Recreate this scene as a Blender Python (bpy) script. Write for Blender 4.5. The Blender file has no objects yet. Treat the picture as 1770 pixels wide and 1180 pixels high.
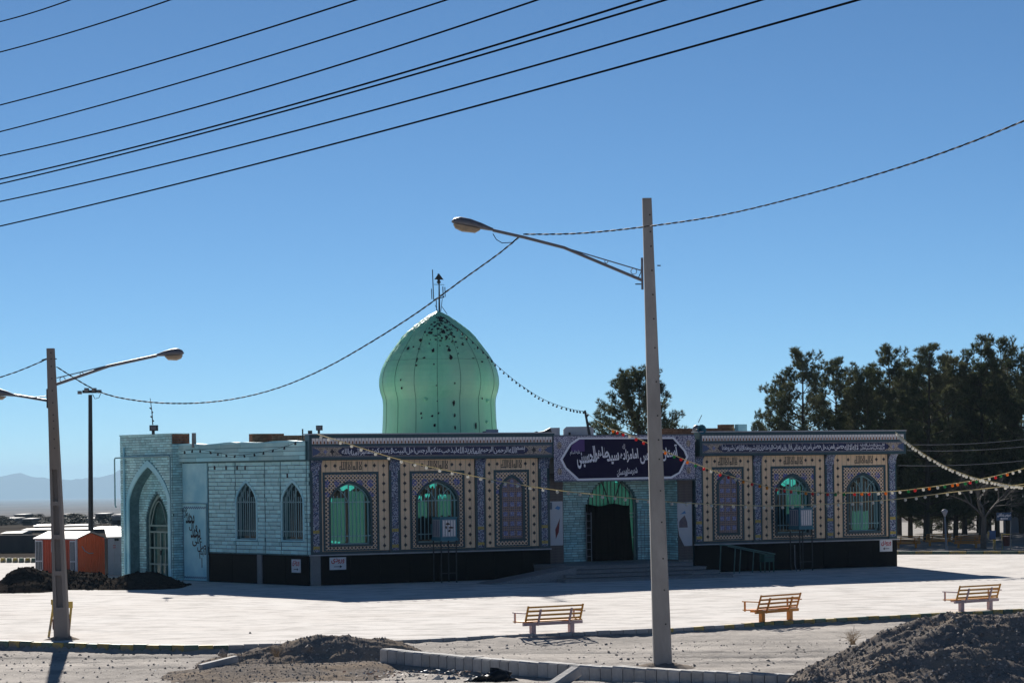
import bpy, math, random, unicodedata
from mathutils import Vector, Matrix, noise
from mathutils.geometry import tessellate_polygon
random.seed(7)
R = math.radians
scene = bpy.context.scene
COL = scene.collection

# ------------------------------------------------------------------ camera, sky, sun, exposure
HC, FPX, ROLL = 4.3, 4425.0, 0.0134
cam_data = bpy.data.cameras.new('camera')
cam_data.lens = 90.0; cam_data.sensor_width = 36.0
cam_data.shift_y = 224.0 / 1770.0
cam_data.clip_start = 0.5; cam_data.clip_end = 60000
cam = bpy.data.objects.new('camera', cam_data); COL.objects.link(cam)
cam.matrix_world = Matrix.Translation((0, 0, HC)) @ Matrix.Rotation(R(90), 4, 'X') @ Matrix.Rotation(-ROLL, 4, 'Z')
scene.camera = cam

SUN_AZ = math.atan2(-2.15, 12.7)          # towards the sun, measured from +Y
SUN_EL = R(24.5)
world = bpy.data.worlds.new('World'); scene.world = world; world.use_nodes = True
wn = world.node_tree.nodes; wl = world.node_tree.links
bg = wn['Background']
sky = wn.new('ShaderNodeTexSky'); sky.sky_type = 'NISHITA'; sky.sun_disc = False
sky.sun_elevation = SUN_EL; sky.sun_rotation = SUN_AZ
sky.altitude = 3000; sky.air_density = 0.68; sky.dust_density = 0.10; sky.ozone_density = 6.0
wb = wn.new('ShaderNodeMix'); wb.data_type = 'RGBA'; wb.blend_type = 'MULTIPLY'; wb.inputs[0].default_value = 1.0
wb.inputs[7].default_value = (0.91, 1.0, 0.91, 1)      # camera white balance, the same over the whole sky
wl.new(sky.outputs[0], wb.inputs[6]); wl.new(wb.outputs[2], bg.inputs[0])
bg.inputs[1].default_value = 0.05
sd = bpy.data.lights.new('sun', 'SUN'); sd.energy = 5.0; sd.angle = R(0.5); sd.color = (1.0, 0.95, 0.88)
sun = bpy.data.objects.new('sun', sd); COL.objects.link(sun)
tosun = Vector((math.sin(SUN_AZ) * math.cos(SUN_EL), math.cos(SUN_AZ) * math.cos(SUN_EL), math.sin(SUN_EL)))
sun.rotation_euler = (-tosun).to_track_quat('-Z', 'Y').to_euler()
sun.location = (0, 0, 60)
vs = scene.view_settings
vs.view_transform = 'Standard'; vs.look = 'None'; vs.gamma = 1.0; vs.use_curve_mapping = False
vs.exposure = 0.78
scene.cycles.max_bounces = 6; scene.cycles.volume_bounces = 1
scene.cycles.transparent_max_bounces = 12

# ------------------------------------------------------------------ pixel helpers (photograph 1770 x 1180)
def uv(px, py):
    dx, dy = px - 885.0, 814.0 - py
    c, s = math.cos(ROLL), math.sin(ROLL)
    return dx * c + dy * s, -dx * s + dy * c
def P(px, py, D):
    u, v = uv(px, py)
    return Vector((u * D / FPX, D, HC + v * D / FPX))
def G(px, py, z=0.0):
    u, v = uv(px, py)
    D = (z - HC) * FPX / v
    return Vector((u * D / FPX, D, z))
class Frame:
    def __init__(self, o, deg):
        self.o = Vector((o[0], o[1], 0)); a = R(deg)
        self.x = Vector((math.cos(a), math.sin(a), 0)); self.y = Vector((-math.sin(a), math.cos(a), 0))
        self.M = Matrix.Translation(self.o) @ Matrix.Rotation(a, 4, 'Z')
    def pix(self, px, py, off=0.0):
        u, v = uv(px, py)
        d = Vector((u / FPX, 1, v / FPX))
        dn = d.dot(self.y); t = (self.o.dot(self.y) + off) / dn
        w = d * t; w.z += HC
        q = w - self.o
        return q.dot(self.x), w.z
    def S(self, px, py=870, off=0.0): return self.pix(px, py, off)[0]
    def Z(self, px, py, off=0.0): return self.pix(px, py, off)[1]
    def W(self, x, y, z): return self.M @ Vector((x, y, z))

# ------------------------------------------------------------------ object helpers
WM = {}
I4 = Matrix.Identity(4)
def _link(o, parent, M):
    COL.objects.link(o)
    WM[o.name] = M
    if parent is not None:
        o.parent = parent
        o.matrix_parent_inverse = WM[parent.name].inverted()
    o.matrix_basis = M
def thing(name, label, cat, loc=(0, 0, 0), rotz=0, group=None):
    o = bpy.data.objects.new(name, None)
    o.empty_display_size = 0.3
    _link(o, None, Matrix.Translation(loc) @ Matrix.Rotation(rotz, 4, 'Z'))
    o['label'] = label; o['category'] = cat
    if group: o['group'] = group
    return o
def tag(o, label=None, cat=None, group=None, kind=None):
    if label: o['label'] = label
    if cat: o['category'] = cat
    if group: o['group'] = group
    if kind: o['kind'] = kind
    return o
def put(name, mesh, parent=None, M=I4):
    o = bpy.data.objects.new(name, mesh); _link(o, parent, M); return o
def copy_tree(o, M, parent=None, rel=None):
    """copy of a thing with its parts; M is the world matrix of the copy's root"""
    src = WM[o.name]
    def rec(a, par):
        c = a.copy()
        COL.objects.link(c)
        WM[c.name] = M @ src.inverted() @ WM[a.name]
        c.matrix_basis = WM[c.name]
        if par is not None:
            c.parent = par; c.matrix_parent_inverse = WM[par.name].inverted()
        for ch in list(a.children): rec(ch, c)
        return c
    return rec(o, parent)

class MB:
    """collects geometry; build() makes ONE mesh object"""
    def __init__(self): self.v = []; self.f = []; self.m = []; self.sm = []
    def add(self, vs, fs, mi=0, smooth=False):
        b = len(self.v); self.v += [tuple(p) for p in vs]
        for f in fs:
            self.f.append(tuple(b + i for i in f)); self.m.append(mi); self.sm.append(smooth)
        return self
    def box(self, x0, x1, y0, y1, z0, z1, mi=0, M=None):
        vs = [Vector(p) for p in ((x0,y0,z0),(x1,y0,z0),(x1,y1,z0),(x0,y1,z0),(x0,y0,z1),(x1,y0,z1),(x1,y1,z1),(x0,y1,z1))]
        if M is not None: vs = [M @ p for p in vs]
        return self.add(vs, [(0,3,2,1),(4,5,6,7),(0,1,5,4),(1,2,6,5),(2,3,7,6),(3,0,4,7)], mi)
    def bbox(self, x0, x1, y0, y1, z0, z1, b=0.01, mi=0, M=None):
        """box with a chamfered front (-y) face"""
        vs = [(x0,y0+b,z0),(x1,y0+b,z0),(x1,y0+b,z1),(x0,y0+b,z1),(x0+b,y0,z0+b),(x1-b,y0,z0+b),(x1-b,y0,z1-b),(x0+b,y0,z1-b),
              (x0,y1,z0),(x1,y1,z0),(x1,y1,z1),(x0,y1,z1)]
        if M is not None: vs = [M @ Vector(p) for p in vs]
        return self.add(vs, [(4,5,6,7),(0,1,5,4),(1,2,6,5),(2,3,7,6),(3,0,4,7),(0,8,9,1),(1,9,10,2),(2,10,11,3),(3,11,8,0),(8,11,10,9)], mi)
    def tube(self, pts, r, n=6, mi=0, cap=True, smooth=True):
        pts = [Vector(p) for p in pts]
        rs = r if isinstance(r, (list, tuple)) else [r] * len(pts)
        rings = []; prev = None
        for i, p in enumerate(pts):
            d = (pts[min(i + 1, len(pts) - 1)] - pts[max(i - 1, 0)])
            if d.length < 1e-9: d = Vector((0, 0, 1))
            d.normalize()
            if prev is None:
                a = d.cross(Vector((0, 0, 1)))
                if a.length < 0.05: a = d.cross(Vector((1, 0, 0)))
            else:
                a = prev - d * prev.dot(d)
                if a.length < 1e-6: a = d.orthogonal()
            a.normalize(); b = d.cross(a); prev = a
            rings.append([p + (a * math.cos(2*math.pi*k/n) + b * math.sin(2*math.pi*k/n)) * rs[i] for k in range(n)])
        vs = [q for rg in rings for q in rg]; fs = []
        for i in range(len(rings) - 1):
            for k in range(n):
                k2 = (k + 1) % n
                fs.append((i*n+k, i*n+k2, (i+1)*n+k2, (i+1)*n+k))
        self.add(vs, fs, mi, smooth)
        if cap and n > 2:
            self.add(rings[0], [tuple(range(n))[::-1]], mi); self.add(rings[-1], [tuple(range(n))], mi)
        return self
    def lathe(self, prof, n=24, c=(0, 0, 0), mi=0, smooth=True, wob=None):
        vs = []; fs = []
        for i, (r, z) in enumerate(prof):
            for k in range(n):
                a = 2*math.pi*k/n; rr = r * (wob(a, z) if wob else 1)
                vs.append((c[0] + rr*math.cos(a), c[1] + rr*math.sin(a), c[2] + z))
        for i in range(len(prof) - 1):
            for k in range(n):
                k2 = (k+1) % n
                fs.append((i*n+k, i*n+k2, (i+1)*n+k2, (i+1)*n+k))
        self.add(vs, fs, mi, smooth)
        self.add(vs[:n], [tuple(range(n))[::-1]], mi); self.add(vs[-n:], [tuple(range(n))], mi)
        return self
    def plate(self, outer, holes=(), y=0.0, t=0.05, mi=0, back=False):
        """outline(s) in (x,z), front at y, thickness t going +y (inward)"""
        loops = [list(outer)] + [list(h) for h in holes]
        flat = [p for l in loops for p in l]
        tris = tessellate_polygon([[Vector((p[0], p[1], 0)) for p in l] for l in loops])
        vs = [(p[0], y, p[1]) for p in flat]; fs = []
        for a, b, c in tris:
            pa, pb, pc = flat[a], flat[b], flat[c]
            cr = (pb[0]-pa[0])*(pc[1]-pa[1]) - (pb[1]-pa[1])*(pc[0]-pa[0])
            fs.append((a, b, c) if cr > 0 else (a, c, b))
        self.add(vs, fs, mi)
        if t > 0:
            for l in loops:
                n = len(l)
                self.add([(p[0], y, p[1]) for p in l] + [(p[0], y + t, p[1]) for p in l],
                         [(i, i+n, (i+1) % n + n, (i+1) % n) for i in range(n)], mi)
            if back: self.add([(p[0], y + t, p[1]) for p in flat], [f[::-1] for f in fs], mi)
        return self
    def poly(self, pts, mi=0): return self.add(pts, [tuple(range(len(pts)))], mi)
    def ico(self, c, r, mi=0, sq=1.0, smooth=True):
        t = 1.618; k = r / math.sqrt(1 + t*t)
        vs = [(-1,t,0),(1,t,0),(-1,-t,0),(1,-t,0),(0,-1,t),(0,1,t),(0,-1,-t),(0,1,-t),(t,0,-1),(t,0,1),(-t,0,-1),(-t,0,1)]
        fs = [(0,11,5),(0,5,1),(0,1,7),(0,7,10),(0,10,11),(1,5,9),(5,11,4),(11,10,2),(10,7,6),(7,1,8),(3,9,4),(3,4,2),(3,2,6),(3,6,8),(3,8,9),(4,9,5),(2,4,11),(6,2,10),(8,6,7),(9,8,1)]
        return self.add([(c[0]+a*k, c[1]+b*k, c[2]+d*k*sq) for a, b, d in vs], fs, mi, smooth)
    def mesh(self, name, mats):
        me = bpy.data.meshes.new(name)
        me.from_pydata(self.v, [], self.f)
        for m in (mats if isinstance(mats, (list, tuple)) else [mats]): me.materials.append(m)
        me.polygons.foreach_set('material_index', self.m)
        me.polygons.foreach_set('use_smooth', self.sm)
        me.update()
        return me
    def build(self, name, mats, parent=None, M=I4): return put(name, self.mesh(name, mats), parent, M)

def arch(x0, x1, zb, zs, za, n=10, k=0.2):
    xc, hw, h = (x0 + x1) / 2, (x1 - x0) / 2, za - zs
    def g(u): return math.sqrt(max(0, 1 - (1-u)**2)) * (1-k) + k * u
    us = [(i / n) ** 1.6 for i in range(n + 1)]
    L = [(x0 + hw*u, zs + h*g(u)) for u in us]
    Rr = [(x1 - hw*u, zs + h*g(u)) for u in us[:-1]]
    # counter-clockwise seen from the front: right side up, over the apex, left side down
    return [(x1, zb)] + Rr + L[::-1] + [(x0, zb)]
def arch_top(xc, hw, zs, h, x, k):
    u = 1 - abs(x - xc) / hw
    if u <= 0: return zs
    return zs + h * (math.sqrt(max(0, 1 - (1-u)**2)) * (1-k) + k*u)

# ------------------------------------------------------------------ materials
MATS = {}
def nodes_of(name):
    m = bpy.data.materials.new(name); m.use_nodes = True; MATS[name] = m
    nt = m.node_tree; return m, nt, nt.nodes, nt.links, nt.nodes['Principled BSDF']
def mat(name, c1, c2=None, rough=0.8, scale=4.0, bump=0.0, bscale=None, metal=0.0, spec=0.35, island=0.0, objrand=0.0, big=None, bigscale=0.3, stretch=(1,1,1), emit=None, detail=6, contrast=(0.3, 0.7), trans=0.0):
    m, nt, N, L, b = nodes_of(name)
    c2 = c2 or tuple(x * 0.82 for x in c1)
    tc = N.new('ShaderNodeTexCoord'); mp = N.new('ShaderNodeMapping'); mp.inputs['Scale'].default_value = stretch
    L.new(tc.outputs['Object'], mp.inputs[0])
    nz = N.new('ShaderNodeTexNoise'); nz.inputs['Scale'].default_value = scale; nz.inputs['Detail'].default_value = detail; nz.inputs['Roughness'].default_value = 0.65
    L.new(mp.outputs[0], nz.inputs[0])
    rp = N.new('ShaderNodeMapRange'); rp.inputs[1].default_value = contrast[0]; rp.inputs[2].default_value = contrast[1]
    L.new(nz.outputs[0], rp.inputs[0])
    mx = N.new('ShaderNodeMix'); mx.data_type = 'RGBA'
    mx.inputs[6].default_value = (*c1, 1); mx.inputs[7].default_value = (*c2, 1)
    L.new(rp.outputs[0], mx.inputs[0]); out = mx.outputs[2]
    if big:
        n2 = N.new('ShaderNodeTexNoise'); n2.inputs['Scale'].default_value = bigscale; n2.inputs['Detail'].default_value = 5
        L.new(mp.outputs[0], n2.inputs[0])
        r2 = N.new('ShaderNodeMapRange'); r2.inputs[1].default_value = 0.42; r2.inputs[2].default_value = 0.66
        L.new(n2.outputs[0], r2.inputs[0])
        m2 = N.new('ShaderNodeMix'); m2.data_type = 'RGBA'; m2.inputs[7].default_value = (*big, 1)
        L.new(r2.outputs[0], m2.inputs[0]); L.new(out, m2.inputs[6]); out = m2.outputs[2]
    if island or objrand:
        g = N.new('ShaderNodeNewGeometry') if island else N.new('ShaderNodeObjectInfo')
        src = g.outputs['Random Per Island'] if island else g.outputs['Random']
        amt = island or objrand
        r3 = N.new('ShaderNodeMapRange'); r3.inputs[3].default_value = 1 - amt; r3.inputs[4].default_value = 1 + amt
        L.new(src, r3.inputs[0])
        hv = N.new('ShaderNodeHueSaturation'); L.new(r3.outputs[0], hv.inputs['Value']); L.new(out, hv.inputs['Color']); out = hv.outputs[0]
    L.new(out, b.inputs['Base Color'])
    b.inputs['Roughness'].default_value = rough; b.inputs['Metallic'].default_value = metal
    b.inputs['Specular IOR Level'].default_value = spec
    if bump:
        nb = N.new('ShaderNodeTexNoise'); nb.inputs['Scale'].default_value = bscale or scale * 3; nb.inputs['Detail'].default_value = 5
        L.new(mp.outputs[0], nb.inputs[0])
        bp = N.new('ShaderNodeBump'); bp.inputs['Strength'].default_value = bump; bp.inputs['Distance'].default_value = 0.03
        L.new(nb.outputs[0], bp.inputs['Height']); L.new(bp.outputs[0], b.inputs['Normal'])
    if trans:
        tl = N.new('ShaderNodeBsdfTranslucent'); L.new(out, tl.inputs[0]); ms = N.new('ShaderNodeMixShader'); ms.inputs[0].default_value = trans
        L.new(b.outputs[0], ms.inputs[1]); L.new(tl.outputs[0], ms.inputs[2]); L.new(ms.outputs[0], N['Material Output'].inputs[0])
    if emit:
        b.inputs['Emission Color'].default_value = (*emit[0], 1); b.inputs['Emission Strength'].default_value = emit[1]
    return m

# ---- small maths toolkit for patterned tiles
class NT:
    def __init__(self, name):
        self.m, self.nt, self.N, self.L, self.b = nodes_of(name)
        tc = self.N.new('ShaderNodeTexCoord'); sp = self.N.new('ShaderNodeSeparateXYZ')
        self.L.new(tc.outputs['Object'], sp.inputs[0])
        self.co = tc.outputs['Object']; self.x, self.y, self.z = sp.outputs
    def op(self, o, a, b=None, c=None):
        n = self.N.new('ShaderNodeMath'); n.operation = o
        for i, q in enumerate((a, b, c)):
            if q is None: continue
            if isinstance(q, (int, float)): n.inputs[i].default_value = q
            else: self.L.new(q, n.inputs[i])
        return n.outputs[0]
    def mix(self, f, a, b):
        n = self.N.new('ShaderNodeMix'); n.data_type = 'RGBA'
        if isinstance(f, (int, float)): n.inputs[0].default_value = f
        else: self.L.new(f, n.inputs[0])
        for i, q in ((6, a), (7, b)):
            if isinstance(q, tuple): n.inputs[i].default_value = (*q, 1)
            else: self.L.new(q, n.inputs[i])
        return n.outputs[2]
    def noise(self, s, d=3):
        n = self.N.new('ShaderNodeTexNoise'); n.inputs['Scale'].default_value = s; n.inputs['Detail'].default_value = d
        self.L.new(self.co, n.inputs[0]); return n.outputs[0]
    def vor(self, s, feat='F1'):
        n = self.N.new('ShaderNodeTexVoronoi'); n.inputs['Scale'].default_value = s; n.feature = feat
        self.L.new(self.co, n.inputs[0]); return n
    def cell(self, q, p, off=0.0):
        """centred coordinate inside cells of size p: -0.5..0.5"""
        t = self.op('DIVIDE', self.op('ADD', q, off), p)
        return self.op('SUBTRACT', self.op('FRACT', t), 0.5)
    def idx(self, q, p, off=0.0): return self.op('FLOOR', self.op('DIVIDE', self.op('ADD', q, off), p))
    def out(self, col, rough=0.35, spec=0.4, bump=None, bs=0.3):
        nz = self.op('MULTIPLY_ADD', self.noise(2.0, 6), 0.5, 0.75)
        hv = self.N.new('ShaderNodeHueSaturation'); self.L.new(col, hv.inputs['Color']); self.L.new(nz, hv.inputs['Value'])
        self.L.new(hv.outputs[0], self.b.inputs['Base Color'])
        self.b.inputs['Roughness'].default_value = rough; self.b.inputs['Specular IOR Level'].default_value = spec
        if bump is not None:
            bp = self.N.new('ShaderNodeBump'); bp.inputs['Strength'].default_value = bs; bp.inputs['Distance'].default_value = 0.01
            self.L.new(bump, bp.inputs['Height']); self.L.new(bp.outputs[0], self.b.inputs['Normal'])
        return self.m

BEIGE = (0.82, 0.58, 0.37); TEAL = (0.014, 0.058, 0.078); NAVY = (0.006, 0.006, 0.035)
def m_grooved(name, col, px_=0.055, pz=0.4, dark=0.45):
    t = NT(name)
    gx = t.op('LESS_THAN', t.op('ABSOLUTE', t.cell(t.x, px_)), 0.40)
    gz = t.op('LESS_THAN', t.op('ABSOLUTE', t.cell(t.z, pz)), 0.47)
    g = t.op('MULTIPLY', gx, gz)
    return t.out(t.mix(g, tuple(c*dark for c in col), col), 0.32, 0.4, g, 0.5)
M_TEAL = m_grooved('teal_tile', TEAL)
M_BEIGE = m_grooved('beige_tile', BEIGE, 0.22, 0.065, 0.72)
def m_field():
    t = NT('mosaic_field'); p = 0.15
    u = t.op('ADD', t.x, t.z); w = t.op('SUBTRACT', t.x, t.z)
    a = t.op('ABSOLUTE', t.cell(t.x, p)); b = t.op('ABSOLUTE', t.cell(t.z, p))
    di = t.op('LESS_THAN', t.op('ADD', a, b), 0.36)                  # dark diamonds
    a2 = t.op('ABSOLUTE', t.cell(t.x, p, p/2)); b2 = t.op('ABSOLUTE', t.cell(t.z, p, p/2))
    di2 = t.op('LESS_THAN', t.op('ADD', a2, b2), 0.31)
    big = 0.46
    ax = t.cell(t.x, big); az = t.cell(t.z, big)
    r = t.op('SQRT', t.op('ADD', t.op('MULTIPLY', ax, ax), t.op('MULTIPLY', az, az)))
    fl = t.op('LESS_THAN', r, 0.30)
    up = t.op('GREATER_THAN', t.op('ADD', t.z, t.op('MULTIPLY', t.noise(3), 0.3)), 3.55)
    fl = t.op('MULTIPLY', fl, up)
    c = t.mix(di, (0.74, 0.54, 0.37), (0.03, 0.015, 0.012))
    c = t.mix(di2, c, (0.06, 0.09, 0.13))
    c = t.mix(t.op('MULTIPLY', fl, t.op('GREATER_THAN', t.noise(22), 0.46)), c, (0.09, 0.11, 0.34))
    return t.out(c, 0.35)
M_FIELD = m_field()
def m_blind():
    t = NT('blind_arch_mosaic'); p = 0.09
    a = t.op('ABSOLUTE', t.cell(t.x, p)); b = t.op('ABSOLUTE', t.cell(t.z, p))
    di = t.op('LESS_THAN', t.op('ADD', a, b), 0.36)
    c = t.mix(di, (0.26, 0.17, 0.14), (0.03, 0.035, 0.08))
    v = t.vor(17); 
    c = t.mix(t.op('LESS_THAN', v.outputs['Distance'], 0.28), c, (0.20, 0.19, 0.30))
    return t.out(c, 0.35)
M_BLIND = m_blind()
def m_flower():
    t = NT('flower_tile')
    v = t.vor(26)
    c = t.mix(t.op('LESS_THAN', v.outputs['Distance'], 0.33), (0.14, 0.15, 0.33), (0.60, 0.58, 0.64))
    return t.out(c, 0.3)
M_FLOWER = m_flower()
def m_pilaster(name, seedoff):
    t = NT(name)
    v = t.vor(11); v2 = t.vor(24)
    zz = t.cell(t.z, 0.62, seedoff)
    c = t.mix(t.op('LESS_THAN', v.outputs['Distance'], 0.36), (0.008, 0.020, 0.085), (0.04, 0.10, 0.24))
    c = t.mix(t.op('GREATER_THAN', v2.outputs['Distance'], 0.56), c, (0.32, 0.36, 0.44))
    c = t.mix(t.op('MULTIPLY', t.op('GREATER_THAN', t.noise(7), 0.58), t.op('LESS_THAN', v2.outputs['Distance'], 0.4)), c, (0.14, 0.09, 0.22))
    lo = t.op('LESS_THAN', t.z, 2.5)
    c = t.mix(t.op('MULTIPLY', lo, t.op('MULTIPLY', t.op('LESS_THAN', t.op('ABSOLUTE', zz), 0.10), t.op('GREATER_THAN', v2.outputs['Distance'], 0.33))), c, (0.42, 0.32, 0.05))
    return t.out(c, 0.3)
M_PIL = m_pilaster('pilaster_mosaic', 0.1)
def m_scroll(name, bgc, fg, s=14, thr=0.05):
    t = NT(name)
    v = t.vor(s, 'DISTANCE_TO_EDGE')
    n = t.noise(s*1.3, 2)
    g = t.op('MAXIMUM', t.op('LESS_THAN', v.outputs['Distance'], thr), t.op('LESS_THAN', t.op('ABSOLUTE', t.op('SUBTRACT', n, 0.5)), 0.035))
    return t.out(t.mix(g, bgc, fg), 0.5)
M_ENDTILE = m_scroll('scroll_tile_beige', (0.58, 0.47, 0.36), (0.10, 0.08, 0.09), 16, 0.06)
M_BANNER_EDGE = m_scroll('banner_print_edge', (0.66, 0.64, 0.72), (0.07, 0.06, 0.16), 13, 0.075)
M_NAVY = mat('navy_tile', NAVY, (0.02, 0.02, 0.10), 0.3, 6)
M_BANNER = mat('banner_navy_cloth', (0.010, 0.006, 0.034), (0.014, 0.008, 0.042), 0.6, 2, spec=0.1)
M_BANNER_PURPLE = mat('banner_faded_purple', (0.10, 0.045, 0.20), None, 0.6, 2)
M_WHITETEXT = mat('white_lettering', (0.88, 0.87, 0.92), (0.82, 0.81, 0.88), 0.5, 3)
M_BLACKTEXT = mat('black_lettering', (0.012, 0.011, 0.014), None, 0.5, 3)
M_REDTEXT = mat('red_lettering', (0.50, 0.02, 0.03), None, 0.5, 3)
M_PAPERWHITE = mat('white_sign_board', (0.70, 0.70, 0.70), (0.60, 0.60, 0.62), 0.5, 5)
M_LILAC = mat('lilac_border', (0.12, 0.15, 0.20), (0.07, 0.09, 0.13), 0.4, 5)
M_DIAMOND = mat('dark_diamond_tile', (0.018, 0.014, 0.022), None, 0.3, 6)
M_ORANGETILE = mat('orange_tile', (0.40, 0.12, 0.02), None, 0.35, 6)
M_WHITETILE = mat('white_tile', (0.86, 0.80, 0.76), (0.74, 0.68, 0.66), 0.35, 9)
M_BLUETILE = mat('blue_tile', (0.06, 0.09, 0.20), None, 0.35, 9)
M_TRIM = mat('pale_stone_trim', (0.50, 0.50, 0.52), (0.36, 0.37, 0.4), 0.5, 3)
M_PLINTH = mat('black_granite', (0.006, 0.0065, 0.0075), (0.010, 0.010, 0.011), 0.5, 5, spec=0.03, objrand=0.2)
M_BRICK = mat('turquoise_painted_brick', (0.62, 0.90, 0.87), (0.50, 0.80, 0.79), 0.75, 3, bump=0.5, bscale=30, objrand=0.14, big=(0.42, 0.78, 0.82), bigscale=0.6)
M_BRICKS = mat('turquoise_painted_bricks_small', (0.56, 0.82, 0.80), (0.43, 0.70, 0.70), 0.75, 3, bump=0.5, bscale=30, island=0.22, big=(0.34, 0.66, 0.70), bigscale=0.5)
M_MORTAR = mat('turquoise_mortar', (0.12, 0.24, 0.26), (0.06, 0.13, 0.145), 0.9, 5, bump=0.4)
M_TURQ = mat('turquoise_plaster', (0.50, 0.82, 0.84), (0.40, 0.70, 0.75), 0.7, 2.5, bump=0.25, bscale=14, big=(0.26, 0.58, 0.68), bigscale=0.7)
M_RAWBRICK = mat('bare_brown_brick', (0.26, 0.13, 0.075), (0.19, 0.095, 0.055), 0.9, 6, bump=0.5, island=0.3)
M_YELLOWBRICK = mat('bare_yellow_brick', (0.30, 0.22, 0.13), (0.22, 0.16, 0.10), 0.9, 6, bump=0.5, island=0.3)
M_CONC = mat('grey_concrete', (0.26, 0.255, 0.25), (0.19, 0.185, 0.18), 0.85, 3, bump=0.4, bscale=25)
M_POLE = mat('pole_concrete', (0.40, 0.385, 0.37), (0.27, 0.26, 0.25), 0.85, 2.2, bump=0.4, bscale=18, stretch=(1,1,0.35), big=(0.24, 0.23, 0.22), bigscale=0.9, spec=0.1)
M_POLEW = mat('pole_concrete_warm', (0.30, 0.245, 0.19), (0.20, 0.16, 0.125), 0.85, 2.2, bump=0.4, bscale=18, stretch=(1,1,0.35), big=(0.22, 0.20, 0.19), bigscale=0.6, spec=0.1)
M_GRANITE = mat('grey_speckled_granite', (0.30, 0.30, 0.31), (0.15, 0.15, 0.16), 0.55, 28, detail=3)
M_FACING = mat('brown_grey_stone_courses', (0.16, 0.13, 0.12), (0.11, 0.09, 0.085), 0.85, 4, bump=0.4)
M_ROOF = mat('pale_roof_sheet', (0.60, 0.58, 0.55), None, 0.9, 1.5)
M_METAL = mat('galvanised_metal', (0.22, 0.23, 0.25), (0.16, 0.17, 0.19), 0.5, 6, metal=0.6)
M_DARKMETAL = mat('dark_metal', (0.045, 0.05, 0.055), (0.03, 0.033, 0.036), 0.55, 6, metal=0.4)
M_LAMP = mat('grey_lamp_housing', (0.17, 0.17, 0.19), (0.12, 0.12, 0.135), 0.45, 8)
M_LAMPGLASS = mat('lamp_lens', (0.30, 0.24, 0.17), (0.22, 0.18, 0.14), 0.25, 8)
M_GRILLE = mat('pale_teal_grille_paint', (0.26, 0.44, 0.46), (0.20, 0.35, 0.38), 0.45, 6)
M_DOORPAINT = mat('pale_green_door_paint', (0.23, 0.34, 0.31), (0.17, 0.26, 0.24), 0.5, 6)
M_DARKIN = mat('dark_interior', (0.012, 0.016, 0.018), None, 0.9, 2)
M_GREENCURT = mat('green_curtain', (0.10, 0.30, 0.22), (0.06, 0.20, 0.15), 0.8, 5, stretch=(6, 1, 0.3), emit=((0.09, 0.44, 0.33), 0.075))  # real cloth; its emission stands in for daylight coming through from behind
M_DAYGLOW = mat('cyan_daylight_glow', (0.2, 0.8, 0.7), None, 0.6, 3, emit=((0.10, 0.85, 0.72), 0.22))  # glowing pieces standing in for daylight from the opposite windows, not cloth
M_COOLER = mat('teal_cooler_paint', (0.05, 0.20, 0.26), (0.04, 0.15, 0.20), 0.5, 5)
M_PAD = mat('pale_cooler_pad', (0.42, 0.42, 0.46), (0.32, 0.32, 0.36), 0.7, 9)
M_BLACKCLOTH = mat('black_printed_cloth', (0.004, 0.0035, 0.004), (0.012, 0.008, 0.008), 0.9, 9, contrast=(0.5, 0.7), spec=0.0)
M_GREENRAIL = mat('pale_green_rail_paint', (0.10, 0.20, 0.18), (0.07, 0.14, 0.13), 0.5, 5)
M_GREENBOX = mat('green_box_paint', (0.03, 0.11, 0.09), None, 0.6, 5)
def m_glass():
    m, nt, N, L, b = nodes_of('teal_window_glass')
    tr = N.new('ShaderNodeBsdfTransparent'); tr.inputs[0].default_value = (0.72, 0.95, 0.90, 1)
    gl = N.new('ShaderNodeBsdfGlossy'); gl.inputs['Roughness'].default_value = 0.03; gl.inputs[0].default_value = (0.9, 1, 1, 1)
    lw = N.new('ShaderNodeFresnel'); lw.inputs[0].default_value = 1.5
    mx = N.new('ShaderNodeMixShader'); L.new(lw.outputs[0], mx.inputs[0]); L.new(tr.outputs[0], mx.inputs[1]); L.new(gl.outputs[0], mx.inputs[2])
    L.new(mx.outputs[0], N['Material Output'].inputs[0]); return m
M_GLASS = m_glass()
M_ORANGEW = mat('orange_brown_bench_paint', (0.66, 0.32, 0.045), (0.52, 0.24, 0.04), 0.5, 7, stretch=(1, 4, 4))
M_ORANGEB = mat('bright_orange_bench_paint', (0.62, 0.25, 0.04), (0.50, 0.20, 0.035), 0.5, 7)
M_PINK = mat('faded_pink_bench_paint', (0.50, 0.37, 0.38), (0.42, 0.31, 0.31), 0.6, 7)
M_YELLOW = mat('worn_yellow_paint', (0.62, 0.42, 0.05), (0.40, 0.30, 0.12), 0.7, 5, objrand=0.2, big=(0.20, 0.18, 0.15), bigscale=2.5)
M_GREEN = mat('worn_green_paint', (0.09, 0.20, 0.12), (0.14, 0.18, 0.14), 0.7, 5, objrand=0.2, big=(0.17, 0.17, 0.15), bigscale=2.5)
M_KERBC = mat('kerb_concrete', (0.46, 0.445, 0.43), (0.36, 0.35, 0.34), 0.85, 5, bump=0.4, objrand=0.14, big=(0.33, 0.32, 0.31), bigscale=1.4, spec=0.1)
M_MORTARBED = mat('rough_mortar_bed', (0.30, 0.28, 0.26), (0.20, 0.185, 0.17), 0.95, 8, bump=0.8, spec=0.05)
M_SOIL = mat('dark_gravelly_soil', (0.30, 0.265, 0.235), (0.17, 0.15, 0.133), 0.95, 9, bump=0.5, bscale=40, big=(0.30, 0.245, 0.195), bigscale=0.9, spec=0.0)
M_ROCK = mat('dark_gravel_stone', (0.32, 0.29, 0.265), (0.2, 0.18, 0.165), 0.9, 8, island=0.5, spec=0.05)
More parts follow.
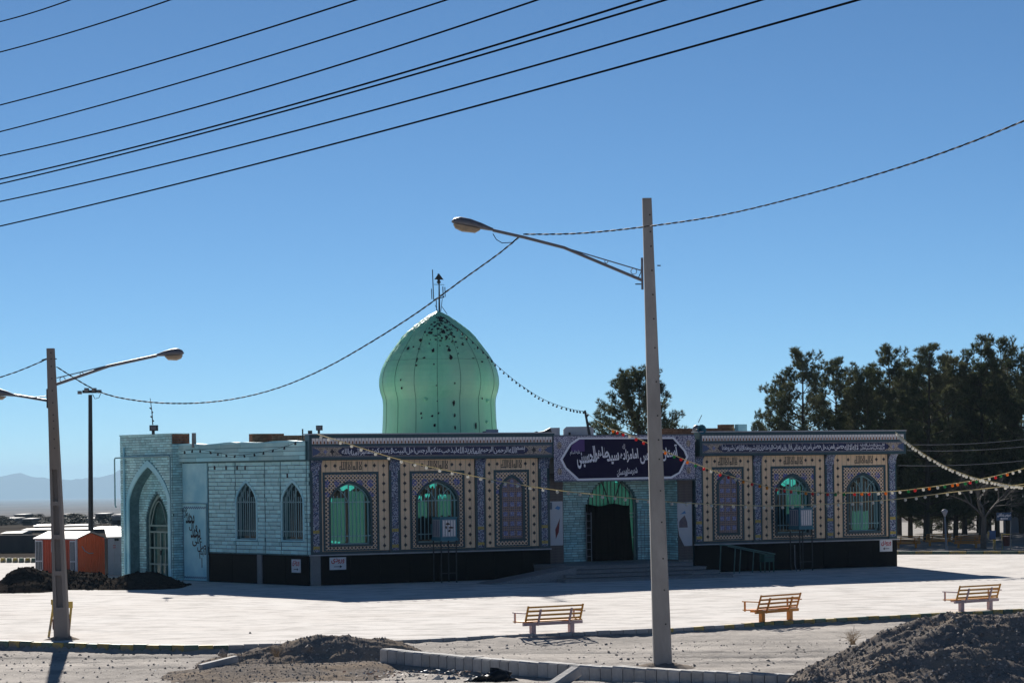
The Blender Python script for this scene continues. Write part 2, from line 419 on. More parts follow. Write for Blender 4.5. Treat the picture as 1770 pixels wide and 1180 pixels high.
M_ROCKL = mat('pale_gravel_stone', (0.38, 0.35, 0.32), (0.26, 0.24, 0.22), 0.9, 8, island=0.45, spec=0.05)
M_SOILD = mat('black_soil_heap', (0.060, 0.051, 0.045), (0.030, 0.026, 0.023), 0.95, 6, bump=0.9, bscale=14, spec=0.0)
M_WIRE = mat('black_cable', (0.008, 0.008, 0.009), None, 0.9, 3, spec=0.0)
M_CABLE = mat('grey_twisted_cable', (0.30, 0.29, 0.28), (0.12, 0.12, 0.12), 0.7, 14, spec=0.2)
M_CORD = mat('yellow_cord', (0.80, 0.70, 0.42), None, 0.6, 3, trans=0.4)
M_BULBW = mat('white_bulb', (0.92, 0.90, 0.84), None, 0.35, 3, trans=0.6)
M_BULBR = mat('red_bulb', (0.85, 0.08, 0.07), None, 0.35, 3, trans=0.6)
M_BULBO = mat('orange_bulb', (0.95, 0.38, 0.03), None, 0.35, 3, trans=0.6)
M_BULBG = mat('green_bulb', (0.05, 0.42, 0.13), None, 0.35, 3, trans=0.6)

# ================================================================== THE SETTING
def m_plaza():
    t = NT('pale_plaza_concrete')
    def nz(scale, sx, sy, rot=0.0, det=8, lo=0.4, hi=0.6):
        mp = t.N.new('ShaderNodeMapping'); mp.inputs['Scale'].default_value = (sx, sy, 1); mp.inputs['Rotation'].default_value = (0, 0, rot)
        t.L.new(t.co, mp.inputs[0]); n = t.N.new('ShaderNodeTexNoise'); n.inputs['Scale'].default_value = scale; n.inputs['Detail'].default_value = det; n.inputs['Roughness'].default_value = 0.7
        t.L.new(mp.outputs[0], n.inputs[0]); r = t.N.new('ShaderNodeMapRange'); r.inputs[1].default_value = lo; r.inputs[2].default_value = hi; t.L.new(n.outputs[0], r.inputs[0]); return r.outputs[0], n.outputs[0]
    fine, fh = nz(1.2, 0.6, 1.0, 0, 12, 0.46, 0.74)
    patch, _ = nz(0.42, 0.7, 1.2, 0.4, 7, 0.56, 0.66)
    tyre, _ = nz(0.9, 0.10, 1.6, 0.35, 5, 0.60, 0.70)
    dust, _ = nz(0.12, 1, 1, 0, 6, 0.42, 0.62)
    c = t.mix(fine, (0.71, 0.675, 0.64), (0.30, 0.28, 0.26))
    c = t.mix(t.op('MULTIPLY', patch, 0.55), c, (0.40, 0.365, 0.335))
    c = t.mix(t.op('MULTIPLY', tyre, 0.55), c, (0.36, 0.335, 0.31))
    c = t.mix(t.op('MULTIPLY', dust, 0.25), c, (0.56, 0.50, 0.45))
    t.L.new(c, t.b.inputs['Base Color']); t.b.inputs['Roughness'].default_value = 0.95; t.b.inputs['Specular IOR Level'].default_value = 0.03
    bp = t.N.new('ShaderNodeBump'); bp.inputs['Strength'].default_value = 0.6; bp.inputs['Distance'].default_value = 0.05; t.L.new(fh, bp.inputs['Height']); t.L.new(bp.outputs[0], t.b.inputs['Normal'])
    return t.m
M_PLAZA = m_plaza()
M_GRAVEL = mat('grey_gravel_road', (0.40, 0.365, 0.335), (0.23, 0.21, 0.19), 0.95, 9, bump=0.9, bscale=30, stretch=(0.5, 1, 1), big=(0.50, 0.455, 0.41), bigscale=0.4, spec=0.03)
M_PLAIN = mat('desert_plain', (0.24, 0.22, 0.21), (0.10, 0.095, 0.092), 0.95, 0.005, stretch=(0.35, 1.6, 1), big=(0.30, 0.28, 0.27), bigscale=0.012, spec=0.0)
M_DARKLAND = mat('dark_waste_land', (0.07, 0.062, 0.056), (0.04, 0.037, 0.034), 0.95, 0.05, big=(0.10, 0.09, 0.08), bigscale=0.03, spec=0.0)
M_PALEDIRT = mat('pale_dirt', (0.30, 0.27, 0.245), (0.20, 0.18, 0.16), 0.95, 1.2, big=(0.22, 0.20, 0.18), bigscale=0.25, spec=0.1)

kp = [(-250, 1098), (0, 1107), (100, 1110), (200, 1113), (330, 1115), (520, 1111), (720, 1104), (870, 1097), (1010, 1091), (1160, 1085), (1377, 1071), (1634, 1058.5), (1770, 1052), (2050, 1036)]
KERB = [G(x, y, 0.03) for x, y in kp]
def kerb_D(X):
    for a, b in zip(KERB, KERB[1:]):
        if a.x <= X <= b.x: return a.y + (b.y - a.y) * (X - a.x) / (b.x - a.x)
    return KERB[0].y if X < KERB[0].x else KERB[-1].y
def fnoise(x, y, s, o=3): return noise.fractal(Vector((x*s, y*s, 3.7)), 1.0, 2.0, o)
FALL = [(150, -0.07), (600, -5.6), (1500, -18.7), (3000, -36.4), (6000, -63.5), (12000, -107), (20000, -163), (24000, -190)]
def zground(X, D):
    kd = kerb_D(X)
    if D > kd - 0.05:
        z = -0.07
        if D > 150:
            for (d0, z0), (d1, z1) in zip(FALL, FALL[1:]):
                if D <= d1: return z0 + (z1 - z0) * (D - d0) / (d1 - d0)
            return FALL[-1][1]
        return z
    z = -0.14 - 0.05 * max(0.0, min(1.0, (-X - 4) / 6))
    if D < 55: z += 0.05 * (55 - D)
    # drifts of dirt against the kerb in the middle, wheel tracks, bumps
    w = math.exp(-((X + 1.5) / 4.5) ** 2)
    z += 0.10 * w * max(0.0, 1 - (kd - D) / 1.6)
    z += 0.035 * fnoise(X*0.35, D, 0.8) + 0.02 * fnoise(X, D, 3.1, 2) + 0.012*fnoise(X, D, 9.0, 2)
    tr = (D - 60.5 + 0.10 * X)
    for c in (-1.2, 0.4, 1.9): z -= 0.05 * math.exp(-((tr - c) / 0.22) ** 2)
    return z
xs = [-9000, -6000, -3500, -2000, -1200, -700, -400, -250, -150, -100, -70, -50, -38, -29, -22, -18]
xs += [-15 + 0.12*i for i in range(int(31/0.12))] + [17, 20, 24, 29, 36, 46, 60, 80, 110, 160, 250, 400, 700, 1200, 2000, 3500, 6000, 9000]
ds = [-400, -150, -60, -20, 0, 8, 16, 24, 30, 35, 39, 42, 43.5] + [44.5 + 0.11*i for i in range(int(34/0.11))] + [80, 86, 95, 105, 118, 130, 140, 150, 165, 185, 215, 260, 330, 430, 600, 850, 1200, 1800, 2600, 3000, 3800, 4800, 6000, 7600, 9500, 12000, 15500, 20000, 23000]
mb = MB(); nx = len(xs)
mb.v = [(x, d, zground(x, d)) for d in ds for x in xs]
for j in range(len(ds) - 1):
    mi = 0 if ds[j] < 79 else (2 if ds[j] < 216 else 1)
    for i in range(nx - 1):
        mb.f.append((j*nx+i, j*nx+i+1, (j+1)*nx+i+1, (j+1)*nx+i)); mb.m.append(3 if (ds[j] >= 140 and ds[j] < 600 and xs[i] < -8) else mi); mb.sm.append(True)
tag(mb.build('ground', [M_GRAVEL, M_PLAIN, M_PALEDIRT, M_DARKLAND]), kind='structure')

FARL = [G(-500, 962), G(-20, 970.5), G(75, 972.5), G(240, 975)]
FARR = [G(1480, 958), G(1770, 957), G(2250, 952)]
outl = [Vector((p.x, p.y, 0)) for p in KERB] + [Vector((p.x, p.y, 0)) for p in reversed(FARL + [Vector((0, 138, 0))] + FARR)]
tris = tessellate_polygon([[Vector((p.x, p.y, 0)) for p in outl]])
mb = MB(); fl = []
for a, b, c in tris:
    pa, pb, pc = outl[a], outl[b], outl[c]
    cr = (pb.x-pa.x)*(pc.y-pa.y) - (pb.y-pa.y)*(pc.x-pa.x)
    fl.append((a, b, c) if cr > 0 else (a, c, b))
mb.add([(p.x, p.y, 0.0) for p in outl], fl)
tag(mb.build('plaza', M_PLAZA), kind='structure')

# kerb blocks, one by one
def polyline_walk(pts, step):
    out = []; acc = 0.0
    for a, b in zip(pts, pts[1:]):
        d = (b - a); L = d.length
        while acc < L:
            out.append((a + d * (acc / L), math.atan2(d.y, d.x))); acc += step
        acc -= L
    return out
def kerb_mesh(m, L=0.365, h=0.24, w=0.16, name='kerb_block'):
    k = MB(); k.bbox(-L/2, L/2, 0, w, -h+0.03, 0.03, 0.018); return k.mesh(name, m)
KM = [kerb_mesh(M_YELLOW), kerb_mesh(M_GREEN), kerb_mesh(M_KERBC)]
kb = MB(); pts = [(p.x, p.y + 0.05, -0.24) for p in KERB]
kb.add([(p.x, p.y + 0.05, -0.24) for p in KERB] + [(p.x, p.y + 0.05, -0.01) for p in KERB] + [(p.x, p.y + 0.15, -0.01) for p in KERB],
       [f for i in range(len(KERB)-1) for f in ((i, i+1, i+1+len(KERB), i+len(KERB)), (i+len(KERB), i+1+len(KERB), i+1+2*len(KERB), i+2*len(KERB)))])
kerb = tag(kb.build('kerb', M_KERBC), kind='structure')
for i, (p, a) in enumerate(polyline_walk(KERB, 0.375)):
    if p.x < -16.5 or p.x > 17.5: continue
    if p.x < -7.2 or p.x > 6.5: m = KM[i % 2]
    else: m = KM[2]
    if p.x > 3.8 and p.x <= 6.5: m = KM[2] if i % 3 else KM[0]
    put('kerb_block', m, kerb, Matrix.Translation((p.x, p.y, random.uniform(-0.012, 0.012))) @ Matrix.Rotation(a + random.uniform(-0.02, 0.02), 4, 'Z'))

# far kerbs
fk = MB(); fk.box(-0.01, 0.01, 0, 0.01, -0.05, 0.0)
farkerb = tag(fk.build('kerb', M_KERBC, None, Matrix.Translation(FARR[0])), kind='structure')
FM = [kerb_mesh(M_YELLOW, 0.8, 0.28, 0.2), kerb_mesh(M_GREEN, 0.8, 0.28, 0.2)]
for i, (p, a) in enumerate(polyline_walk(FARR, 0.82)):
    if p.x > 27.5: break
    put('kerb_block', FM[i % 2], farkerb, Matrix.Translation((p.x, p.y, 0.12)) @ Matrix.Rotation(a, 4, 'Z'))
# row of loose painted barrier blocks at the far left
bl = MB()
bl.add([(-.13,-.12,0),(.13,-.12,0),(.13,.12,0),(-.13,.12,0),(-.10,-.08,.24),(.10,-.08,.24),(.10,.08,.24),(-.10,.08,.24)],
       [(0,3,2,1),(4,5,6,7),(0,1,5,4),(1,2,6,5),(2,3,7,6),(3,0,4,7)])
BLM = [bl.mesh('barrier_block', M_YELLOW), bl.mesh('barrier_block', M_GREEN)]
names = ['first', 'second', 'third', 'fourth', 'fifth', 'sixth', 'seventh', 'eighth', 'ninth', 'tenth', 'eleventh']
for i in range(8):
    p = G(5.5 + 10.6*i, 971.5 + 0.05*i)
    o = put('barrier_block', BLM[i % 2], None, Matrix.Translation(p) @ Matrix.Scale(1.0, 4))
    tag(o, '%s painted concrete barrier block, %s, %s from the left edge beyond the plaza' % ('small', 'yellow' if i % 2 == 0 else 'green', names[i]), 'barrier block', 'painted blocks along the far left plaza edge')

# mountains far away
M_MOUNT = mat('mountain_rock', (0.14, 0.13, 0.125), (0.10, 0.09, 0.085), 0.95, 0.0015, spec=0)
mt = MB(); mts = []; n = 420
for i in range(n + 1):
    px = -900 + i * 8
    D = 20000
    base = P(px, 868, D)
    y = 827 - 5*noise.noise(Vector((px*0.011, 1.3, 0))) - 3*noise.noise(Vector((px*0.045, 5.1, 0))) - 3.2*abs(noise.noise(Vector((px*0.07, 9.1, 0)))) - 1.6*noise.noise(Vector((px*0.23, 2.1, 0)))
    y -= 22 * math.exp(-abs((px - 235) / 42.0) ** 1.4) + 8 * math.exp(-abs((px - 32) / 14.0) ** 1.3)
    y += 0.0134 * (885 - px) * 0 
    top = P(px, y, D + 800)
    mts.append((Vector((base.x, D, -190)), Vector((base.x, D + 300, base.z)), top, Vector((top.x, D + 2200, -190))))
mt.add([q for c in mts for q in c], [(i*4+k, (i+1)*4+k, (i+1)*4+k+1, i*4+k+1) for i in range(n) for k in range(3)], 0, True)
tag(mt.build('mountains', M_MOUNT), kind='structure')

# ================================================================== THE SHRINE BUILDING
A = G(537, 1012)
FAC = Frame((A.x, A.y), 25.6)
WAL = Frame((A.x, A.y), -50.0)
ZT, ZCB, ZP = 5.80, 4.82, 1.17
SH = thing('shrine_building', 'turquoise and mosaic tiled shrine with a green onion dome behind the plaza', 'shrine', (A.x, A.y, 0))
S2 = lambda zx: FAC.S(zx / 3.934 + 520, 870)
S4 = lambda zx: FAC.S(zx / 3.9325 + 1180, 865)
sL1, sR0, sR1 = S2(1690), S4(75), S4(1450)
ZWB, ZWS, ZWA = 1.55, 3.19, 3.93
WK = 0.22
# windows: (s0, s1)
wins = [(S2(200), S2(470)), (S2(793), S2(1060)), (S4(640), S4(850)), (S4(1125), S4(1330))]
def warch(w, d=0.0): return arch(w[0]-d, w[1]+d, ZWB-d, ZWS, ZWA+d*1.15, 10, WK)

part = lambda name, mb, m, parent=SH, fr=FAC: mb.build(name, m, parent, fr.M)
mb = MB(); mb.plate([(0.03, 0), (sL1, 0), (sL1, 5.0), (0.03, 5.0)], [warch(w)[::-1] for w in wins[:2]], 0, 0.35)
part('wall', mb, M_TEAL)
mb = MB(); mb.plate([(sR0, 0), (sR1, 0), (sR1, 5.0), (sR0, 5.0)], [warch(w)[::-1] for w in wins[2:]], 0, 0.35)
part('wall', mb, M_TEAL)
mb = MB()
mb.box(0.6, sR1-0.1, 2.3, 20, 0, 5.4); mb.box(sR1-0.35, sR1-0.02, 0.36, 20, 0, 5.3)
mb.box(sL1-0.25, sL1-0.02, 0.36, 2.29, 0, 5.3); mb.box(sR0+0.02, sR0+0.25, 0.36, 2.29, 0, 5.3)
part('inner_wall', mb, M_DARKIN)
# roof slab
XL0 = WAL.S(240, 900)
q = [FAC.W(0.05, -0.05, 0), FAC.W(sR1, -0.05, 0), FAC.W(sR1, 20, 0), FAC.W(-1, 20, 0), WAL.W(XL0, 7, 0), WAL.W(XL0, 0.3, 0), WAL.W(-0.05, 0.05, 0)]
mb = MB(); nq = len(q)
mb.add([(p.x, p.y, 5.42) for p in q] + [(p.x, p.y, 5.52) for p in q], [tuple(range(nq))[::-1], tuple(range(nq, 2*nq))] + [(i, (i+1) % nq, (i+1) % nq + nq, i + nq) for i in range(nq)])
mb.build('roof', M_ROOF, SH)

# ---- plinth of dark slabs
def plinth(fr, x0, x1, top, step=1.25, y=-0.05):
    n = max(1, round((x1 - x0) / step)); w = (x1 - x0) / n
    me = MB().bbox(0, w - 0.012, y, 0.0, -0.03, top - 0.02, 0.006).mesh('plinth_slab', M_PLINTH)
    for i in range(n): put('plinth_slab', me, SH, fr.M @ Matrix.Translation((x0 + i*w, random.uniform(-0.004, 0.0), 0)))
plinth(FAC, 0.42, sL1, ZP); plinth(FAC, sR0, sR1, ZP)
part('plinth_pier', MB().bbox(0.0, 0.40, -0.07, 0.02, 0, ZP - 0.03, 0.01), M_CONC)
mb = MB(); mb.bbox(-0.05, sL1 + 0.02, -0.13, 0.0, ZP - 0.03, ZP + 0.02, 0.01); part('stone_trim', mb, M_TRIM)
mb = MB(); mb.bbox(sR0 - 0.02, sR1 + 0.04, -0.13, 0.0, ZP - 0.03, ZP + 0.02, 0.01); part('stone_trim', mb, M_TRIM)

# ---- cornices with frieze and inscription
FORMS = {}
for cp in list(range(0xFB50, 0xFE00)) + list(range(0xFE70, 0xFEFD)):
    d = unicodedata.decomposition(chr(cp)).split()
    if len(d) in (2, 3) and d[0] in ('<isolated>', '<final>', '<initial>', '<medial>'):
        key = ''.join(chr(int(h, 16)) for h in d[1:])
        if len(key) == 2 and key not in ('\u0644\u0627', '\u0644\u0622'): continue
        FORMS.setdefault(key, {}).setdefault(d[0][1:-1], chr(cp))
def shape(s):
    s = s.replace('\u0644\u0627', '\ue000').replace('\u0644\u0622', '\ue001')
    key = lambda c: {'\ue000': '\u0644\u0627', '\ue001': '\u0644\u0622'}.get(c, c)
    out = []
    for i, c in enumerate(s):
        f = FORMS.get(key(c))
        if not f: out.append(c); continue
        p = FORMS.get(key(s[i-1])) if i else None
        nx_ = FORMS.get(key(s[i+1])) if i + 1 < len(s) else None
        jp = bool(p and 'initial' in p and 'final' in f)
        jn = bool(nx_ and 'initial' in f and 'final' in nx_)
        k = 'medial' if jp and jn and 'medial' in f else 'final' if jp else 'initial' if jn else 'isolated'
        out.append(f.get(k) or f.get('isolated') or c)
    return ''.join(reversed(out))
_tcache = {}
def text_geo(s, bold=0.0):
    """verts (x,z), faces of the lettering, lower-left at 0,0"""
    if (s, bold) in _tcache: return _tcache[(s, bold)]
    cu = bpy.data.curves.new('lettering', 'FONT'); cu.body = shape(s); cu.resolution_u = 2; cu.offset = bold
    o = bpy.data.objects.new('lettering', cu); COL.objects.link(o)
    bpy.context.view_layer.update()
    dg = bpy.context.evaluated_depsgraph_get()
    me = bpy.data.meshes.new_from_object(o.evaluated_get(dg))
    v = [(p.co.x, p.co.y) for p in me.vertices]; f = [tuple(p.vertices) for p in me.polygons]
    bpy.data.objects.remove(o); bpy.data.curves.remove(cu); bpy.data.meshes.remove(me)
    if v:
        x0 = min(p[0] for p in v); z0 = min(p[1] for p in v)
        v = [(p[0]-x0, p[1]-z0) for p in v]
    _tcache[(s, bold)] = (v, f); return v, f
def text_into(mb, s, x0, x1, z0, z1, y, mi=0, bold=0.0, rot=0.0, mirror=False):
    """lettering fitted to the box; rot slants each glyph group about the box centre"""
    v, f = text_geo(s, bold)
    if not v: return
    w = max(p[0] for p in v); h = max(p[1] for p in v)
    sx, sz = (x1-x0)/w, (z1-z0)/h
    xc, zc = (x0+x1)/2, (z0+z1)/2; c, sn = math.cos(rot), math.sin(rot)
    vs = []
    for a, b in v:
        X, Z = x0 + a*sx - xc, z0 + b*sz - zc
        vs.append((xc + X*c - Z*sn, y, zc + X*sn + Z*c))
    mb.add(vs, f, mi)
def words_into(mb, words, x0, x1, z0, z1, y, bold=0.02, slope=0.0, mi=0, overlap=0.0):
    """words right to left across x0..x1, each with its own slant"""
    ws = []
    for w in words:
        v, f = text_geo(w, bold); ws.append(max(p[0] for p in v))
    tot = sum(ws) + 0.16 * (len(ws) - 1); k = (x1 - x0) / tot; x = x1
    hs = z1 - z0
    for w, ww in zip(words, ws):
        wd = ww * k
        v, f = text_geo(w, bold); h = max(p[1] for p in v)
        hh = min(hs, hs * (0.55 + 0.35 * h))
        zc = (z0 + z1) / 2 + random.uniform(-0.06, 0.06) * hs
        text_into(mb, w, x - wd*(1+overlap), x, zc - hh/2, zc + hh/2, y, mi, bold, slope)
        x -= wd + 0.16 * k

def cornice(x0, x1, words, small):
    YF = -0.36
    c = part('cornice', MB().bbox(x0, x1, YF, 0.12, ZCB, ZT, 0.01), M_TEAL)
    sub = lambda n, mb, m: mb.build(n, m, c, FAC.M)
    sub('coping', MB().box(x0-0.02, x1+0.02, YF-0.03, 0.3, ZT, ZT+0.04), M_TRIM)
    # frieze of little arches
    zf0, zf1 = ZT - 0.36, ZT - 0.14
    fx0, fx1 = x0 + 0.1, x1 - 0.12
    n = int((fx1 - fx0) / 0.145); w = (fx1 - fx0) / n
    f = MB()
    f.box(fx0, fx1, YF-0.008, YF, zf0, zf1, 0)
    for i in range(n):
        xc = fx0 + (i + 0.5) * w
        f.plate([(xc-0.028, zf0+0.004), (xc+0.028, zf0+0.004), (xc+0.032, zf0+0.07), (xc, zf0+0.13), (xc-0.032, zf0+0.07)], (), YF-0.014, 0.006, 1)
        f.box(xc-0.014, xc+0.014, YF-0.017, YF-0.0145, zf0+0.03, zf0+0.09, 3)
        f.box(fx0+i*w-0.008, fx0+i*w+0.008, YF-0.013, YF-0.008, zf0, zf1, 2)
    f = sub('frieze_tiles', f, [M_WHITETILE, M_ORANGETILE, M_BLUETILE, M_DIAMOND]); f['kind'] = 'stuff'
    # inscription
    zi0, zi1 = ZCB + 0.10, ZT - 0.44
    sub('inscription_border', MB().box(fx0, fx1, YF-0.012, YF, zi0, zi1), M_LILAC)
    sub('end_panel', MB().box(fx0+0.03, fx1-0.03, YF-0.02, YF-0.012, zi0+0.05, zi1-0.05), M_ENDTILE)
    zm = (zi0 + zi1) / 2; a, b = fx0 + 1.28, fx1 - 1.28
    if small: a = fx0 + 1.0; b = fx1 - 1.0
    za, zb = zi0 + 0.06, zi1 - 0.06
    sub('inscription_panel', MB().plate([(a, za), (b, za), (b+0.12, zm-0.10), (b+0.22, zm), (b+0.12, zm+0.10), (b, zb), (a, zb), (a-0.12, zm+0.10), (a-0.22, zm), (a-0.12, zm-0.10)], (), YF-0.028, 0.008), M_NAVY)
    for xx, d in ((fx0+0.03, 1), (fx1-0.03, -1)):
        sub('corner_tile', MB().plate([(xx, za), (xx+d*0.18, zm-0.1), (xx+d*0.32, zm), (xx+d*0.18, zm+0.1), (xx, zb)][::d], (), YF-0.026, 0.006), M_BLUETILE)
        for off, m_, rr in ((0.52, M_FLOWER, 0.09), (0.80, M_DIAMOND, 0.11)):
            xc = xx + d*off
            sub('rosette_tile', MB().plate([(xc-rr, zm), (xc-rr*.35, zm-rr*.5), (xc, zm-rr*1.25), (xc+rr*.35, zm-rr*.5), (xc+rr, zm), (xc+rr*.35, zm+rr*.5), (xc, zm+rr*1.25), (xc-rr*.35, zm+rr*.5)], (), YF-0.026, 0.006), m_)
    t = MB(); bb = b
    if small:
        words_into(t, small[:6], b - 1.25, b, zm + 0.0, zb - 0.01, YF-0.034, 0.015)
        words_into(t, small[6:], b - 1.25, b, za + 0.01, zm - 0.0, YF-0.034, 0.015)
        bb = b - 1.33
    words_into(t, words, a - 0.05, bb + (0.05 if not small else 0), za + 0.005, zb - 0.005, YF-0.034, 0.010, 0, 0, 0.03)
    sub('inscription_lettering', t, M_WHITETEXT)
    return c
W1 = 'بسم الله الرحمن الرحیم انما یرید الله لیذهب عنکم الرجس اهل البیت و یطهرکم تطهیرا آمنا بالله'.split()
W2 = 'لا اله الا الله حصنی فمن دخل حصنی امن من عذابی قال فلما مرت الراحله نادانا بشروطها و انا من شروطها'.split()
W3 = 'قال رسول الله صلی الله علیه قال الله تعالی و هو اصدق القائلین'.split()
cornice(-0.12, S2(1705), W1, None)
cornice(S4(92), FAC.S(1566, 770, -0.36), W2, W3)

# ---- pilasters and panels
def pilaster(x0, x1, t0, t1, corbel=0):
    p = part('pilaster', MB().box(x0, x1, -0.075, 0.0, ZP + 0.02, ZCB), M_TEAL)
    MB().box(t0, t1, -0.085, -0.075, ZP + 0.12, ZCB - 0.02).build('mosaic_band', M_PIL, p, FAC.M)
    # concave corbel carrying the cornice
    pr = [(-0.075, ZCB - 0.42), (-0.10, ZCB - 0.25), (-0.17, ZCB - 0.10), (-0.30, ZCB - 0.005)]
    mb = MB()
    a, b = x0 + 0.02, x1 - 0.02
    vs_ = []
    for y, z in pr: vs_ += [(a, y, z), (b, y, z)]
    vs_ += [(a, 0.0, ZCB - 0.005), (b, 0.0, ZCB - 0.005), (a, 0.0, ZCB - 0.42), (b, 0.0, ZCB - 0.42)]
    mb.add(vs_, [(0,1,3,2),(2,3,5,4),(4,5,7,6),(6,7,9,8),(10,8,6,4,2,0),(1,3,5,7,9,11)])
    mb.build('corbel', M_PIL, p, FAC.M)
def dia(r):   # stepped diamond outline
    return [(r,0),(r*.62,r*.18),(r*.62,r*.42),(r*.22,r*.62),(0,r*1.15),(-r*.22,r*.62),(-r*.62,r*.42),(-r*.62,r*.18),(-r,0),(-r*.62,-r*.18),(-r*.62,-r*.42),(-r*.22,-r*.62),(0,-r*1.15),(r*.22,-r*.62),(r*.62,-r*.42),(r*.62,-r*.18)]
DIA = MB().plate(dia(0.085), (), -0.004, 0.008).mesh('diamond_tile', M_DIAMOND)
def kufic(x0, x1, z0, z1, y):
    """square kufic line drawn on a grid"""
    r = []
    def R_(a, b, c, d): r.append((a, b, c, d))
    def V(x, a=0, b=9): R_(x, x+1, a, b)
    def H(a, b, z): R_(a, b, z, z+1)
    # ... allah
    V(0, 0, 4); H(0, 4, 3); H(0, 9, 0); V(3, 0, 9); V(6, 0, 9); V(8.4, 0, 9); V(10.6, 0, 9)
    H(3, 4.6, 8); H(6, 7.4, 8)
    # illa
    V(13, 0, 4); H(13, 17, 0); H(13, 17, 3); V(16, 0, 4); V(13, 5.5, 9); V(16, 5.5, 9); H(13.8, 16.2, 4.5)
    V(18.6)
    # ilah
    V(21, 0, 4); H(21, 26, 0); H(21, 24, 3); V(23, 0, 4); V(25.4, 0, 9); V(27.8, 0, 9)
    # la
    V(30.4, 0, 4); H(30.4, 34.4, 0); H(30.4, 34.4, 3); V(33.4, 0, 4); V(30.4, 5.5, 9); V(33.4, 5.5, 9); H(31.2, 33.6, 4.5)
    k = (x1-x0)/34.4; kz = (z1-z0)/9
    mb = MB()
    for i, (a, b, c, d) in enumerate(r): mb.box(x0+a*k, x0+b*k, y-0.0004*(i % 5), y+0.008, z0+c*kz, z0+d*kz)
    return mb
def panel(x0, x1, sl, sr, fx0, fx1, gx0, gx1, ax, win=None, tl=2, tr=3):
    """beige panel with strips, teal frame, mosaic field and arch; ax = outer edge of the arch border"""
    ztop, zf, zb = ZCB - 0.01, 4.36, ZP + 0.13
    p = part('tile_panel', MB().plate([(x0, zb), (x1, zb), (x1, ztop), (x0, ztop)], [[(fx0, zb+0.01), (fx0, zf), (fx1, zf), (fx1, zb+0.01)]], -0.03, 0.03), M_BEIGE)
    sub = lambda n, mb, m: mb.build(n, m, p, FAC.M)
    gz0, gz1 = zb + 0.06, zf - 0.10
    sub('frame_band', MB().plate([(fx0, zb+0.01), (fx1, zb+0.01), (fx1, zf), (fx0, zf)], [[(gx0, gz0), (gx0, gz1), (gx1, gz1), (gx1, gz0)]], -0.045, 0.045), M_TEAL)
    if win:
        d = win[0] - ax[0]
        ao = arch(ax[0], ax[1], ZWB - d, ZWS, ZWA + d*1.15, 10, WK); ai = warch(win)
    else:
        ao = arch(ax[0], ax[1], ZWB - 0.03, 3.58, 4.18, 10, 0.35); ai = arch(ax[0]+0.11, ax[1]-0.11, ZWB + 0.08, 3.60, 4.05, 10, 0.35)
    sub('mosaic_field', MB().plate([(gx0, gz0), (gx1, gz0), (gx1, gz1), (gx0, gz1)], [ao[::-1]], -0.02, 0.0), M_FIELD)
    sub('arch_border', MB().plate(ao, [ai[::-1]], -0.05, 0.05), M_TEAL)
    if not win:
        sub('blind_arch', MB().plate(ai, (), -0.012, 0.0), M_BLIND)
        xa, xb = ax[0]+0.11, ax[1]-0.11
        for r_ in range(6):
            for c_ in range(3):
                xc = xa + (xb-xa)*(0.17 + 0.33*c_); zc = 1.83 + 0.385*r_
                sub('flower_tile', MB().box(xc-0.085, xc+0.085, -0.022, -0.012, zc-0.085, zc+0.085), M_FLOWER)
        xc = (xa+xb)/2; sub('flower_tile', MB().plate([(xc, 3.8), (xc+0.09, 3.9), (xc, 4.0), (xc-0.09, 3.9)], (), -0.022, 0.01), M_FLOWER)
    # diamonds down the strips
    def col(xc, z1=ztop - 0.19):
        n = 10
        for i in range(n):
            z = z1 - 0.02 - i * (z1 - zb - 0.2) / (n - 1)
            put('diamond_tile', DIA, p, FAC.M @ Matrix.Translation((xc, -0.03, z)))
    zt = ztop - 0.21
    if sl: col(x0 + sl/2, zt)
    if sr: col(x1 - sr/2, zt)
    # lettering in the middle of the top strip, diamonds either side
    xc = (fx0 + fx1)/2; kw = min(0.46, (x1 - x0)*0.2)
    if tl + tr > 3: kw = 0.46
    sub('kufic_lettering', kufic(xc-kw, xc+kw, zt-0.16, zt+0.16, -0.037), M_BLACKTEXT)
    lx = x0 + (sl if sl else 0.0); rx = x1 - (sr if sr else 0.0)
    for a, b, nn in ((lx, xc - kw, tl), (xc + kw, rx, tr)):
        for i in range(nn):
            put('diamond_tile', DIA, p, FAC.M @ Matrix.Translation((a + (b-a)*(i+0.5)/nn, -0.03, zt)))
pilaster(0.02, S2(138), S2(77), S2(118))
panel(S2(140), S2(597), 0, S2(597)-S2(530), S2(148), S2(529), S2(163), S2(514), (S2(188), S2(484)), wins[0], 2, 2)
pilaster(S2(598), S2(674), S2(613), S2(656))
panel(S2(675), S2(1180), S2(738)-S2(675), S2(1180)-S2(1114), S2(739), S2(1113), S2(756), S2(1099), (S2(779), S2(1075)), wins[1], 2, 2)
pilaster(S2(1181), S2(1252), S2(1196), S2(1238))
panel(S2(1253), S2(1612), S2(1310)-S2(1253), S2(1612)-S2(1553), S2(1311), S2(1552), S2(1326), S2(1538), (S2(1348), S2(1522)), None, 1, 1)
pilaster(S2(1613), S2(1688), S2(1630), S2(1670))
pilaster(S4(77), S4(134), S4(84), S4(122))
panel(S4(135), S4(474), S4(196)-S4(135), S4(474)-S4(416), S4(198), S4(414), S4(211), S4(401), (S4(229), S4(384)), None, 1, 1)
pilaster(S4(475), S4(534), S4(486), S4(522))
panel(S4(535), S4(963), S4(596)-S4(535), S4(963)-S4(904), S4(597), S4(903), S4(609), S4(891), (S4(625), S4(868)), wins[2], 2, 2)
pilaster(S4(964), S4(1026), S4(976), S4(1013))
panel(S4(1027), S4(1392), S4(1082)-S4(1027), 0, S4(1083), S4(1378), S4(1093), S4(1366), (S4(1111), S4(1345)), wins[3], 1, 2)
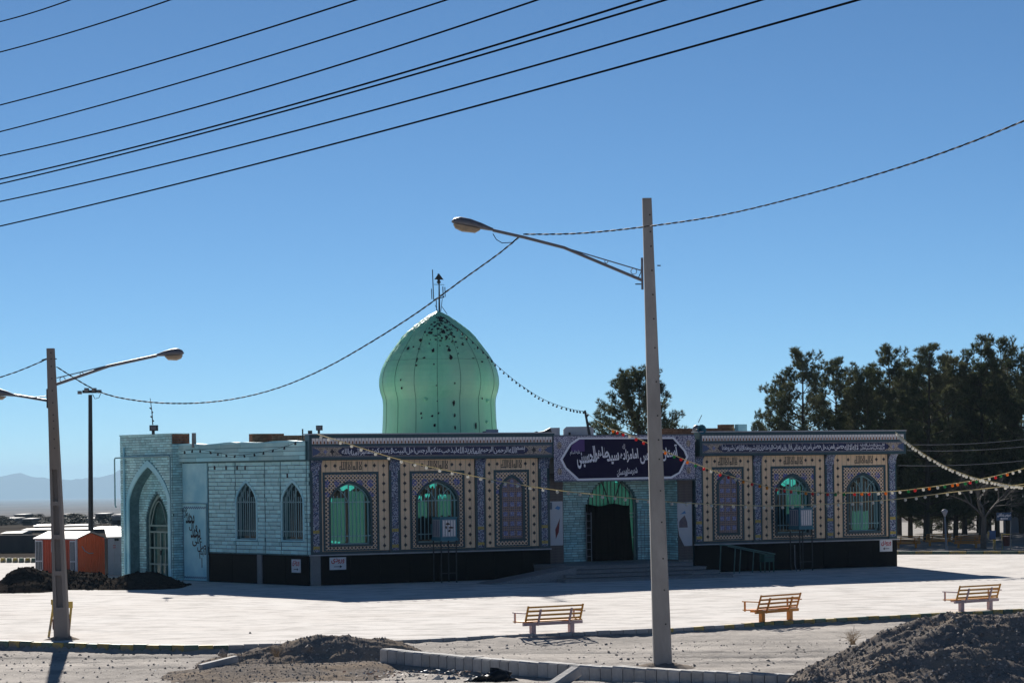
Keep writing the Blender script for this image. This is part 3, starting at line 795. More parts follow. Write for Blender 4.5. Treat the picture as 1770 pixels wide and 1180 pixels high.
pilaster(S4(1393), S4(1448), S4(1401), S4(1438))

# ---- windows with grilles
def window(fr, x0, x1, zb, zs, za, k, ygl, nb, curtain, ybar=-0.02, th=0.05, barmat=None, zmid=None):
    bm = barmat or M_GRILLE
    ao = arch(x0, x1, zb, zs, za, 10, k); ai = arch(x0+th, x1-th, zb+th, zs, za-th*1.2, 10, k)
    w = MB().plate(ao, [ai[::-1]], ygl-0.04, 0.06).build('window', bm, SH, fr.M)
    sub = lambda n, mb, m: mb.build(n, m, w, fr.M)
    xc, hw = (x0+x1)/2, (x1-x0)/2
    sub('pane', MB().plate(ai, (), ygl, 0.0), M_GLASS)
    sub('mullion', MB().box(xc-0.025, xc+0.025, ygl-0.03, ygl-0.005, zb+th, za-th*1.3), bm)
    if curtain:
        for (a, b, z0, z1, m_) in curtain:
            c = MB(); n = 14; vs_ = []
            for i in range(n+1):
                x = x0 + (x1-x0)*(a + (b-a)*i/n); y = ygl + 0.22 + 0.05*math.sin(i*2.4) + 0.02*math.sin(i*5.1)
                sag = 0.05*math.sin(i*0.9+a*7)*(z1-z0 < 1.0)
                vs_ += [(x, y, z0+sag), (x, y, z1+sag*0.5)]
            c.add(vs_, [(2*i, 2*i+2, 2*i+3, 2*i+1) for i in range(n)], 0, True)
            sub('curtain', c, m_)  # green ones are curtains; cyan ones are daylight drawn as glowing pieces
    # grille
    for z in (zb + 0.33 * (1 if zb > 1.4 else 1), zs + 0.0):
        sub('crossbar', MB().box(x0-0.03, x1+0.03, ybar-0.012, ybar+0.012, z-0.02, z+0.02), bm)
    for i in range(nb):
        x = x0 + (x1-x0)*(i+0.7)/(nb+0.4)
        top = arch_top(xc, hw, zs, za-zs, x, k) - 0.06
        if i % 2: top -= 0.18
        sub('bar', MB().box(x-0.012, x+0.012, ybar-0.035, ybar-0.012, zb+0.12, top), bm)
    for d in (-1, 1):
        pts = [(xc + d*hw*(0.10 + 0.52*t), ybar-0.02, zs + (za-zs)*(-0.05 + 1.0*t*(1.25-0.55*t))) for t in [i/8 for i in range(9)]]
        sub('tracery', MB().tube([p for p in pts if p[2] < arch_top(xc, hw, zs, za-zs, p[0], k)-0.02], 0.016, 5), bm)
    sub('rear_panel', MB().box(x0-0.3, x1+0.3, 1.55, 1.6, zb-0.3, za+0.3), M_DARKIN)
    return w
CG, CC = M_GREENCURT, M_DAYGLOW
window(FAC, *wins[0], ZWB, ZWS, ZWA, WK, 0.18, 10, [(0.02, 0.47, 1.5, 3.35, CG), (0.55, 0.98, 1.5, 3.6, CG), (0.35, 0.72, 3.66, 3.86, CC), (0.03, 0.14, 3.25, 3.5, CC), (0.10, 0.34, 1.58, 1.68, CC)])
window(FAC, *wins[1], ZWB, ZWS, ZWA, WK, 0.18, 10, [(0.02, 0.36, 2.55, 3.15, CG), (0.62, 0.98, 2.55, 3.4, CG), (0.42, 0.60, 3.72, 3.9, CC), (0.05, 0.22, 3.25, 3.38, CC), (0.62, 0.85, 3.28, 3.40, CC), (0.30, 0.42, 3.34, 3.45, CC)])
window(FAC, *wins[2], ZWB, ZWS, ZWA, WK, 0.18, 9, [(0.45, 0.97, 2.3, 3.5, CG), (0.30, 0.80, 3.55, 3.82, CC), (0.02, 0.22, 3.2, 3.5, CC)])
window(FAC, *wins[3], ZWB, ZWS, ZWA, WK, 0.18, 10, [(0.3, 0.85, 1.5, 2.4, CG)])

# ---- brickwork
UNITBRICK = MB().bbox(-0.5, 0.5, 0, 1, -0.5, 0.5, 0.045).mesh('brick', M_BRICK)
brick_left = [300]
def bricks(fr, x0, x1, z0, z1, L, h, yf, ex=None, objs=False, m=M_BRICKS, name='brickwork', joint=0.018, parent=None, jit=0.006):
    rows = max(1, round((z1 - z0) / h)); h = (z1 - z0) / rows
    mb = MB(); cnt = 0
    for r in range(rows):
        za, zb = z0 + r*h, z0 + (r+1)*h; zm = (za+zb)/2
        x = x0 - (0.5*L if r % 2 else 0) - random.uniform(0, 0.1)*L
        while x < x1:
            l = L * random.uniform(0.8, 1.2)
            a, b = max(x, x0), min(x + l, x1); x += l
            segs = [(a, b)]
            for (ea, eb) in (ex(zm) if ex else []):
                segs = [t for (p, q) in segs for t in ((p, min(q, ea)), (max(p, eb), q)) if t[1] - t[0] > 0.04]
            for p, q in segs:
                if q - p < 0.05: continue
                y = yf - 0.03 + random.uniform(-jit, jit)
                if objs and brick_left[0] > 0 and q - p > L*0.35:
                    brick_left[0] -= 1
                    Mx = fr.M @ Matrix.Translation(((p+q)/2, y, zm + random.uniform(-0.004, 0.004))) @ Matrix.Rotation(random.uniform(-0.01, 0.01), 4, 'Y') @ Matrix.Diagonal((q-p-joint, 0.05, h-joint, 1))
                    put('brick', UNITBRICK, parent or SH, Mx)
                else:
                    mb.bbox(p + joint/2, q - joint/2, y, y + 0.05, za + joint/2, zb - joint/2, 0.007); cnt += 1
    if cnt:
        o = mb.build(name, m, parent or SH, fr.M); o['kind'] = 'stuff'
def arch_ex(x0, x1, zb, zs, za, k):
    xc, hw = (x0+x1)/2, (x1-x0)/2
    def f(z):
        if z < zb or z > za: return []
        if z <= zs: return [(x0, x1)]
        lo, hi = 0.0, 1.0
        t = (z - zs) / (za - zs)
        for _ in range(20):
            u = (lo+hi)/2
            if math.sqrt(1-(1-u)**2)*(1-k) + k*u < t: lo = u
            else: hi = u
        return [(x0 + hw*u, x1 - hw*u)]
    return f

# ---- left side wall (turquoise bricks)
VJ = [WAL.S(x, 880) for x in (408, 459, 486, 531)]
XL = WAL.S(316, 900); XP = WAL.S(361, 900)
lw = [(WAL.S(410, 890), WAL.S(443.5, 890)), (WAL.S(489, 890), WAL.S(524.5, 890))]
lz = [1.75, 3.22, 3.98]
lex = [arch_ex(a-0.05, b+0.05, lz[0]-0.06, lz[1], lz[2]+0.08, 0.45) for a, b in lw]
mb = MB(); mb.plate([(XL-0.6, 0), (-0.02, 0), (-0.02, 5.35), (XL-0.6, 5.35)], [arch(a, b, lz[0], lz[1], lz[2], 10, 0.45)[::-1] for a, b in lw], 0, 0.3)
part('wall', mb, M_MORTAR, SH, WAL)
part('inner_wall', MB().box(XL-3, -0.6, 2.2, 9, 0, 5.3), M_DARKIN, SH, WAL)
bricks(WAL, XP + 0.06, -0.14, ZP + 0.02, 4.80, 0.46, 0.155, 0.0, lambda z: lex[0](z) + lex[1](z) + [(q - 0.025, q + 0.025) for q in VJ], True, M_BRICKS, 'brickwork', 0.024, None, 0.012)
bricks(WAL, -0.135, 0.03, ZP + 0.02, 4.80, 0.2, 0.155, 0.0)
for a, b in lw:
    window(WAL, a, b, lz[0], lz[1], lz[2], 0.45, 0.16, 9, None, -0.03, 0.04, M_GRILLE)
    part('window_surround', MB().plate(arch(a-0.09, b+0.09, lz[0]-0.02, lz[1], lz[2]+0.13, 12, 0.45), [arch(a-0.002, b+0.002, lz[0]-0.01, lz[1], lz[2], 12, 0.45)[::-1]], -0.045, 0.06), M_TURQ, SH, WAL)
    part('window_sill', MB().bbox(a-0.06, b+0.06, -0.07, 0.1, lz[0]-0.07, lz[0]-0.005, 0.01), M_TURQ, SH, WAL)
plinth(WAL, XP + 0.05, WAL.S(446, 980) , ZP, 1.6); plinth(WAL, WAL.S(456, 980), -0.02, ZP, 1.6)
part('plinth_pier', MB().bbox(WAL.S(447, 980), WAL.S(455, 980), -0.08, 0.02, 0, ZP-0.02, 0.01), M_CONC, SH, WAL)
# parapet of the left wall in rendered blocks
pz0, pz1 = 4.83, 5.58
part('parapet', MB().box(XL-0.35, 0.02, -0.16, 0.2, pz0, pz1-0.05), M_MORTAR, SH, WAL)
bricks(WAL, XL-0.36, 0.0, pz0 + 0.02, pz1 - 0.05, 1.5, 0.175, -0.17, None, False, M_BRICKS, 'parapet_blocks', 0.016)
mb = MB(); n = 24
vs_ = []
for i in range(n+1):
    x = XL - 0.38 + (0.42 - XL)*i/n; zz = pz1 + 0.02*math.sin(i*0.7) + random.uniform(-0.015, 0.015)
    vs_ += [(x, -0.21, pz1-0.06), (x, -0.21, zz), (x, 0.22, zz), (x, 0.22, pz1-0.06)]
mb.add(vs_, [(i*4+k, i*4+4+k, i*4+5+k, i*4+1+k) for i in range(n) for k in range(3)])
part('coping', mb, M_TURQ, SH, WAL)
for x in (371, 391, 410, 424, 497):
    xx, zz = WAL.pix(x, 808 if x < 480 else 822, -0.03)
    part('vent_hole', MB().box(xx-0.05, xx+0.05, -0.045, 0.0, zz-0.08, zz+0.08), M_BLACKTEXT, SH, WAL)
# painted calligraphy panel
cp0, cp1 = WAL.S(317, 950, -0.05), WAL.S(359, 950, -0.05)
zq0, zq1 = 0.02, WAL.Z(338, 872, -0.05)
pnl = part('painted_panel', MB().bbox(cp0, cp1, -0.06, 0.0, zq0, 4.80, 0.01), M_TURQ, SH, WAL)
MB().tube([(cp0-0.3, -0.10, zq1+0.06), (cp1+0.02, -0.10, zq1+0.04), (cp1+0.02, -0.10, 0.0)], 0.035, 6).build('pipe', M_GRILLE, pnl, WAL.M)
mb = MB(); w = cp1 - cp0
def wave(z):
    n = 22
    vs_ = []
    for i in range(n+1):
        x = cp0 + 0.06 + (w - 0.12)*i/n; zz = z + (0.035 if i % 2 else -0.035)
        vs_ += [(x, -0.066, zz-0.025), (x, -0.066, zz+0.025)]
    mb.add(vs_, [(2*i, 2*i+2, 2*i+3, 2*i+1) for i in range(n)])
wave(zq1 - 0.12); wave(0.14)
mb.box(cp0+0.03, cp0+0.06, -0.066, -0.0605, 0.14, zq1-0.12)
mb.build('blue_border', M_BLUETILE, pnl, WAL.M)
mb = MB()
wd = ['اللهم', 'صل', 'علی', 'محمد', 'و آل', 'محمد', 'و عجل', 'فرجهم']
zz = [1.15, 1.40, 1.65, 1.98, 2.25, 2.55, 2.72, 2.86]
xf = [0.90, 0.80, 0.62, 0.56, 0.46, 0.34, 0.20, 0.10]
sz = [1.0, .9, 1.0, 1.0, .85, .9, .6, .5]
for t_, z_, x_, s_ in zip(wd, zz, xf, sz):
    x_ = cp0 + w*x_
    text_into(mb, t_, x_ - 0.42*s_, x_ + 0.30*s_, z_ - 0.24*s_, z_ + 0.26*s_, -0.0665, 0, 0.02, 0.0)
mb.box(cp0 + w*0.76, cp0 + w*0.78, -0.0668, -0.0605, 0.55, 0.95)
mb.build('calligraphy_lettering', M_BLACKTEXT, pnl, WAL.M)

# ---- left entrance portal block
PY = -0.48
pa, pb = WAL.S(209.5, 880, PY), WAL.S(299, 880, PY)
PZ = 6.02
o0, o1 = WAL.S(224.5, 930, PY), WAL.S(292, 930, PY); oz = WAL.Z(259, 806, PY); os_ = WAL.Z(259, 872, PY)
PB = PY + 0.5
RET = Frame(WAL.W(pb, PY, 0).xy, -50 + 90); RD = RET.S(327, 757)
d0, d1 = WAL.S(254, 940, PB), WAL.S(291, 940, PB); dz = WAL.Z(272, 852, PB); dzs = WAL.Z(272, 900, PB)
hole = arch(o0, o1, 0.02, os_, oz, 12, 0.42)
ent = part('entrance_block', MB().plate([(pa, 0), (pb, 0), (pb, PZ-0.03), (pa, PZ-0.03)], [hole[::-1]], PY, 0.499).box(pa+0.02, pb-0.02, PB+0.36, PY+RD, 0, PZ-0.04).box(pa, pa+0.3, PY+0.5, PY+RD-0.01, 0, PZ-0.035).box(pb-0.3, pb, PY+0.5, PY+RD-0.01, 0, PZ-0.035).box(pa, pb, PY+0.5, PY+RD-0.01, oz+0.2, PZ-0.036), M_MORTAR, SH, WAL)
sub = lambda n, mb, m: mb.build(n, m, ent, WAL.M)
back = arch(o0-0.2, o1+0.2, 0.01, os_, oz+0.2, 12, 0.42)
dh = arch(d0, d1, 0.03, dzs, dz, 12, 0.42)
sub('recess_wall', MB().plate(back, [dh[::-1]], PB+0.002, 0.3), M_MORTAR)
rex = arch_ex(d0-0.04, d1+0.04, 0, dzs, dz+0.08, 0.42); rout = arch_ex(o0-0.15, o1+0.15, 0, os_, oz+0.15, 0.42)
def rx(z):
    q = rout(z)
    return rex(z) + ([(-99, q[0][0]), (q[0][1], 99)] if q else [(-99, 99)])
bricks(WAL, o0-0.1, o1+0.1, 0.0, oz, 0.24, 0.105, PB, rx, False, M_BRICKS, 'brickwork', 0.016, ent)
oex = arch_ex(o0-0.24, o1+0.24, 0, os_, oz+0.30, 0.42)
bricks(WAL, pa, pb, 0.0, PZ, 0.26, 0.105, PY, oex, False, M_BRICKS, 'brickwork', 0.016, ent)
ring_o = arch(o0-0.22, o1+0.22, 0.0, os_, oz+0.27, 12, 0.42)
sub('arch_band', MB().plate(ring_o, [arch(o0+0.005, o1-0.005, 0.03, os_, oz-0.01, 12, 0.42)[::-1]], PY-0.05, 0.06), M_TURQ)
# right return of the block, bricks facing +x
bricks(RET, 0.0, 0.62, 0.0, PZ - 0.42, 0.22, 0.105, 0.0, None, False, M_BRICKS, 'brickwork', 0.016, ent)
bricks(RET, 0.0, RD, PZ - 0.40, PZ, 0.22, 0.1, 0.0, None, False, M_RAWBRICK, 'bare_brickwork', 0.016, ent)
sub('top_course', MB().box(pa-0.02, pb+0.02, PY-0.04, PY+RD, PZ-0.03, PZ+0.02), M_BRICKS)
sub('pipe', MB().tube([(pa-0.25, PY-0.10, 3.0), (pa-0.32, PY-0.10, 3.1), (pa-0.32, PY-0.10, 5.02), (pa-0.25, PY-0.10, 5.08), (pb-0.05, PY-0.12, 5.12), (pb+0.02, PY-0.12, 5.05), (pb+0.02, PY-0.12, 0.5)], 0.035, 6), M_GRILLE)
sub('pipe', MB().tube([(pa+0.42, PY-0.10, 5.5), (pa+0.42, PY-0.10, 0.2)], 0.05, 6), M_TURQ)
# arched metal door
dr = MB().plate(arch(d0+0.01, d1-0.01, 0.04, dzs, dz-0.02, 12, 0.42), [arch(d0+0.09, d1-0.09, 0.12, dzs, dz-0.16, 12, 0.42)[::-1]], PB+0.10, 0.06).build('door', M_DOORPAINT, SH, WAL.M)
subd = lambda n, mb, m: mb.build(n, m, dr, WAL.M)
subd('pane', MB().plate(arch(d0+0.05, d1-0.05, 0.05, dzs, dz-0.1, 12, 0.42), (), PB+0.14, 0.0), M_GLASS)
xc = (d0+d1)/2; zt_ = WAL.Z(272, 908, PB); zt2 = WAL.Z(272, 919, PB)
for z in (zt_, zt2, 0.62, 1.3):
    subd('rail', MB().box(d0+0.03, d1-0.03, PB+0.08, PB+0.13, z-0.035, z+0.035), M_DOORPAINT)
for x in (d0 + (d1-d0)*0.27, xc+0.1, d0 + (d1-d0)*0.78):
    subd('stile', MB().box(x-0.03, x+0.03, PB+0.085, PB+0.125, 0.1, zt2), M_DOORPAINT)
for d in (-1, 1):
    pts = [(xc + d*(d1-d0)*0.36*t, PB+0.09, zt_ + (dz - zt_)*(0.75 - 0.75*t*t) ) for t in [i/8 for i in range(9)]]
    subd('tracery', MB().tube(pts, 0.03, 5), M_DOORPAINT)
subd('handle', MB().box(xc+0.13, xc+0.17, PB+0.04, PB+0.085, 1.0, 1.2), M_DARKMETAL)

# ---- main entrance recess between the wings
RY = 1.35
fx0, fx1 = sL1, sR0
DZ = 0.56
mx0, mx1 = FAC.S(1016, 900, RY), FAC.S(1100, 900, RY); mza = FAC.Z(1058, 822, RY); mzs = FAC.Z(1058, 872, RY)
mex = arch_ex(mx0-0.03, mx1+0.03, 0, mzs, mza+0.05, 0.3)
part('recess_wall', MB().plate([(fx0, 0), (fx1, 0), (fx1, 5.3), (fx0, 5.3)], [arch(mx0, mx1, DZ, mzs, mza, 12, 0.3)[::-1]], RY, 0.3), M_MORTAR)
bricks(FAC, fx0+0.1, fx1-0.1, DZ, 4.3, 0.27, 0.10, RY, mex, False, M_BRICKS, 'brickwork', 0.018)
mw = MB().plate(arch(mx0, mx1, DZ+0.01, mzs, mza, 12, 0.3), [arch(mx0+0.07, mx1-0.07, DZ+0.08, mzs, mza-0.09, 12, 0.3)[::-1]], RY+0.1, 0.08).build('door', M_DOORPAINT, SH, FAC.M)
subm = lambda n, mb, m: mb.build(n, m, mw, FAC.M)
subm('pane', MB().plate(arch(mx0+0.04, mx1-0.04, DZ+0.05, mzs, mza-0.05, 12, 0.3), (), RY+0.16, 0), M_GLASS)
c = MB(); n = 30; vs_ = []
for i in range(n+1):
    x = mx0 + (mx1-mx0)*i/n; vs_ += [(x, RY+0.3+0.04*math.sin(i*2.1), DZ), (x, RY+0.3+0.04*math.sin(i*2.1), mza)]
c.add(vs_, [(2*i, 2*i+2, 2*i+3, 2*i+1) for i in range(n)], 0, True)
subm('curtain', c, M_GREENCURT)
for i in range(13):
    x = mx0 + (mx1-mx0)*(i+0.6)/13.2
    subm('bar', MB().box(x-0.016, x+0.016, RY+0.07, RY+0.095, DZ+0.1, arch_top((mx0+mx1)/2, (mx1-mx0)/2, mzs, mza-mzs, x, 0.3)-0.05), M_DARKMETAL)
for z in (2.5, 2.35, 1.5):
    subm('rail', MB().box(mx0, mx1, RY+0.06, RY+0.1, z-0.025, z+0.025), M_DOORPAINT)
for d in (-1, 1):
    pts = [((mx0+mx1)/2 + d*(mx1-mx0)*(0.03+0.33*t), RY+0.05, mzs - 0.1 + (mza-mzs)*1.0*math.sin(t*math.pi*0.62)*1.05) for t in [i/10 for i in range(11)]]
    subm('tracery', MB().tube([p for p in pts if p[2] < arch_top((mx0+mx1)/2, (mx1-mx0)/2, mzs, mza-mzs, p[0], 0.3)], 0.03, 5), M_DARKMETAL)
subm('daylight_glow', MB().box(mx0+(mx1-mx0)*0.62, mx0+(mx1-mx0)*0.86, RY+0.22, RY+0.23, mza-0.28, mza-0.2), M_DAYGLOW)  # glowing strip put in for daylight showing through the door arch
# stone-faced piers either side of the recess
for a, b in ((FAC.S(951, 900), FAC.S(974.5, 900)), (FAC.S(1174, 900), FAC.S(1198, 900))):
    pr = part('entrance_pier', MB().box(a, b, 0.05, RY, 0, 5.2), M_MORTARBED)
    me = MB().bbox(0, 1, -0.02, 0.0, 0, 0.105, 0.006).mesh('facing_stone', M_FACING)
    for i in range(33):
        put('facing_stone', me, pr, FAC.M @ Matrix.Translation((a, 0.05 + random.uniform(-0.006, 0.004), 0.56 + i*0.11)) @ Matrix.Diagonal((b-a, 1, 1, 1)))
PS = FAC.S(1174, 900); PF = Frame(FAC.W(PS, RY, 0).xy, 25.6 - 90)
part('pier_side', MB().box(0.0, RY-0.12, -0.012, 0.0, DZ, 4.29), M_MORTAR, SH, PF)
bricks(PF, 0.0, RY-0.12, DZ, 4.28, 0.27, 0.10, -0.012)
part('entrance_lintel', MB().box(fx0+0.01, fx1-0.01, 0.1, RY-0.01, 4.3, 5.4), M_CONC)
# vertical dark green tile flank between pier and cornice
# ---- steps and ramp
st0, st1 = FAC.S(1000, 972, -4.0), FAC.S(1219, 970, -4.0)
stairs = thing('entrance_steps', 'broad grey granite steps leading up to the draped main entrance', 'steps', FAC.W((st0+st1)/2, -4, 0))
FR = [-3.0, -3.55, -4.1, -4.65]
for i in range(4):
    zt_ = DZ - 0.14*i; e = 0.30*i
    MB().bbox(st0-e, st1+e, FR[i], RY if i == 0 else FR[i-1]+0.3, zt_-0.12 if i < 3 else 0.0, zt_-0.03, 0.004).build('riser', M_GRANITE, stairs, FAC.M)
    MB().bbox(st0-e-0.02, st1+e+0.02, FR[i]-0.03, RY-0.02 if i == 0 else FR[i-1]+0.01, zt_-0.028, zt_, 0.008).build('tread', M_GRANITE, stairs, FAC.M)
MB().box(st0+0.02, st1-0.02, FR[0]+0.05, RY-0.03, 0, DZ-0.13).build('base', M_CONC, stairs, FAC.M)
rp0 = FAC.S(826, 1006, -2.6)
mb = MB(); ra, rb = -3.9, -2.4
mb.add([(rp0, ra, 0.005), (st0-0.05, ra, 0.0), (st0-0.05, ra, DZ-0.02), (rp0, rb, 0.005), (st0-0.05, rb, 0.0), (st0-0.05, rb, DZ-0.02)],
       [(0,1,2),(3,5,4),(0,2,5,3),(1,4,5,2)])
o = mb.build('ramp', M_GRANITE, None, FAC.M); tag(o, 'speckled grey granite ramp rising to the left side of the entrance steps', 'ramp')

# ---- dome
DC = P(760, 745, 112.0)
prof = [(346, 1200), (343, 1075), (337, 980), (335, 900), (337, 868), (342, 848), (350, 824), (356, 796), (358, 770), (356, 740), (350, 708), (338, 672), (321, 638), (300, 603), (276, 570), (247, 532), (220, 495), (186, 460), (147, 428), (107, 398), (66, 370), (34, 352), (8, 339)]
k = 112.0/4425/3.47
pr = [(r*k, HC + uv(760, 440 + z/3.47)[1]*112.0/4425) for r, z in prof]
fine = []
for (r0, z0), (r1, z1) in zip(pr, pr[1:]):
    for t in (0, 0.2, 0.4, 0.6, 0.8): fine.append((r0+(r1-r0)*t, z0+(z1-z0)*t))
fine.append(pr[-1])
M_DOME = mat('green_dome_sheet', (0.34, 0.86, 0.52), (0.27, 0.73, 0.43), 0.42, 2.4, bump=0.5, bscale=4, stretch=(1, 1, 0.28), big=(0.38, 0.76, 0.48), bigscale=0.8, spec=0.45)
NG = 16
def wob(a, z):
    g = (a*NG/(2*math.pi)) % 1.0
    rib = 0.004 * math.exp(-((min(g, 1-g))/0.02)**2)
    top = max(0.0, min(1.0, (z - 9.0)/2.2))
    n = 0.004*noise.noise(Vector((math.cos(a)*3, math.sin(a)*3, z*0.9))) + top*(0.034*noise.noise(Vector((math.cos(a)*9, math.sin(a)*9, z*3.4))) + 0.048*noise.noise(Vector((math.cos(a)*26, math.sin(a)*26, z*11))))
    return 1 - 0.0004*math.cos(2*math.pi*g) + rib*0.15 + n
dome = MB().lathe(fine, 288, (DC.x, DC.y, 0), 0, True, wob).build('dome', M_DOME, SH)
# seams between the sheets
def dome_r(z):
    for (r0, z0), (r1, z1) in zip(fine, fine[1:]):
        if z0 <= z <= z1: return r0 + (r1-r0)*(z-z0)/(z1-z0+1e-9)
    return fine[-1][0]
M_SEAM = mat('dark_green_seam', (0.10, 0.25, 0.17), None, 0.7, 4)
for i in range(NG):
    a = 2*math.pi*(i+0.0)/NG
    if math.sin(a) > 0.35: continue
    pts = [(DC.x + (r*1.004)*math.cos(a), DC.y + (r*1.004)*math.sin(a), z) for r, z in fine[::3] if z < 10.6]
    MB().tube(pts, 0.008, 4, cap=False).build('seam', M_SEAM, dome)
# flaked holes in the paint: small dark irregular scabs
M_SCAB = mat('flaked_dark_patch', (0.018, 0.018, 0.017), (0.03, 0.028, 0.025), 0.9, 9)
rs = random.Random(3)
def scab(px, py, w, h):
    z = HC + uv(px, py)[1]*109.6/4425
    r = dome_r(z) * 1.006
    dx = (px - 760)*109.8/4425
    if abs(dx) > r*0.97: return
    a = -math.acos(max(-1, min(1, dx / r)))
    pts = []
    for kk in range(9):
        t = 2*math.pi*kk/9; rr = rs.uniform(0.55, 1.15)
        aa = a + math.cos(t)*w*rr/r; zz = z + math.sin(t)*h*rr
        r2 = dome_r(zz)*1.007 + 0.012
        pts.append((DC.x + r2*math.cos(aa), DC.y + r2*math.sin(aa), zz))
    cz = z; r2 = dome_r(cz)*1.007 + 0.02
    cen = (DC.x + r2*math.cos(a), DC.y + r2*math.sin(a), cz)
    MB().add(pts + [cen], [(i, (i+1) % 9, 9) for i in range(9)]).build('flaked_patch', M_SCAB, dome)
Z5 = lambda x, y: (620 + x/3.47, 440 + y/3.47)
for x, y, w, h in [(385,507,.11,.09),(443,461,.13,.07),(520,455,.10,.12),(540,490,.06,.09),(505,510,.07,.05),(310,555,.08,.07),(342,548,.05,.04),(377,561,.07,.04),(460,572,.08,.10),(555,570,.09,.10),(568,612,.08,.14),(408,617,.07,.04),(364,630,.05,.11),(360,662,.06,.05),(467,657,.05,.04),(570,460,.08,.05),(600,430,.07,.05),(585,485,.08,.05),(630,495,.08,.04),(660,500,.07,.04),(505,400,.08,.05),(470,420,.07,.06),(410,455,.07,.06),(580,890,.06,.15),(452,967,.06,.05),(490,950,.04,.05),(465,1022,.06,.09),(587,960,.05,.12),(588,1038,.05,.12),(710,1022,.06,.17),(270,798,.05,.06),(265,748,.04,.05),(385,950,.04,.06),(388,978,.04,.05),(750,858,.05,.05),(752,636,.09,.04),(700,617,.08,.03),(610,590,.05,.03),(545,545,.05,.04),(480,785,.03,.03),(590,770,.04,.05),(483,878,.03,.03),(530,425,.06,.09),(515,385,.07,.05),(455,440,.06,.05),(560,440,.05,.04),(490,435,.1,.05),(575,515,.05,.03)]:
    scab(*Z5(x, y), w, h)
rs2 = random.Random(12)
for _ in range(75):
    yy = 360 + 200*rs2.random()**1.5; half = 30 + (yy-345)*1.05
    scab(*Z5(487 + rs2.uniform(-0.45, 0.95)*half, yy), rs2.uniform(.025, .075), rs2.uniform(.02, .05))
for hz_ in (9.15,):
    pts = [(DC.x + dome_r(hz_)*1.003*math.cos(a), DC.y + dome_r(hz_)*1.003*math.sin(a), hz_ + 0.01*math.sin(a*9)) for a in [math.pi + i*math.pi/60 for i in range(61)]]
    MB().tube(pts, 0.004, 4, cap=False).build('seam', M_SEAM, dome)
for x, y in ((413, 865), (780, 872), (775, 1000)):
    px, py = Z5(x, y); z = HC + uv(px, py)[1]*109.6/4425; r = dome_r(z); dx = (px-760)*109.8/4425
    a = -math.acos(max(-1, min(1, dx/r)))
    MB().ico((DC.x + r*math.cos(a), DC.y + r*math.sin(a), z), 0.11, 0, 0.8).build('patch_boss', M_DOME, dome)
# finial and aerials
ax_ = lambda px, py: P(px, py, 112.0)
f = MB(); top = ax_(759.5, 541)
f.tube([ax_(759.5, 545), ax_(759, 488)], [0.05, 0.03], 6)
f.lathe([(0.02, 0), (0.10, 0.08), (0.05, 0.16), (0.09, 0.22), (0.02, 0.34)], 8, ax_(758.5, 491))
f.add([ax_(750.5, 483), ax_(767, 483.5), ax_(758.5, 472)], [(0, 1, 2)]); f.tube([ax_(750, 491.5), ax_(768, 492)], 0.012, 4)
f.tube([ax_(758.5, 480), ax_(756.5, 473)], [0.06, 0.01], 5)
f.build('finial', M_DARKMETAL, dome)
f = MB()
f.tube([ax_(751, 517.5), ax_(768, 513)], 0.025, 5); f.tube([ax_(749.5, 518), ax_(747.5, 466)], 0.022, 5); f.tube([ax_(746.5, 517), ax_(746, 499)], 0.02, 5)
f.tube([ax_(766, 515), ax_(765.5, 495)], 0.022, 5); f.tube([ax_(769.5, 513), ax_(769, 496)], 0.02, 5)
f.tube([ax_(755, 540), ax_(754, 518)], 0.02, 5); f.tube([ax_(762, 538), ax_(764.5, 516)], 0.015, 5); f.tube([ax_(764, 530), ax_(773, 543)], 0.014, 5); f.tube([ax_(752, 527), ax_(757, 538)], 0.012, 5)
f.build('aerial', M_DARKMETAL, dome)

# ---- rooftop masonry
def roofbox(px0, px1, py0, D, m, h=0.9, name='roof_parapet', dep=0.4):
    a, b = P(px0, py0, D), P(px1, py0, D)
    fr = Frame((a.x, a.y), 25.6); L = (b.x-a.x)/math.cos(R(25.6))*0.93
    o = MB().box(0, L, 0.03, dep, a.z-h, a.z-0.01).build(name, M_RAWBRICK, SH, fr.M)
    bricks(fr, 0, L, a.z-h, a.z, 0.24, 0.085, 0.03, None, False, m, 'bare_brickwork', 0.014, o)
roofbox(436, 493, 749, 104, M_YELLOWBRICK); roofbox(470, 531, 752, 103.6, M_YELLOWBRICK)
roofbox(1143, 1262, 740, 112, M_RAWBRICK); roofbox(1215, 1286, 739.5, 113, M_RAWBRICK, 0.8)
roofbox(1248, 1272, 733, 113.3, M_RAWBRICK, 0.9); 
a = P(1276, 731, 113.2); fr = Frame((a.x, a.y), 25.6)
part('roof_upstand', MB().box(0, 0.45, 0, 0.3, a.z-0.7, a.z-0.05), M_TURQ, SH, fr)
a = P(335, 748, 104.3); part('chimney_pipe', MB().tube([a, a+Vector((0, 0, -0.6))], [0.09, 0.10], 7), M_CONC, SH, Frame((0, 0), 0))

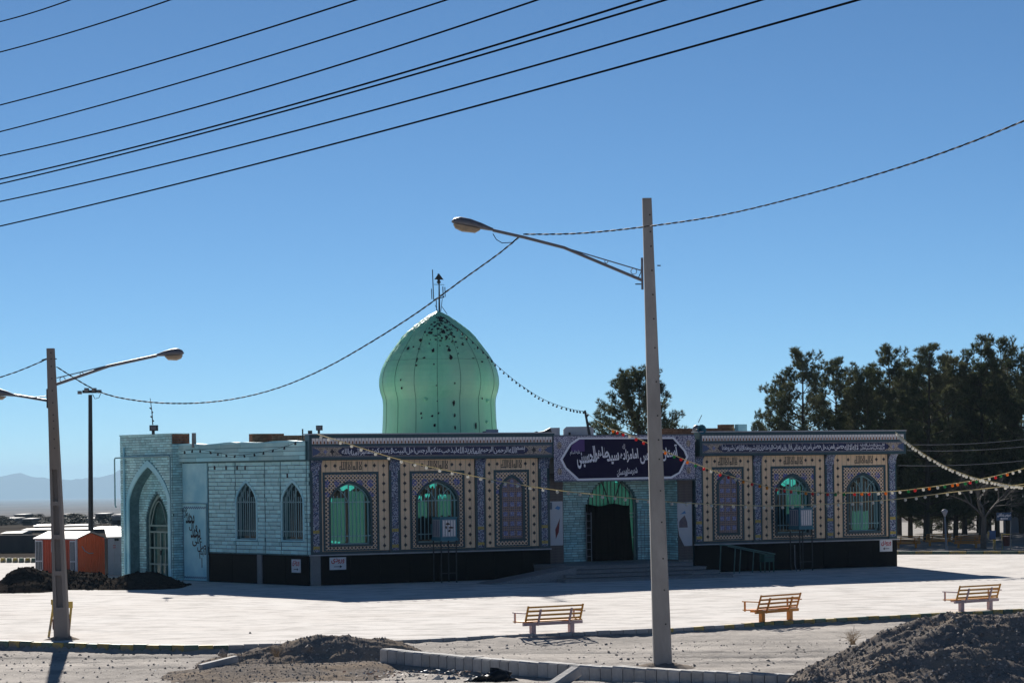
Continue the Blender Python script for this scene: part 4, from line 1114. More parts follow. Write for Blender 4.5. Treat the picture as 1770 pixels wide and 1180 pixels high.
# ================================================================== THINGS ON AND AROUND THE BUILDING
# ---- banner over the entrance
BY = -0.42
b0, b1 = FAC.S(957.6, 790, BY), FAC.S(1201, 790, BY); bz0, bz1 = 3.86, 5.71
ban = thing('entrance_banner', 'wide navy banner with white Persian lettering hung over the main entrance', 'banner', FAC.W((b0+b1)/2, BY, bz0))
bw, bh = b1-b0, bz1-bz0
X3 = lambda zx: b0 + (zx-148)/957.0*bw
Z3 = lambda zy: bz1 - (zy-128)/306.0*bh
sub = lambda n, mb, m: mb.build(n, m, ban, FAC.M)
mb = MB(); n = 24; vs_ = []
for j in range(7):
    for i in range(n+1):
        x = b0 + bw*i/n; z = bz0 + bh*j/6
        vs_.append((x, BY + 0.012*math.sin(i*0.9+j*0.4), z + (0.02*math.sin(i*0.7) if j == 0 else 0)))
mb.add(vs_, [(j*(n+1)+i, j*(n+1)+i+1, (j+1)*(n+1)+i+1, (j+1)*(n+1)+i) for j in range(6) for i in range(n)], 0, True)
sub('cloth', mb, M_BANNER_EDGE)
sub('back_frame', MB().box(b0+0.02, b1-0.02, BY+0.03, BY+0.07, bz0+0.05, bz1-0.02), M_DARKMETAL)
hexo = [(187,288),(215,345),(300,430),(940,425),(1000,390),(1058,280),(1040,235),(960,145),(310,143),(250,185)]
hexi = [(203,288),(228,340),(310,416),(936,410),(990,382),(1042,280),(1026,240),(952,157),(318,155),(262,192)]
sub('white_border', MB().plate([(X3(x), Z3(y)) for x, y in hexo], (), BY-0.022, 0.0), M_WHITETEXT)
sub('navy_field', MB().plate([(X3(x), Z3(y)) for x, y in hexi], (), BY-0.027, 0.0), M_BANNER)
sub('faded_patch', MB().plate([(X3(258), Z3(236)), (X3(350), Z3(236)), (X3(350), Z3(156)), (X3(316), Z3(157)), (X3(264), Z3(194))], (), BY-0.031, 0.0), M_BANNER_PURPLE)
for x, y in ((183, 195), (183, 368), (1060, 188), (1060, 372)):
    sub('rosette', MB().plate([(X3(x)+0.10*math.cos(t)*(1+.15*math.cos(8*t)), Z3(y)+0.14*math.sin(t)*(1+.15*math.cos(8*t))) for t in [i*2*math.pi/32 for i in range(32)]], (), BY-0.02, 0), M_ENDTILE)
for (zy0, zy1) in ((126, 134), (428, 437)):
    sub('edge_strip', MB().box(b0+0.01, b1-0.01, BY-0.019, BY-0.017, Z3(zy1), Z3(zy0)), M_LILAC)
mb = MB()
def nst(word, x0, x1, y0, y1, rot=0.10, bold=0.02): text_into(mb, word, X3(x0), X3(x1), Z3(y1), Z3(y0), BY-0.036, 0, bold, rot)
nst('آستان', 868, 985, 200, 300, 0.14, 0.03); nst('مقدس', 722, 860, 228, 318, 0.12, 0.03); nst('امامزاده', 590, 712, 222, 312, 0.08, 0.03)
nst('سید', 498, 582, 240, 322, 0.10, 0.03); nst('طاهر', 415, 510, 205, 305, 0.08, 0.03); nst('الحسینی', 296, 425, 205, 345, 0.10, 0.03)
nst('علیه السلام', 252, 318, 228, 262, 0.05, 0.012); nst('شهرستان', 622, 705, 345, 400, 0.08, 0.02); nst('بردسکن', 565, 632, 352, 408, 0.08, 0.02)
nst('الله', 605, 622, 188, 222, 0, 0.0)
sub('lettering', mb, M_WHITETEXT)

# ---- entrance arrow signs
def sign(fr, px0, px1, py0, py1, left, label, y=-0.075):
    pm, qm = (px0+px1)/2, (py0+py1)/2
    x0, x1 = fr.S(px0, qm, y), fr.S(px1, qm, y); z1, z0 = fr.Z(pm, py0, y), fr.Z(pm, py1, y)
    t = thing('entrance_sign', label, 'sign', fr.W((x0+x1)/2, y, z0), group='white entrance signs on the dark plinth')
    MB().bbox(x0, x1, y-0.02, y, z0, z1, 0.003).build('board', M_PAPERWHITE, t, fr.M)
    m = MB(); w, h = x1-x0, z1-z0
    text_into(m, 'ورودی', x0+w*0.1, x1-w*0.1, z0+h*0.48, z0+h*0.93, y-0.024, 0, 0.03)
    m.build('lettering', M_REDTEXT, t, fr.M)
    zc = z0+h*0.25; d = -1 if left else 1; xm = (x0+x1)/2
    MB().plate([(xm-d*w*0.24, zc-h*0.025), (xm+d*w*0.12, zc-h*0.025), (xm+d*w*0.12, zc-h*0.12), (xm+d*w*0.26, zc), (xm+d*w*0.12, zc+h*0.12), (xm+d*w*0.12, zc+h*0.025), (xm-d*w*0.24, zc+h*0.025)][::d], (), y-0.024, 0).build('arrow', M_BLACKTEXT, t, fr.M)
sign(FAC, 569.5, 598, 962.5, 984, False, 'white sign with red word and right arrow below the leftmost mosaic window', -0.08)
sign(WAL, 504.5, 520, 966, 989, False, 'narrow white entrance sign on plinth of the turquoise brick wall', -0.08)
sign(FAC, 1520.5, 1542, 932.5, 952.5, True, 'white sign with red word and left arrow at the far right corner', -0.08)

# ---- air coolers on stands
def cooler(px0, pxc, px1, py0, py1, label, yoff):
    x0, x1 = FAC.S(pxc, (py0+py1)/2, yoff), FAC.S(px1, (py0+py1)/2, yoff); w = x1-x0
    z1, z0 = FAC.Z(pxc, py0, yoff), FAC.Z(pxc, py1, yoff)
    t = thing('air_cooler', label, 'air cooler', FAC.W((x0+x1)/2, yoff+w/2, 0), group='evaporative coolers on stands before the windows')
    dp = 0.8; y0, y1 = yoff, yoff+dp
    sub = lambda n, mb, m: mb.build(n, m, t, FAC.M)
    sub('cabinet', MB().box(x0, x1, y0, y1, z0, z1), M_COOLER)
    sub('top_cap', MB().box(x0-0.02, x1+0.02, y0-0.02, y1+0.02, z1, z1+0.035), M_COOLER)
    sub('tray', MB().box(x0-0.03, x1+0.03, y0-0.03, y1+0.03, z0-0.03, z0+0.07), M_COOLER)
    sub('pad_panel', MB().bbox(x0+0.07, x1-0.06, y0-0.02, y0, z0+0.12, z1-0.06, 0.01), M_PAD)
    for i in range(5):
        x = x0+0.07+(w-0.13)*(i+0.5)/5
        sub('louver_slat', MB().box(x-0.03, x+0.03, y0-0.032, y0-0.021, z0+0.15, z1-0.09), M_WHITETILE)
    sub('side_pad_panel', MB().box(x0-0.02, x0, y0+0.08, y1-0.08, z0+0.12, z1-0.06), M_PAD)
    for i in range(4):
        y = y0+0.08+(dp-0.16)*(i+0.5)/4
        sub('louver_slat', MB().box(x0-0.03, x0-0.021, y-0.03, y+0.03, z0+0.15, z1-0.09), M_LILAC)
    for xx in (x0+0.03, x1-0.03):
        for yy in (y0+0.03, y1-0.03):
            sub('leg', MB().box(xx-0.02, xx+0.02, yy-0.02, yy+0.02, 0, z0-0.03), M_DARKMETAL)
    sub('stand_brace', MB().box(x0, x1, y0+0.02, y0+0.05, 0.35, 0.39), M_DARKMETAL)
    sub('duct', MB().box(x0+0.15, x1-0.1, y1, 0.12, z0+0.2, z1-0.25), M_COOLER)
    return t
c1 = cooler(745, 761.5, 790, 895, 933, 'weathered cooler with stained panels before the second mosaic window from the left', -1.2)
M_RUST = mat('rust_stain', (0.10, 0.06, 0.045), None, 0.9, 9)
rq = random.Random(6)
for (px, py, w_, h_) in ((774, 905, 0.10, 0.05), (780, 911, 0.12, 0.04), (771, 911, 0.05, 0.07), (777, 917, 0.05, 0.05), (752, 918, 0.03, 0.08)):
    yy = -1.237; xx, zz_ = FAC.S(px, py, yy), FAC.Z(px, py, yy)
    if px < 761: continue
    MB().plate([(xx + w_*math.cos(a)*rq.uniform(.5, 1.2), zz_ + h_*math.sin(a)*rq.uniform(.5, 1.2)) for a in [i*0.57 for i in range(11)]], (), yy - 0.001*rq.random(), 0).build('rust_stain', M_RUST, c1, FAC.M)
cooler(1360, 1381.5, 1405, 878, 913.5, 'clean cooler with pale grey panels before the second window from the right', -1.2)

# ---- posters, curtain, ladder, mesh screen at the entrance
def poster(px0, px1, py0, py1, label, motif, y=0.02, torn=False):
    pm, qm = (px0+px1)/2, (py0+py1)/2
    x0, x1 = FAC.S(px0, qm, y), FAC.S(px1, qm, y); z1, z0 = FAC.Z(pm, py0, y), FAC.Z(pm, py1, y); w, h = x1-x0, z1-z0
    t = thing('wall_poster', label, 'poster', FAC.W((x0+x1)/2, y, z0), group='posters on the entrance piers')
    out = [(x0, z0), (x1, z0), (x1, z1), (x0, z1)] if not torn else [(x0+w*0.45, z0), (x1, z0), (x1, z1), (x0, z1-h*0.02), (x0, z0+h*0.5), (x0+w*0.1, z0+h*0.25)]
    MB().plate(out, (), y-0.006, 0.005).build('sheet', mat('poster_paper' + ('_torn' if torn else ''), (0.55, 0.54, 0.54), (0.45, 0.47, 0.52), 0.6, 2), t, FAC.M)
    motif(t, x0, x1, z0, z1, y-0.009)
M_DKRED = mat('dark_red_print', (0.22, 0.03, 0.03), (0.10, 0.02, 0.02), 0.6, 14); M_BLUEP = mat('blue_print', (0.10, 0.25, 0.50), None, 0.6, 6); M_BROWNP = mat('brown_print', (0.20, 0.14, 0.14), (0.10, 0.09, 0.12), 0.6, 9)
def mo1(t, x0, x1, z0, z1, y):
    w, h = x1-x0, z1-z0
    MB().plate([(x0+w*.45, z0+h*.14), (x0+w*.68, z0+h*.3), (x0+w*.78, z0+h*.62), (x0+w*.62, z0+h*.5), (x0+w*.42, z0+h*.36)], (), y, 0).build('print', M_DKRED, t, FAC.M)
    MB().plate([(x0+w*.4, z0+h*.84), (x0+w*.7, z0+h*.8), (x0+w*.85, z0+h*.86), (x0+w*.6, z0+h*.9)], (), y, 0).build('print', M_BLUEP, t, FAC.M)
    MB().box(x0+w*.02, x0+w*.2, y, y+0.002, z0+h*.82, z0+h*.98).build('print', M_LILAC, t, FAC.M)
def mo2(t, x0, x1, z0, z1, y):
    w, h = x1-x0, z1-z0
    MB().plate([(x0+w*.1, z0+h*.42), (x0+w*.7, z0+h*.42), (x0+w*.66, z0+h*.55), (x0+w*.5, z0+h*.7), (x0+w*.25, z0+h*.62), (x0+w*.12, z0+h*.56)], (), y, 0).build('print', M_BROWNP, t, FAC.M)
    MB().plate([(x0+w*.2, z0+h*.72), (x0+w*.6, z0+h*.74), (x0+w*.5, z0+h*.8)], (), y, 0).build('print', M_BLUEP, t, FAC.M)
poster(949.8, 972.8, 866, 942, 'white poster with dark red leaf shape on the left entrance pier', mo1)
poster(1171, 1196, 867, 943, 'pale blue torn poster on the right entrance pier', mo2, 0.02, True)
cx0, cx1 = FAC.S(1012.5, 920, RY-0.12), FAC.S(1088, 920, RY-0.12)
ct, cb = FAC.Z(1050, 870, RY-0.12), DZ+0.005
mb = MB(); n = 36; vs_ = []
for i in range(n+1):
    t = i/n; y = RY - 0.14 + 0.03*math.sin(i*1.1) + 0.02*math.sin(i*2.7)
    zt_ = ct - 0.09*math.sin(t*math.pi*1.6)**2
    for j in range(5):
        u = j/4; vs_.append((cx0 + (cx1-cx0)*(t + 0.09*t*u), y*1.0 + 0.02*math.sin(i*0.8)*u, zt_ + (cb - zt_)*u))
mb.add(vs_, [(i*5+j, i*5+j+1, (i+1)*5+j+1, (i+1)*5+j) for i in range(n) for j in range(4)], 0, True)
tag(mb.build('door_curtain', M_BLACKCLOTH, None, FAC.M), 'black printed cloth hanging across the main doorway', 'curtain')
ly = RY - 0.32
lx0, lx1 = FAC.S(1013.5, 920, ly), FAC.S(1022, 920, ly); lt, lb = FAC.Z(1018, 885, ly), DZ+0.005
t = thing('ladder', 'thin white ladder leaning beside the black doorway curtain', 'ladder', FAC.W(lx0, ly, DZ))
for x in (lx0, lx1): MB().box(x-0.014, x+0.014, ly-0.014, ly+0.014, lb, lt).build('rail', M_METAL, t, FAC.M)
for i in range(7): MB().box(lx0, lx1, ly-0.01, ly+0.01, lb+0.2+i*0.29, lb+0.22+i*0.29).build('rung', M_METAL, t, FAC.M)
my = RY - 0.55
t = thing('wire_mesh_screen', 'thin wire mesh screen standing before the right brick of the doorway', 'mesh screen', FAC.W(FAC.S(1140, 920, my), my, DZ))
a, b = FAC.S(1102, 920, my), FAC.S(1186, 920, my); mt_ = FAC.Z(1140, 882, my)
mb = MB()
for i in range(15): x = a + (b-a)*i/14; mb.box(x-0.006, x+0.006, my-0.006, my+0.006, DZ+0.01, mt_)
for i in range(9): z = DZ + 0.05 + (mt_-DZ-0.05)*i/8; mb.box(a, b, my-0.009, my-0.006, z-0.006, z+0.006)
o = mb.build('mesh', M_METAL, t, FAC.M)
mb = MB().box(b-0.35, b-0.32, my-0.2, my-0.17, DZ+0.01, mt_).box(b-0.1, b-0.07, my-0.2, my-0.17, DZ+0.01, mt_)
mb.build('stand', M_DARKMETAL, t, FAC.M)

# ---- handrail and green box beside the steps
hy = -1.5
t = thing('handrail', 'pale green sloping pipe handrail right of the entrance steps', 'handrail', FAC.W(FAC.S(1290, 970, hy), hy, 0))
hp = lambda px, py: (lambda q: (q[0], hy, q[1]))(FAC.pix(px, py, hy))
MB().tube([hp(1243, 941), hp(1262, 942), hp(1340, 957)], 0.03, 6).build('rail', M_GREENRAIL, t, FAC.M)
MB().tube([hp(1258, 943.5), hp(1325, 957)], 0.022, 6).build('rail', M_GREENRAIL, t, FAC.M)
for px, py in ((1246, 942), (1271, 945), (1280.5, 948), (1303, 951)):
    p = hp(px, py); MB().tube([p, (p[0]-0.08, hy, 0.0)], 0.022, 6).build('post', M_GREENRAIL, t, FAC.M)
bx0, bx1 = FAC.S(1322.5, 970, hy), FAC.S(1340, 970, hy); bz = FAC.Z(1331, 957, hy)
t = thing('green_box', 'small dark green metal box on legs at the handrail end', 'box', FAC.W((bx0+bx1)/2, hy, 0))
MB().bbox(bx0, bx1, hy+0.05, hy+0.45, 0.42, bz, 0.01).build('cabinet', M_GREENBOX, t, FAC.M)
for x in (bx0+0.03, bx1-0.03):
    for y in (hy+0.08, hy+0.42): MB().box(x-0.02, x+0.02, y-0.02, y+0.02, 0, 0.42).build('leg', M_GREENBOX, t, FAC.M)
MB().box(bx0+0.04, bx1-0.04, hy+0.04, hy+0.049, 0.60, 0.62).build('door_seam', M_DARKMETAL, t, FAC.M)
t = MB().tube([FAC.W(*hp(1373.5, 941)), FAC.W(*hp(1374, 975)), FAC.W(*hp(1377, 988)) - Vector((0, 0, 0.0))], 0.02, 5).build('water_hose', M_METAL)
tag(t, 'grey hose hanging under the right cooler to the ground', 'hose')

# ---- things on the roof
def rooft(name, label, cat, px, py, D): return thing(name, label, cat, P(px, py, D))
def amp(px, py, D, w, h, label):
    t = rooft('floodlight', label, 'floodlight', px, py, D); c = P(px, py, D)
    s = D/FPX
    MB().bbox(c.x-w*s/2, c.x+w*s/2, c.y-0.12, c.y+0.12, c.z+h*s*0.35, c.z+h*s, 0.03).build('housing', M_DARKMETAL, t)
    MB().box(c.x-w*s*0.35, c.x+w*s*0.35, c.y-0.13, c.y-0.121, c.z+h*s*0.45, c.z+h*s*0.9).build('lens', M_LAMP, t)
    MB().box(c.x-w*s*0.25, c.x+w*s*0.1, c.y-0.05, c.y+0.05, c.z-0.02, c.z+h*s*0.4).build('bracket', M_DARKMETAL, t)
    return t
t = amp(266, 749.5, 103.6, 14, 15, 'dark floodlight under a whip aerial on the brick entrance block')
c = P(264, 734, 103.6); e = P(259.5, 688, 103.6)
MB().tube([c, c.lerp(e, 0.5) + Vector((0.02, 0, 0)), e], [0.025, 0.02, 0.012], 5).build('aerial', M_DARKMETAL, t)
for i in range(4): q = c.lerp(e, 0.12+0.16*i); MB().tube([q, q+Vector((0.06*(-1)**i, 0, 0.05))], 0.03, 5).build('aerial_clip', M_DARKMETAL, t)
amp(552, 748, 99, 11, 13, 'small dark floodlight on the left corner of the tiled cornice')
p = P(523, 748, 99.3); t = thing('roof_peg', 'short metal peg with small box near left cornice corner', 'peg', p)
MB().tube([p - Vector((0, 0, .4)), P(523, 741, 99.3)], 0.03, 5).build('rod', M_DARKMETAL, t); q = P(536, 746, 99.3); MB().box(q.x-.08, q.x+.08, q.y-.08, q.y+.08, q.z-.12, q.z+.05).build('junction_box', M_DARKMETAL, t)
# vents near the dome
p = P(846, 749, 104); t = thing('roof_vent', 'small pale metal vent box at the foot of the dome', 'vent', p)
MB().bbox(p.x-0.14, p.x+0.36, p.y, p.y+0.4, p.z-0.15, p.z+0.17, 0.02).build('box', M_PAD, t); MB().box(p.x-0.28, p.x-0.14, p.y, p.y+0.3, p.z-0.12, p.z+0.1).build('grille', M_METAL, t)
# white tank / cooler behind the banner
p = P(972, 752, 106)
t = thing('water_tank', 'pale dented water tank with rounded shoulders on the roof behind the banner', 'tank', p)
pts = [(0, 0), (1.25, 0), (1.25, 0.33), (1.12, 0.40), (0.12, 0.40), (0.0, 0.30)]
MB().plate([(p.x+0.05+a, p.z-0.05+b) for a, b in pts], (), p.y, 0.8, 0, True).build('body', mat('white_tank_sheet', (0.50, 0.50, 0.52), (0.38, 0.39, 0.43), 0.45, 3, bump=0.3), t)
MB().box(p.x-0.55, p.x-0.1, p.y+0.1, p.y+0.6, p.z-0.1, p.z+0.32).build('side_box', M_PAD, t)
MB().tube([(p.x+0.3, p.y-0.03, p.z-0.1), (p.x+0.3, p.y-0.03, p.z+0.12)], 0.05, 6).build('spout', M_DARKMETAL, t)
p0 = P(1022, 748, 105.5); p1 = P(1011, 709, 105.5)
t = thing('roof_pole', 'leaning dark pole on the roof holding the dome string lights', 'pole', p0 - Vector((0, 0, 0.3)))
MB().tube([p0 - Vector((0, 0, .5)), p1], [0.07, 0.05], 6).build('shaft', M_DARKMETAL, t)
MB().tube([P(1014, 720, 105.5), P(1017, 716, 105.5)], 0.04, 5).build('peg', M_DARKMETAL, t)
# horn loudspeakers
def horn(px, py, D, label):
    c = P(px, py, D); t = thing('horn_speaker', label, 'loudspeaker', c)
    mb = MB(); rg = [(0.05, 0.30), (0.07, 0.12), (0.11, 0.03), (0.19, -0.06), (0.20, -0.07)]
    ax = Vector((0.35, -0.93, 0.1)).normalized(); u = ax.cross(Vector((0, 0, 1))).normalized(); v = u.cross(ax)
    vs_ = [c - ax*y + (u*math.cos(a) + v*math.sin(a))*r for r, y in rg for a in [k*2*math.pi/14 for k in range(14)]]
    mb.add(vs_, [(i*14+k, i*14+(k+1) % 14, (i+1)*14+(k+1) % 14, (i+1)*14+k) for i in range(4) for k in range(14)], 0, True)
    mb.build('horn', M_COOLER, t)
    MB().ico(c - ax*0.36, 0.09).build('driver', M_DARKMETAL, t)
    MB().tube([c - ax*0.2, c - ax*0.2 - Vector((0, 0, 0.35))], 0.02, 5).build('bracket', M_DARKMETAL, t)
horn(1212, 742, 105.5, 'grey green horn loudspeaker at the left end of the right cornice')
p = P(1204, 742, 107); t = thing('floodlight', 'old round floodlight with a rod on the rooftop bricks', 'floodlight', p)
MB().lathe([(0.03, -0.25), (0.16, -0.1), (0.18, 0.05), (0.10, 0.16), (0.02, 0.19)], 12, p).build('housing', M_LAMP, t)
MB().tube([P(1207, 730, 107), P(1213, 717, 107)], 0.015, 4).build('rod', M_METAL, t)
p = P(940, 748, 104); t = thing('horn_speaker', 'dark horn loudspeaker lying at the right end of the left cornice', 'loudspeaker', p)
MB().tube([p+Vector((-.35, 0, -.02)), p, p+Vector((.3, 0, .1))], [0.05, 0.08, 0.13], 9).build('horn', M_DARKMETAL, t); MB().ico(p+Vector((-.3, 0, -.02)), 0.11).build('driver', M_DARKMETAL, t)

# ================================================================== LIGHT POLES
def luminaire(t, a, d, L=1.05, w=0.17, sub=None):
    """cobra head lamp from point a along direction d (horizontal-ish)"""
    d = d.normalized(); up = Vector((0, 0, 1)); up = (up - d*up.dot(d)).normalized(); sd_ = d.cross(up)
    prof = [(0.0, 0.05, 0.05, 0.05), (0.12, 0.07, 0.07, 0.08), (0.3, 0.11, 0.09, 0.13), (0.6, 0.15, 0.12, 0.17), (0.85, 0.15, 0.13, 0.17), (1.0, 0.09, 0.09, 0.12), (1.05, 0.02, 0.03, 0.04)]
    mb = MB(); n = 10; vs_ = []
    for x, hu, hd, ww in prof:
        for k in range(n):
            an = 2*math.pi*k/n; s_, c_ = math.sin(an), math.cos(an)
            vs_.append(a + d*(x*L/1.05) + sd_*(ww*c_) + up*(s_*(hu if s_ > 0 else hd*0.35)))
    mb.add(vs_, [(i*n+k, i*n+(k+1) % n, (i+1)*n+(k+1) % n, (i+1)*n+k) for i in range(len(prof)-1) for k in range(n)], 0, True)
    mb.build('lamp_housing', M_LAMP, t)
    mb = MB(); vs_ = []
    for x, hd, ww in [(0.32, 0.03, 0.11), (0.42, 0.13, 0.15), (0.75, 0.17, 0.16), (0.93, 0.12, 0.13), (0.99, 0.03, 0.10)]:
        for k in range(7):
            an = math.pi + math.pi*k/6
            vs_.append(a + d*(x*L/1.05) + sd_*(ww*math.cos(an)) + up*(-0.04 + math.sin(an)*hd*0.8))
    mb.add(vs_, [(i*7+k, i*7+k+1, (i+1)*7+k+1, (i+1)*7+k) for i in range(4) for k in range(6)], 0, True)
    mb.build('lamp_lens', M_LAMPGLASS, t)
def pole_shaft(base, top, wb, wt, m, t, hsec=False):
    """tapered square concrete pole; hsec gives recessed panels"""
    mb = MB(); axis = top - base
    def ring(u, s=1.0, ch=0.16):
        c = base + axis*u; w = (wb + (wt-wb)*u)/2*s
        k = w*ch
        return [c + Vector(p) for p in ((w-k, -w, 0), (w, -w+k, 0), (w, w-k, 0), (w-k, w, 0), (-w+k, w, 0), (-w, w-k, 0), (-w, -w+k, 0), (-w+k, -w, 0))]
    rings = [ring(u) for u in (0, 0.25, 0.5, 0.75, 1.0)]
    mb.add([p for r in rings for p in r], [(i*8+k, i*8+(k+1) % 8, (i+1)*8+(k+1) % 8, (i+1)*8+k) for i in range(4) for k in range(8)])
    mb.add(rings[-1], [tuple(range(8))])
    s = mb.build('shaft', m, t)
    return s
def holes(s, base, top, wb, wt, us, xoff=0.22):
    for u in us:
        c = base + (top-base)*u; w = (wb + (wt-wb)*u)/2
        MB().lathe([(0.018, 0), (0.018, 0.01)], 8, (0, 0, 0)).build('bolt_hole', M_BLACKTEXT, s, Matrix.Translation((c.x + w*xoff, c.y - w - 0.001, c.z)) @ Matrix.Rotation(R(90), 4, 'X'))
# right pole
pb_ = G(1146, 1154, -0.16); D = pb_.y
ptp = P(1118, 343, D)
base, top = pb_ - Vector((0, 0, 0.3)), ptp
t = thing('street_lamp', 'tall tapering concrete lamp pole in the centre with one arm to the left', 'street lamp', pb_, group='concrete street lamps')
s = pole_shaft(base, top, 0.42, 0.205, M_POLE, t)
holes(s, base, top, 0.42, 0.205, [0.12, 0.19, 0.255, 0.33, 0.395, 0.46, 0.50, 0.55, 0.62, 0.69, 0.75, 0.80, 0.85, 0.90, 0.93, 0.965], 0.45)
pa_, pm_, pe_ = P(1109, 484, D), P(975, 428, D), P(852, 398, D)
MB().tube([pa_, pm_, P(905, 410, D), pe_], 0.035, 8).build('arm', M_LAMP, t)
MB().tube([P(976, 428, D), P(1110, 468, D)], 0.014, 5).build('brace', M_LAMP, t)
for px, py, r in ((1048, 452, 0.035), (1095.5, 469, 0.065)):
    c = P(px, py, D); MB().tube([c + Vector((r*math.cos(a), 0, r*math.sin(a))) for a in [i*math.pi/8 for i in range(17)]], 0.008, 4, cap=False).build('brace_ring', M_LAMP, t)
luminaire(t, pe_, P(782, 388, D) - P(852, 402, D) + Vector((0, -0.1, 0)), 0.95)
MB().tube([P(852, 404, D), P(858, 414, D), P(868, 420, D), P(885, 419, D), P(893, 412, D)], 0.009, 4).build('lamp_wire', M_WIRE, t)
MB().tube([P(1136, 459, D), P(1142, 459, D)], 0.014, 5).build('step_bolt', M_DARKMETAL, t)
MB().tube([P(1098, 491, D), P(1112, 491, D)], 0.014, 5).build('step_bolt', M_DARKMETAL, t)
c = P(1110, 470, D); MB().box(c.x-0.03, c.x+0.02, c.y-0.12, c.y-0.08, P(1110, 501, D).z, P(1110, 446, D).z).build('mounting_plate', M_LAMP, t)
MB().tube([P(1096, 481, D), P(1104, 479, D), P(1108, 470, D), P(1109, 450, D)], 0.01, 4).build('feed_wire', M_WIRE, t)
RP = D
def base_dirt(t, c, r, seed):
    rq = random.Random(seed); mb = MB(); n = 22; vs_ = []
    for rr_, h in ((r, -0.06), (r*0.75, 0.0), (r*0.5, 0.05), (r*0.3, 0.10), (r*0.1, 0.12)):
        for k in range(n):
            a = 2*math.pi*k/n; q = rr_*rq.uniform(0.8, 1.2); vs_.append((c.x + q*math.cos(a)*1.2, c.y + q*math.sin(a), c.z + h + rq.uniform(-.015, .02)))
    mb.add(vs_, [(i*n+k, i*n+(k+1) % n, (i+1)*n+(k+1) % n, (i+1)*n+k) for i in range(4) for k in range(n)], 0, True)
    mb.build('base_dirt', M_SOIL, t)
base_dirt(t, Vector((pb_.x, pb_.y, zground(pb_.x, pb_.y) + 0.0)), 0.75, 3)
# left pole, H-section
pb_ = G(108, 1108, -0.05); D = pb_.y
LP = D
top = P(87.5, 602, D); base = pb_ - Vector((0, 0, 0.25))
t = thing('street_lamp', 'leaning panelled concrete lamp pole at left with arms to both sides', 'street lamp', pb_, group='concrete street lamps')
wb, wt = 0.385, 0.19
mb = MB(); axis = top - base
us = [0, 0.13, 0.145, 0.25, 0.265, 0.37, 0.385, 0.48, 0.495, 0.60, 0.615, 1.0]
for i, (u0, u1) in enumerate(zip(us, us[1:])):
    a, b = base + axis*u0, base + axis*u1; w0, w1 = (wb+(wt-wb)*u0)/2, (wb+(wt-wb)*u1)/2
    solid = (i % 2 == 1) or u0 == 0 or u0 > 0.6
    def sec(c, w, f):   # f: front recess
        return [(c.x-w, c.y-w, c.z), (c.x-w*0.5, c.y-w, c.z), (c.x-w*0.5, c.y-w+f, c.z), (c.x+w*0.5, c.y-w+f, c.z), (c.x+w*0.5, c.y-w, c.z), (c.x+w, c.y-w, c.z), (c.x+w, c.y+w, c.z), (c.x-w, c.y+w, c.z)]
    f = 0.0 if solid else 0.10
    mb.add(sec(a, w0, f) + sec(b, w1, f), [(k, (k+1) % 8, (k+1) % 8 + 8, k+8) for k in range(8)] + [tuple(range(8))[::-1], tuple(range(8, 16))])
s = mb.build('shaft', M_POLEW, t)
holes(s, base, top, wb, wt, [0.985, 0.965, 0.94, 0.90, 0.86, 0.82, 0.78, 0.76, 0.735, 0.70, 0.67], 0.2)
base_dirt(t, Vector((pb_.x, pb_.y, 0.0)), 0.5, 4)
pa_, pm_, pe_ = P(97.5, 664, D), P(188, 632.5, D), P(271, 614.5, D)
MB().tube([pa_, pm_, pe_], 0.04, 8).build('arm', M_LAMP, t)
MB().tube([P(98, 653, D), P(189, 631, D)], 0.014, 5).build('brace', M_LAMP, t)
for px, py, r in ((141, 645.5, 0.04), (108, 655.5, 0.07)):
    c = P(px, py, D); MB().tube([c + Vector((r*math.cos(a), 0, r*math.sin(a))) for a in [i*math.pi/8 for i in range(17)]], 0.010, 4, cap=False).build('brace_ring', M_LAMP, t)
luminaire(t, pe_, P(316, 609, D) - P(271, 613, D), 0.72)
MB().tube([P(84, 692.5, D), P(52, 687, D), P(24, 682.5, D)], 0.035, 8).build('arm', M_LAMP, t)
MB().tube([P(83, 684, D), P(50, 687, D)], 0.012, 5).build('brace', M_LAMP, t)
luminaire(t, P(25, 684, D), P(-15, 678, D) - P(25, 683, D), 0.75)
MB().tube([P(72, 622, D), P(80, 620, D), P(98, 620, D)], 0.015, 5).build('step_bolt', M_DARKMETAL, t)
c = P(84, 690, D); MB().box(c.x-0.04, c.x+0.02, c.y-0.1, c.y+0.1, P(84, 705, D).z, P(84, 672, D).z).build('mounting_plate', M_DARKMETAL, t)
# flood mast
b_ = Vector((0, 0, 0)); D = 118.0
bp = P(156.5, 925, D); 
t = thing('floodlight_mast', 'slender dark mast with floodlights behind the orange cabin', 'mast', (bp.x, D, 0))
MB().tube([Vector((bp.x, D, -0.05)), P(156, 682, D)], [0.13, 0.09], 8).build('shaft', M_DARKMETAL, t)
c = P(156, 677, D); k = D/FPX
MB().bbox(c.x-13*k, c.x+11*k, c.y-0.15, c.y+0.15, c.z-2*k, c.z+3*k, 0.03).build('crossarm', M_DARKMETAL, t)
for px, py, w in ((138, 678, 6), (172, 676, 6), (150, 673, 7), (163, 673, 7)):
    c = P(px, py, D); MB().bbox(c.x-w*k/2, c.x+w*k/2, c.y-0.2, c.y+0.12, c.z-3*k, c.z+2.5*k, 0.03).build('floodlight', M_LAMP, t)
MB().tube([P(160, 681, D), P(164, 689, D), P(171, 687, D), P(174, 680, D)], 0.015, 4).build('loose_wire', M_WIRE, t)

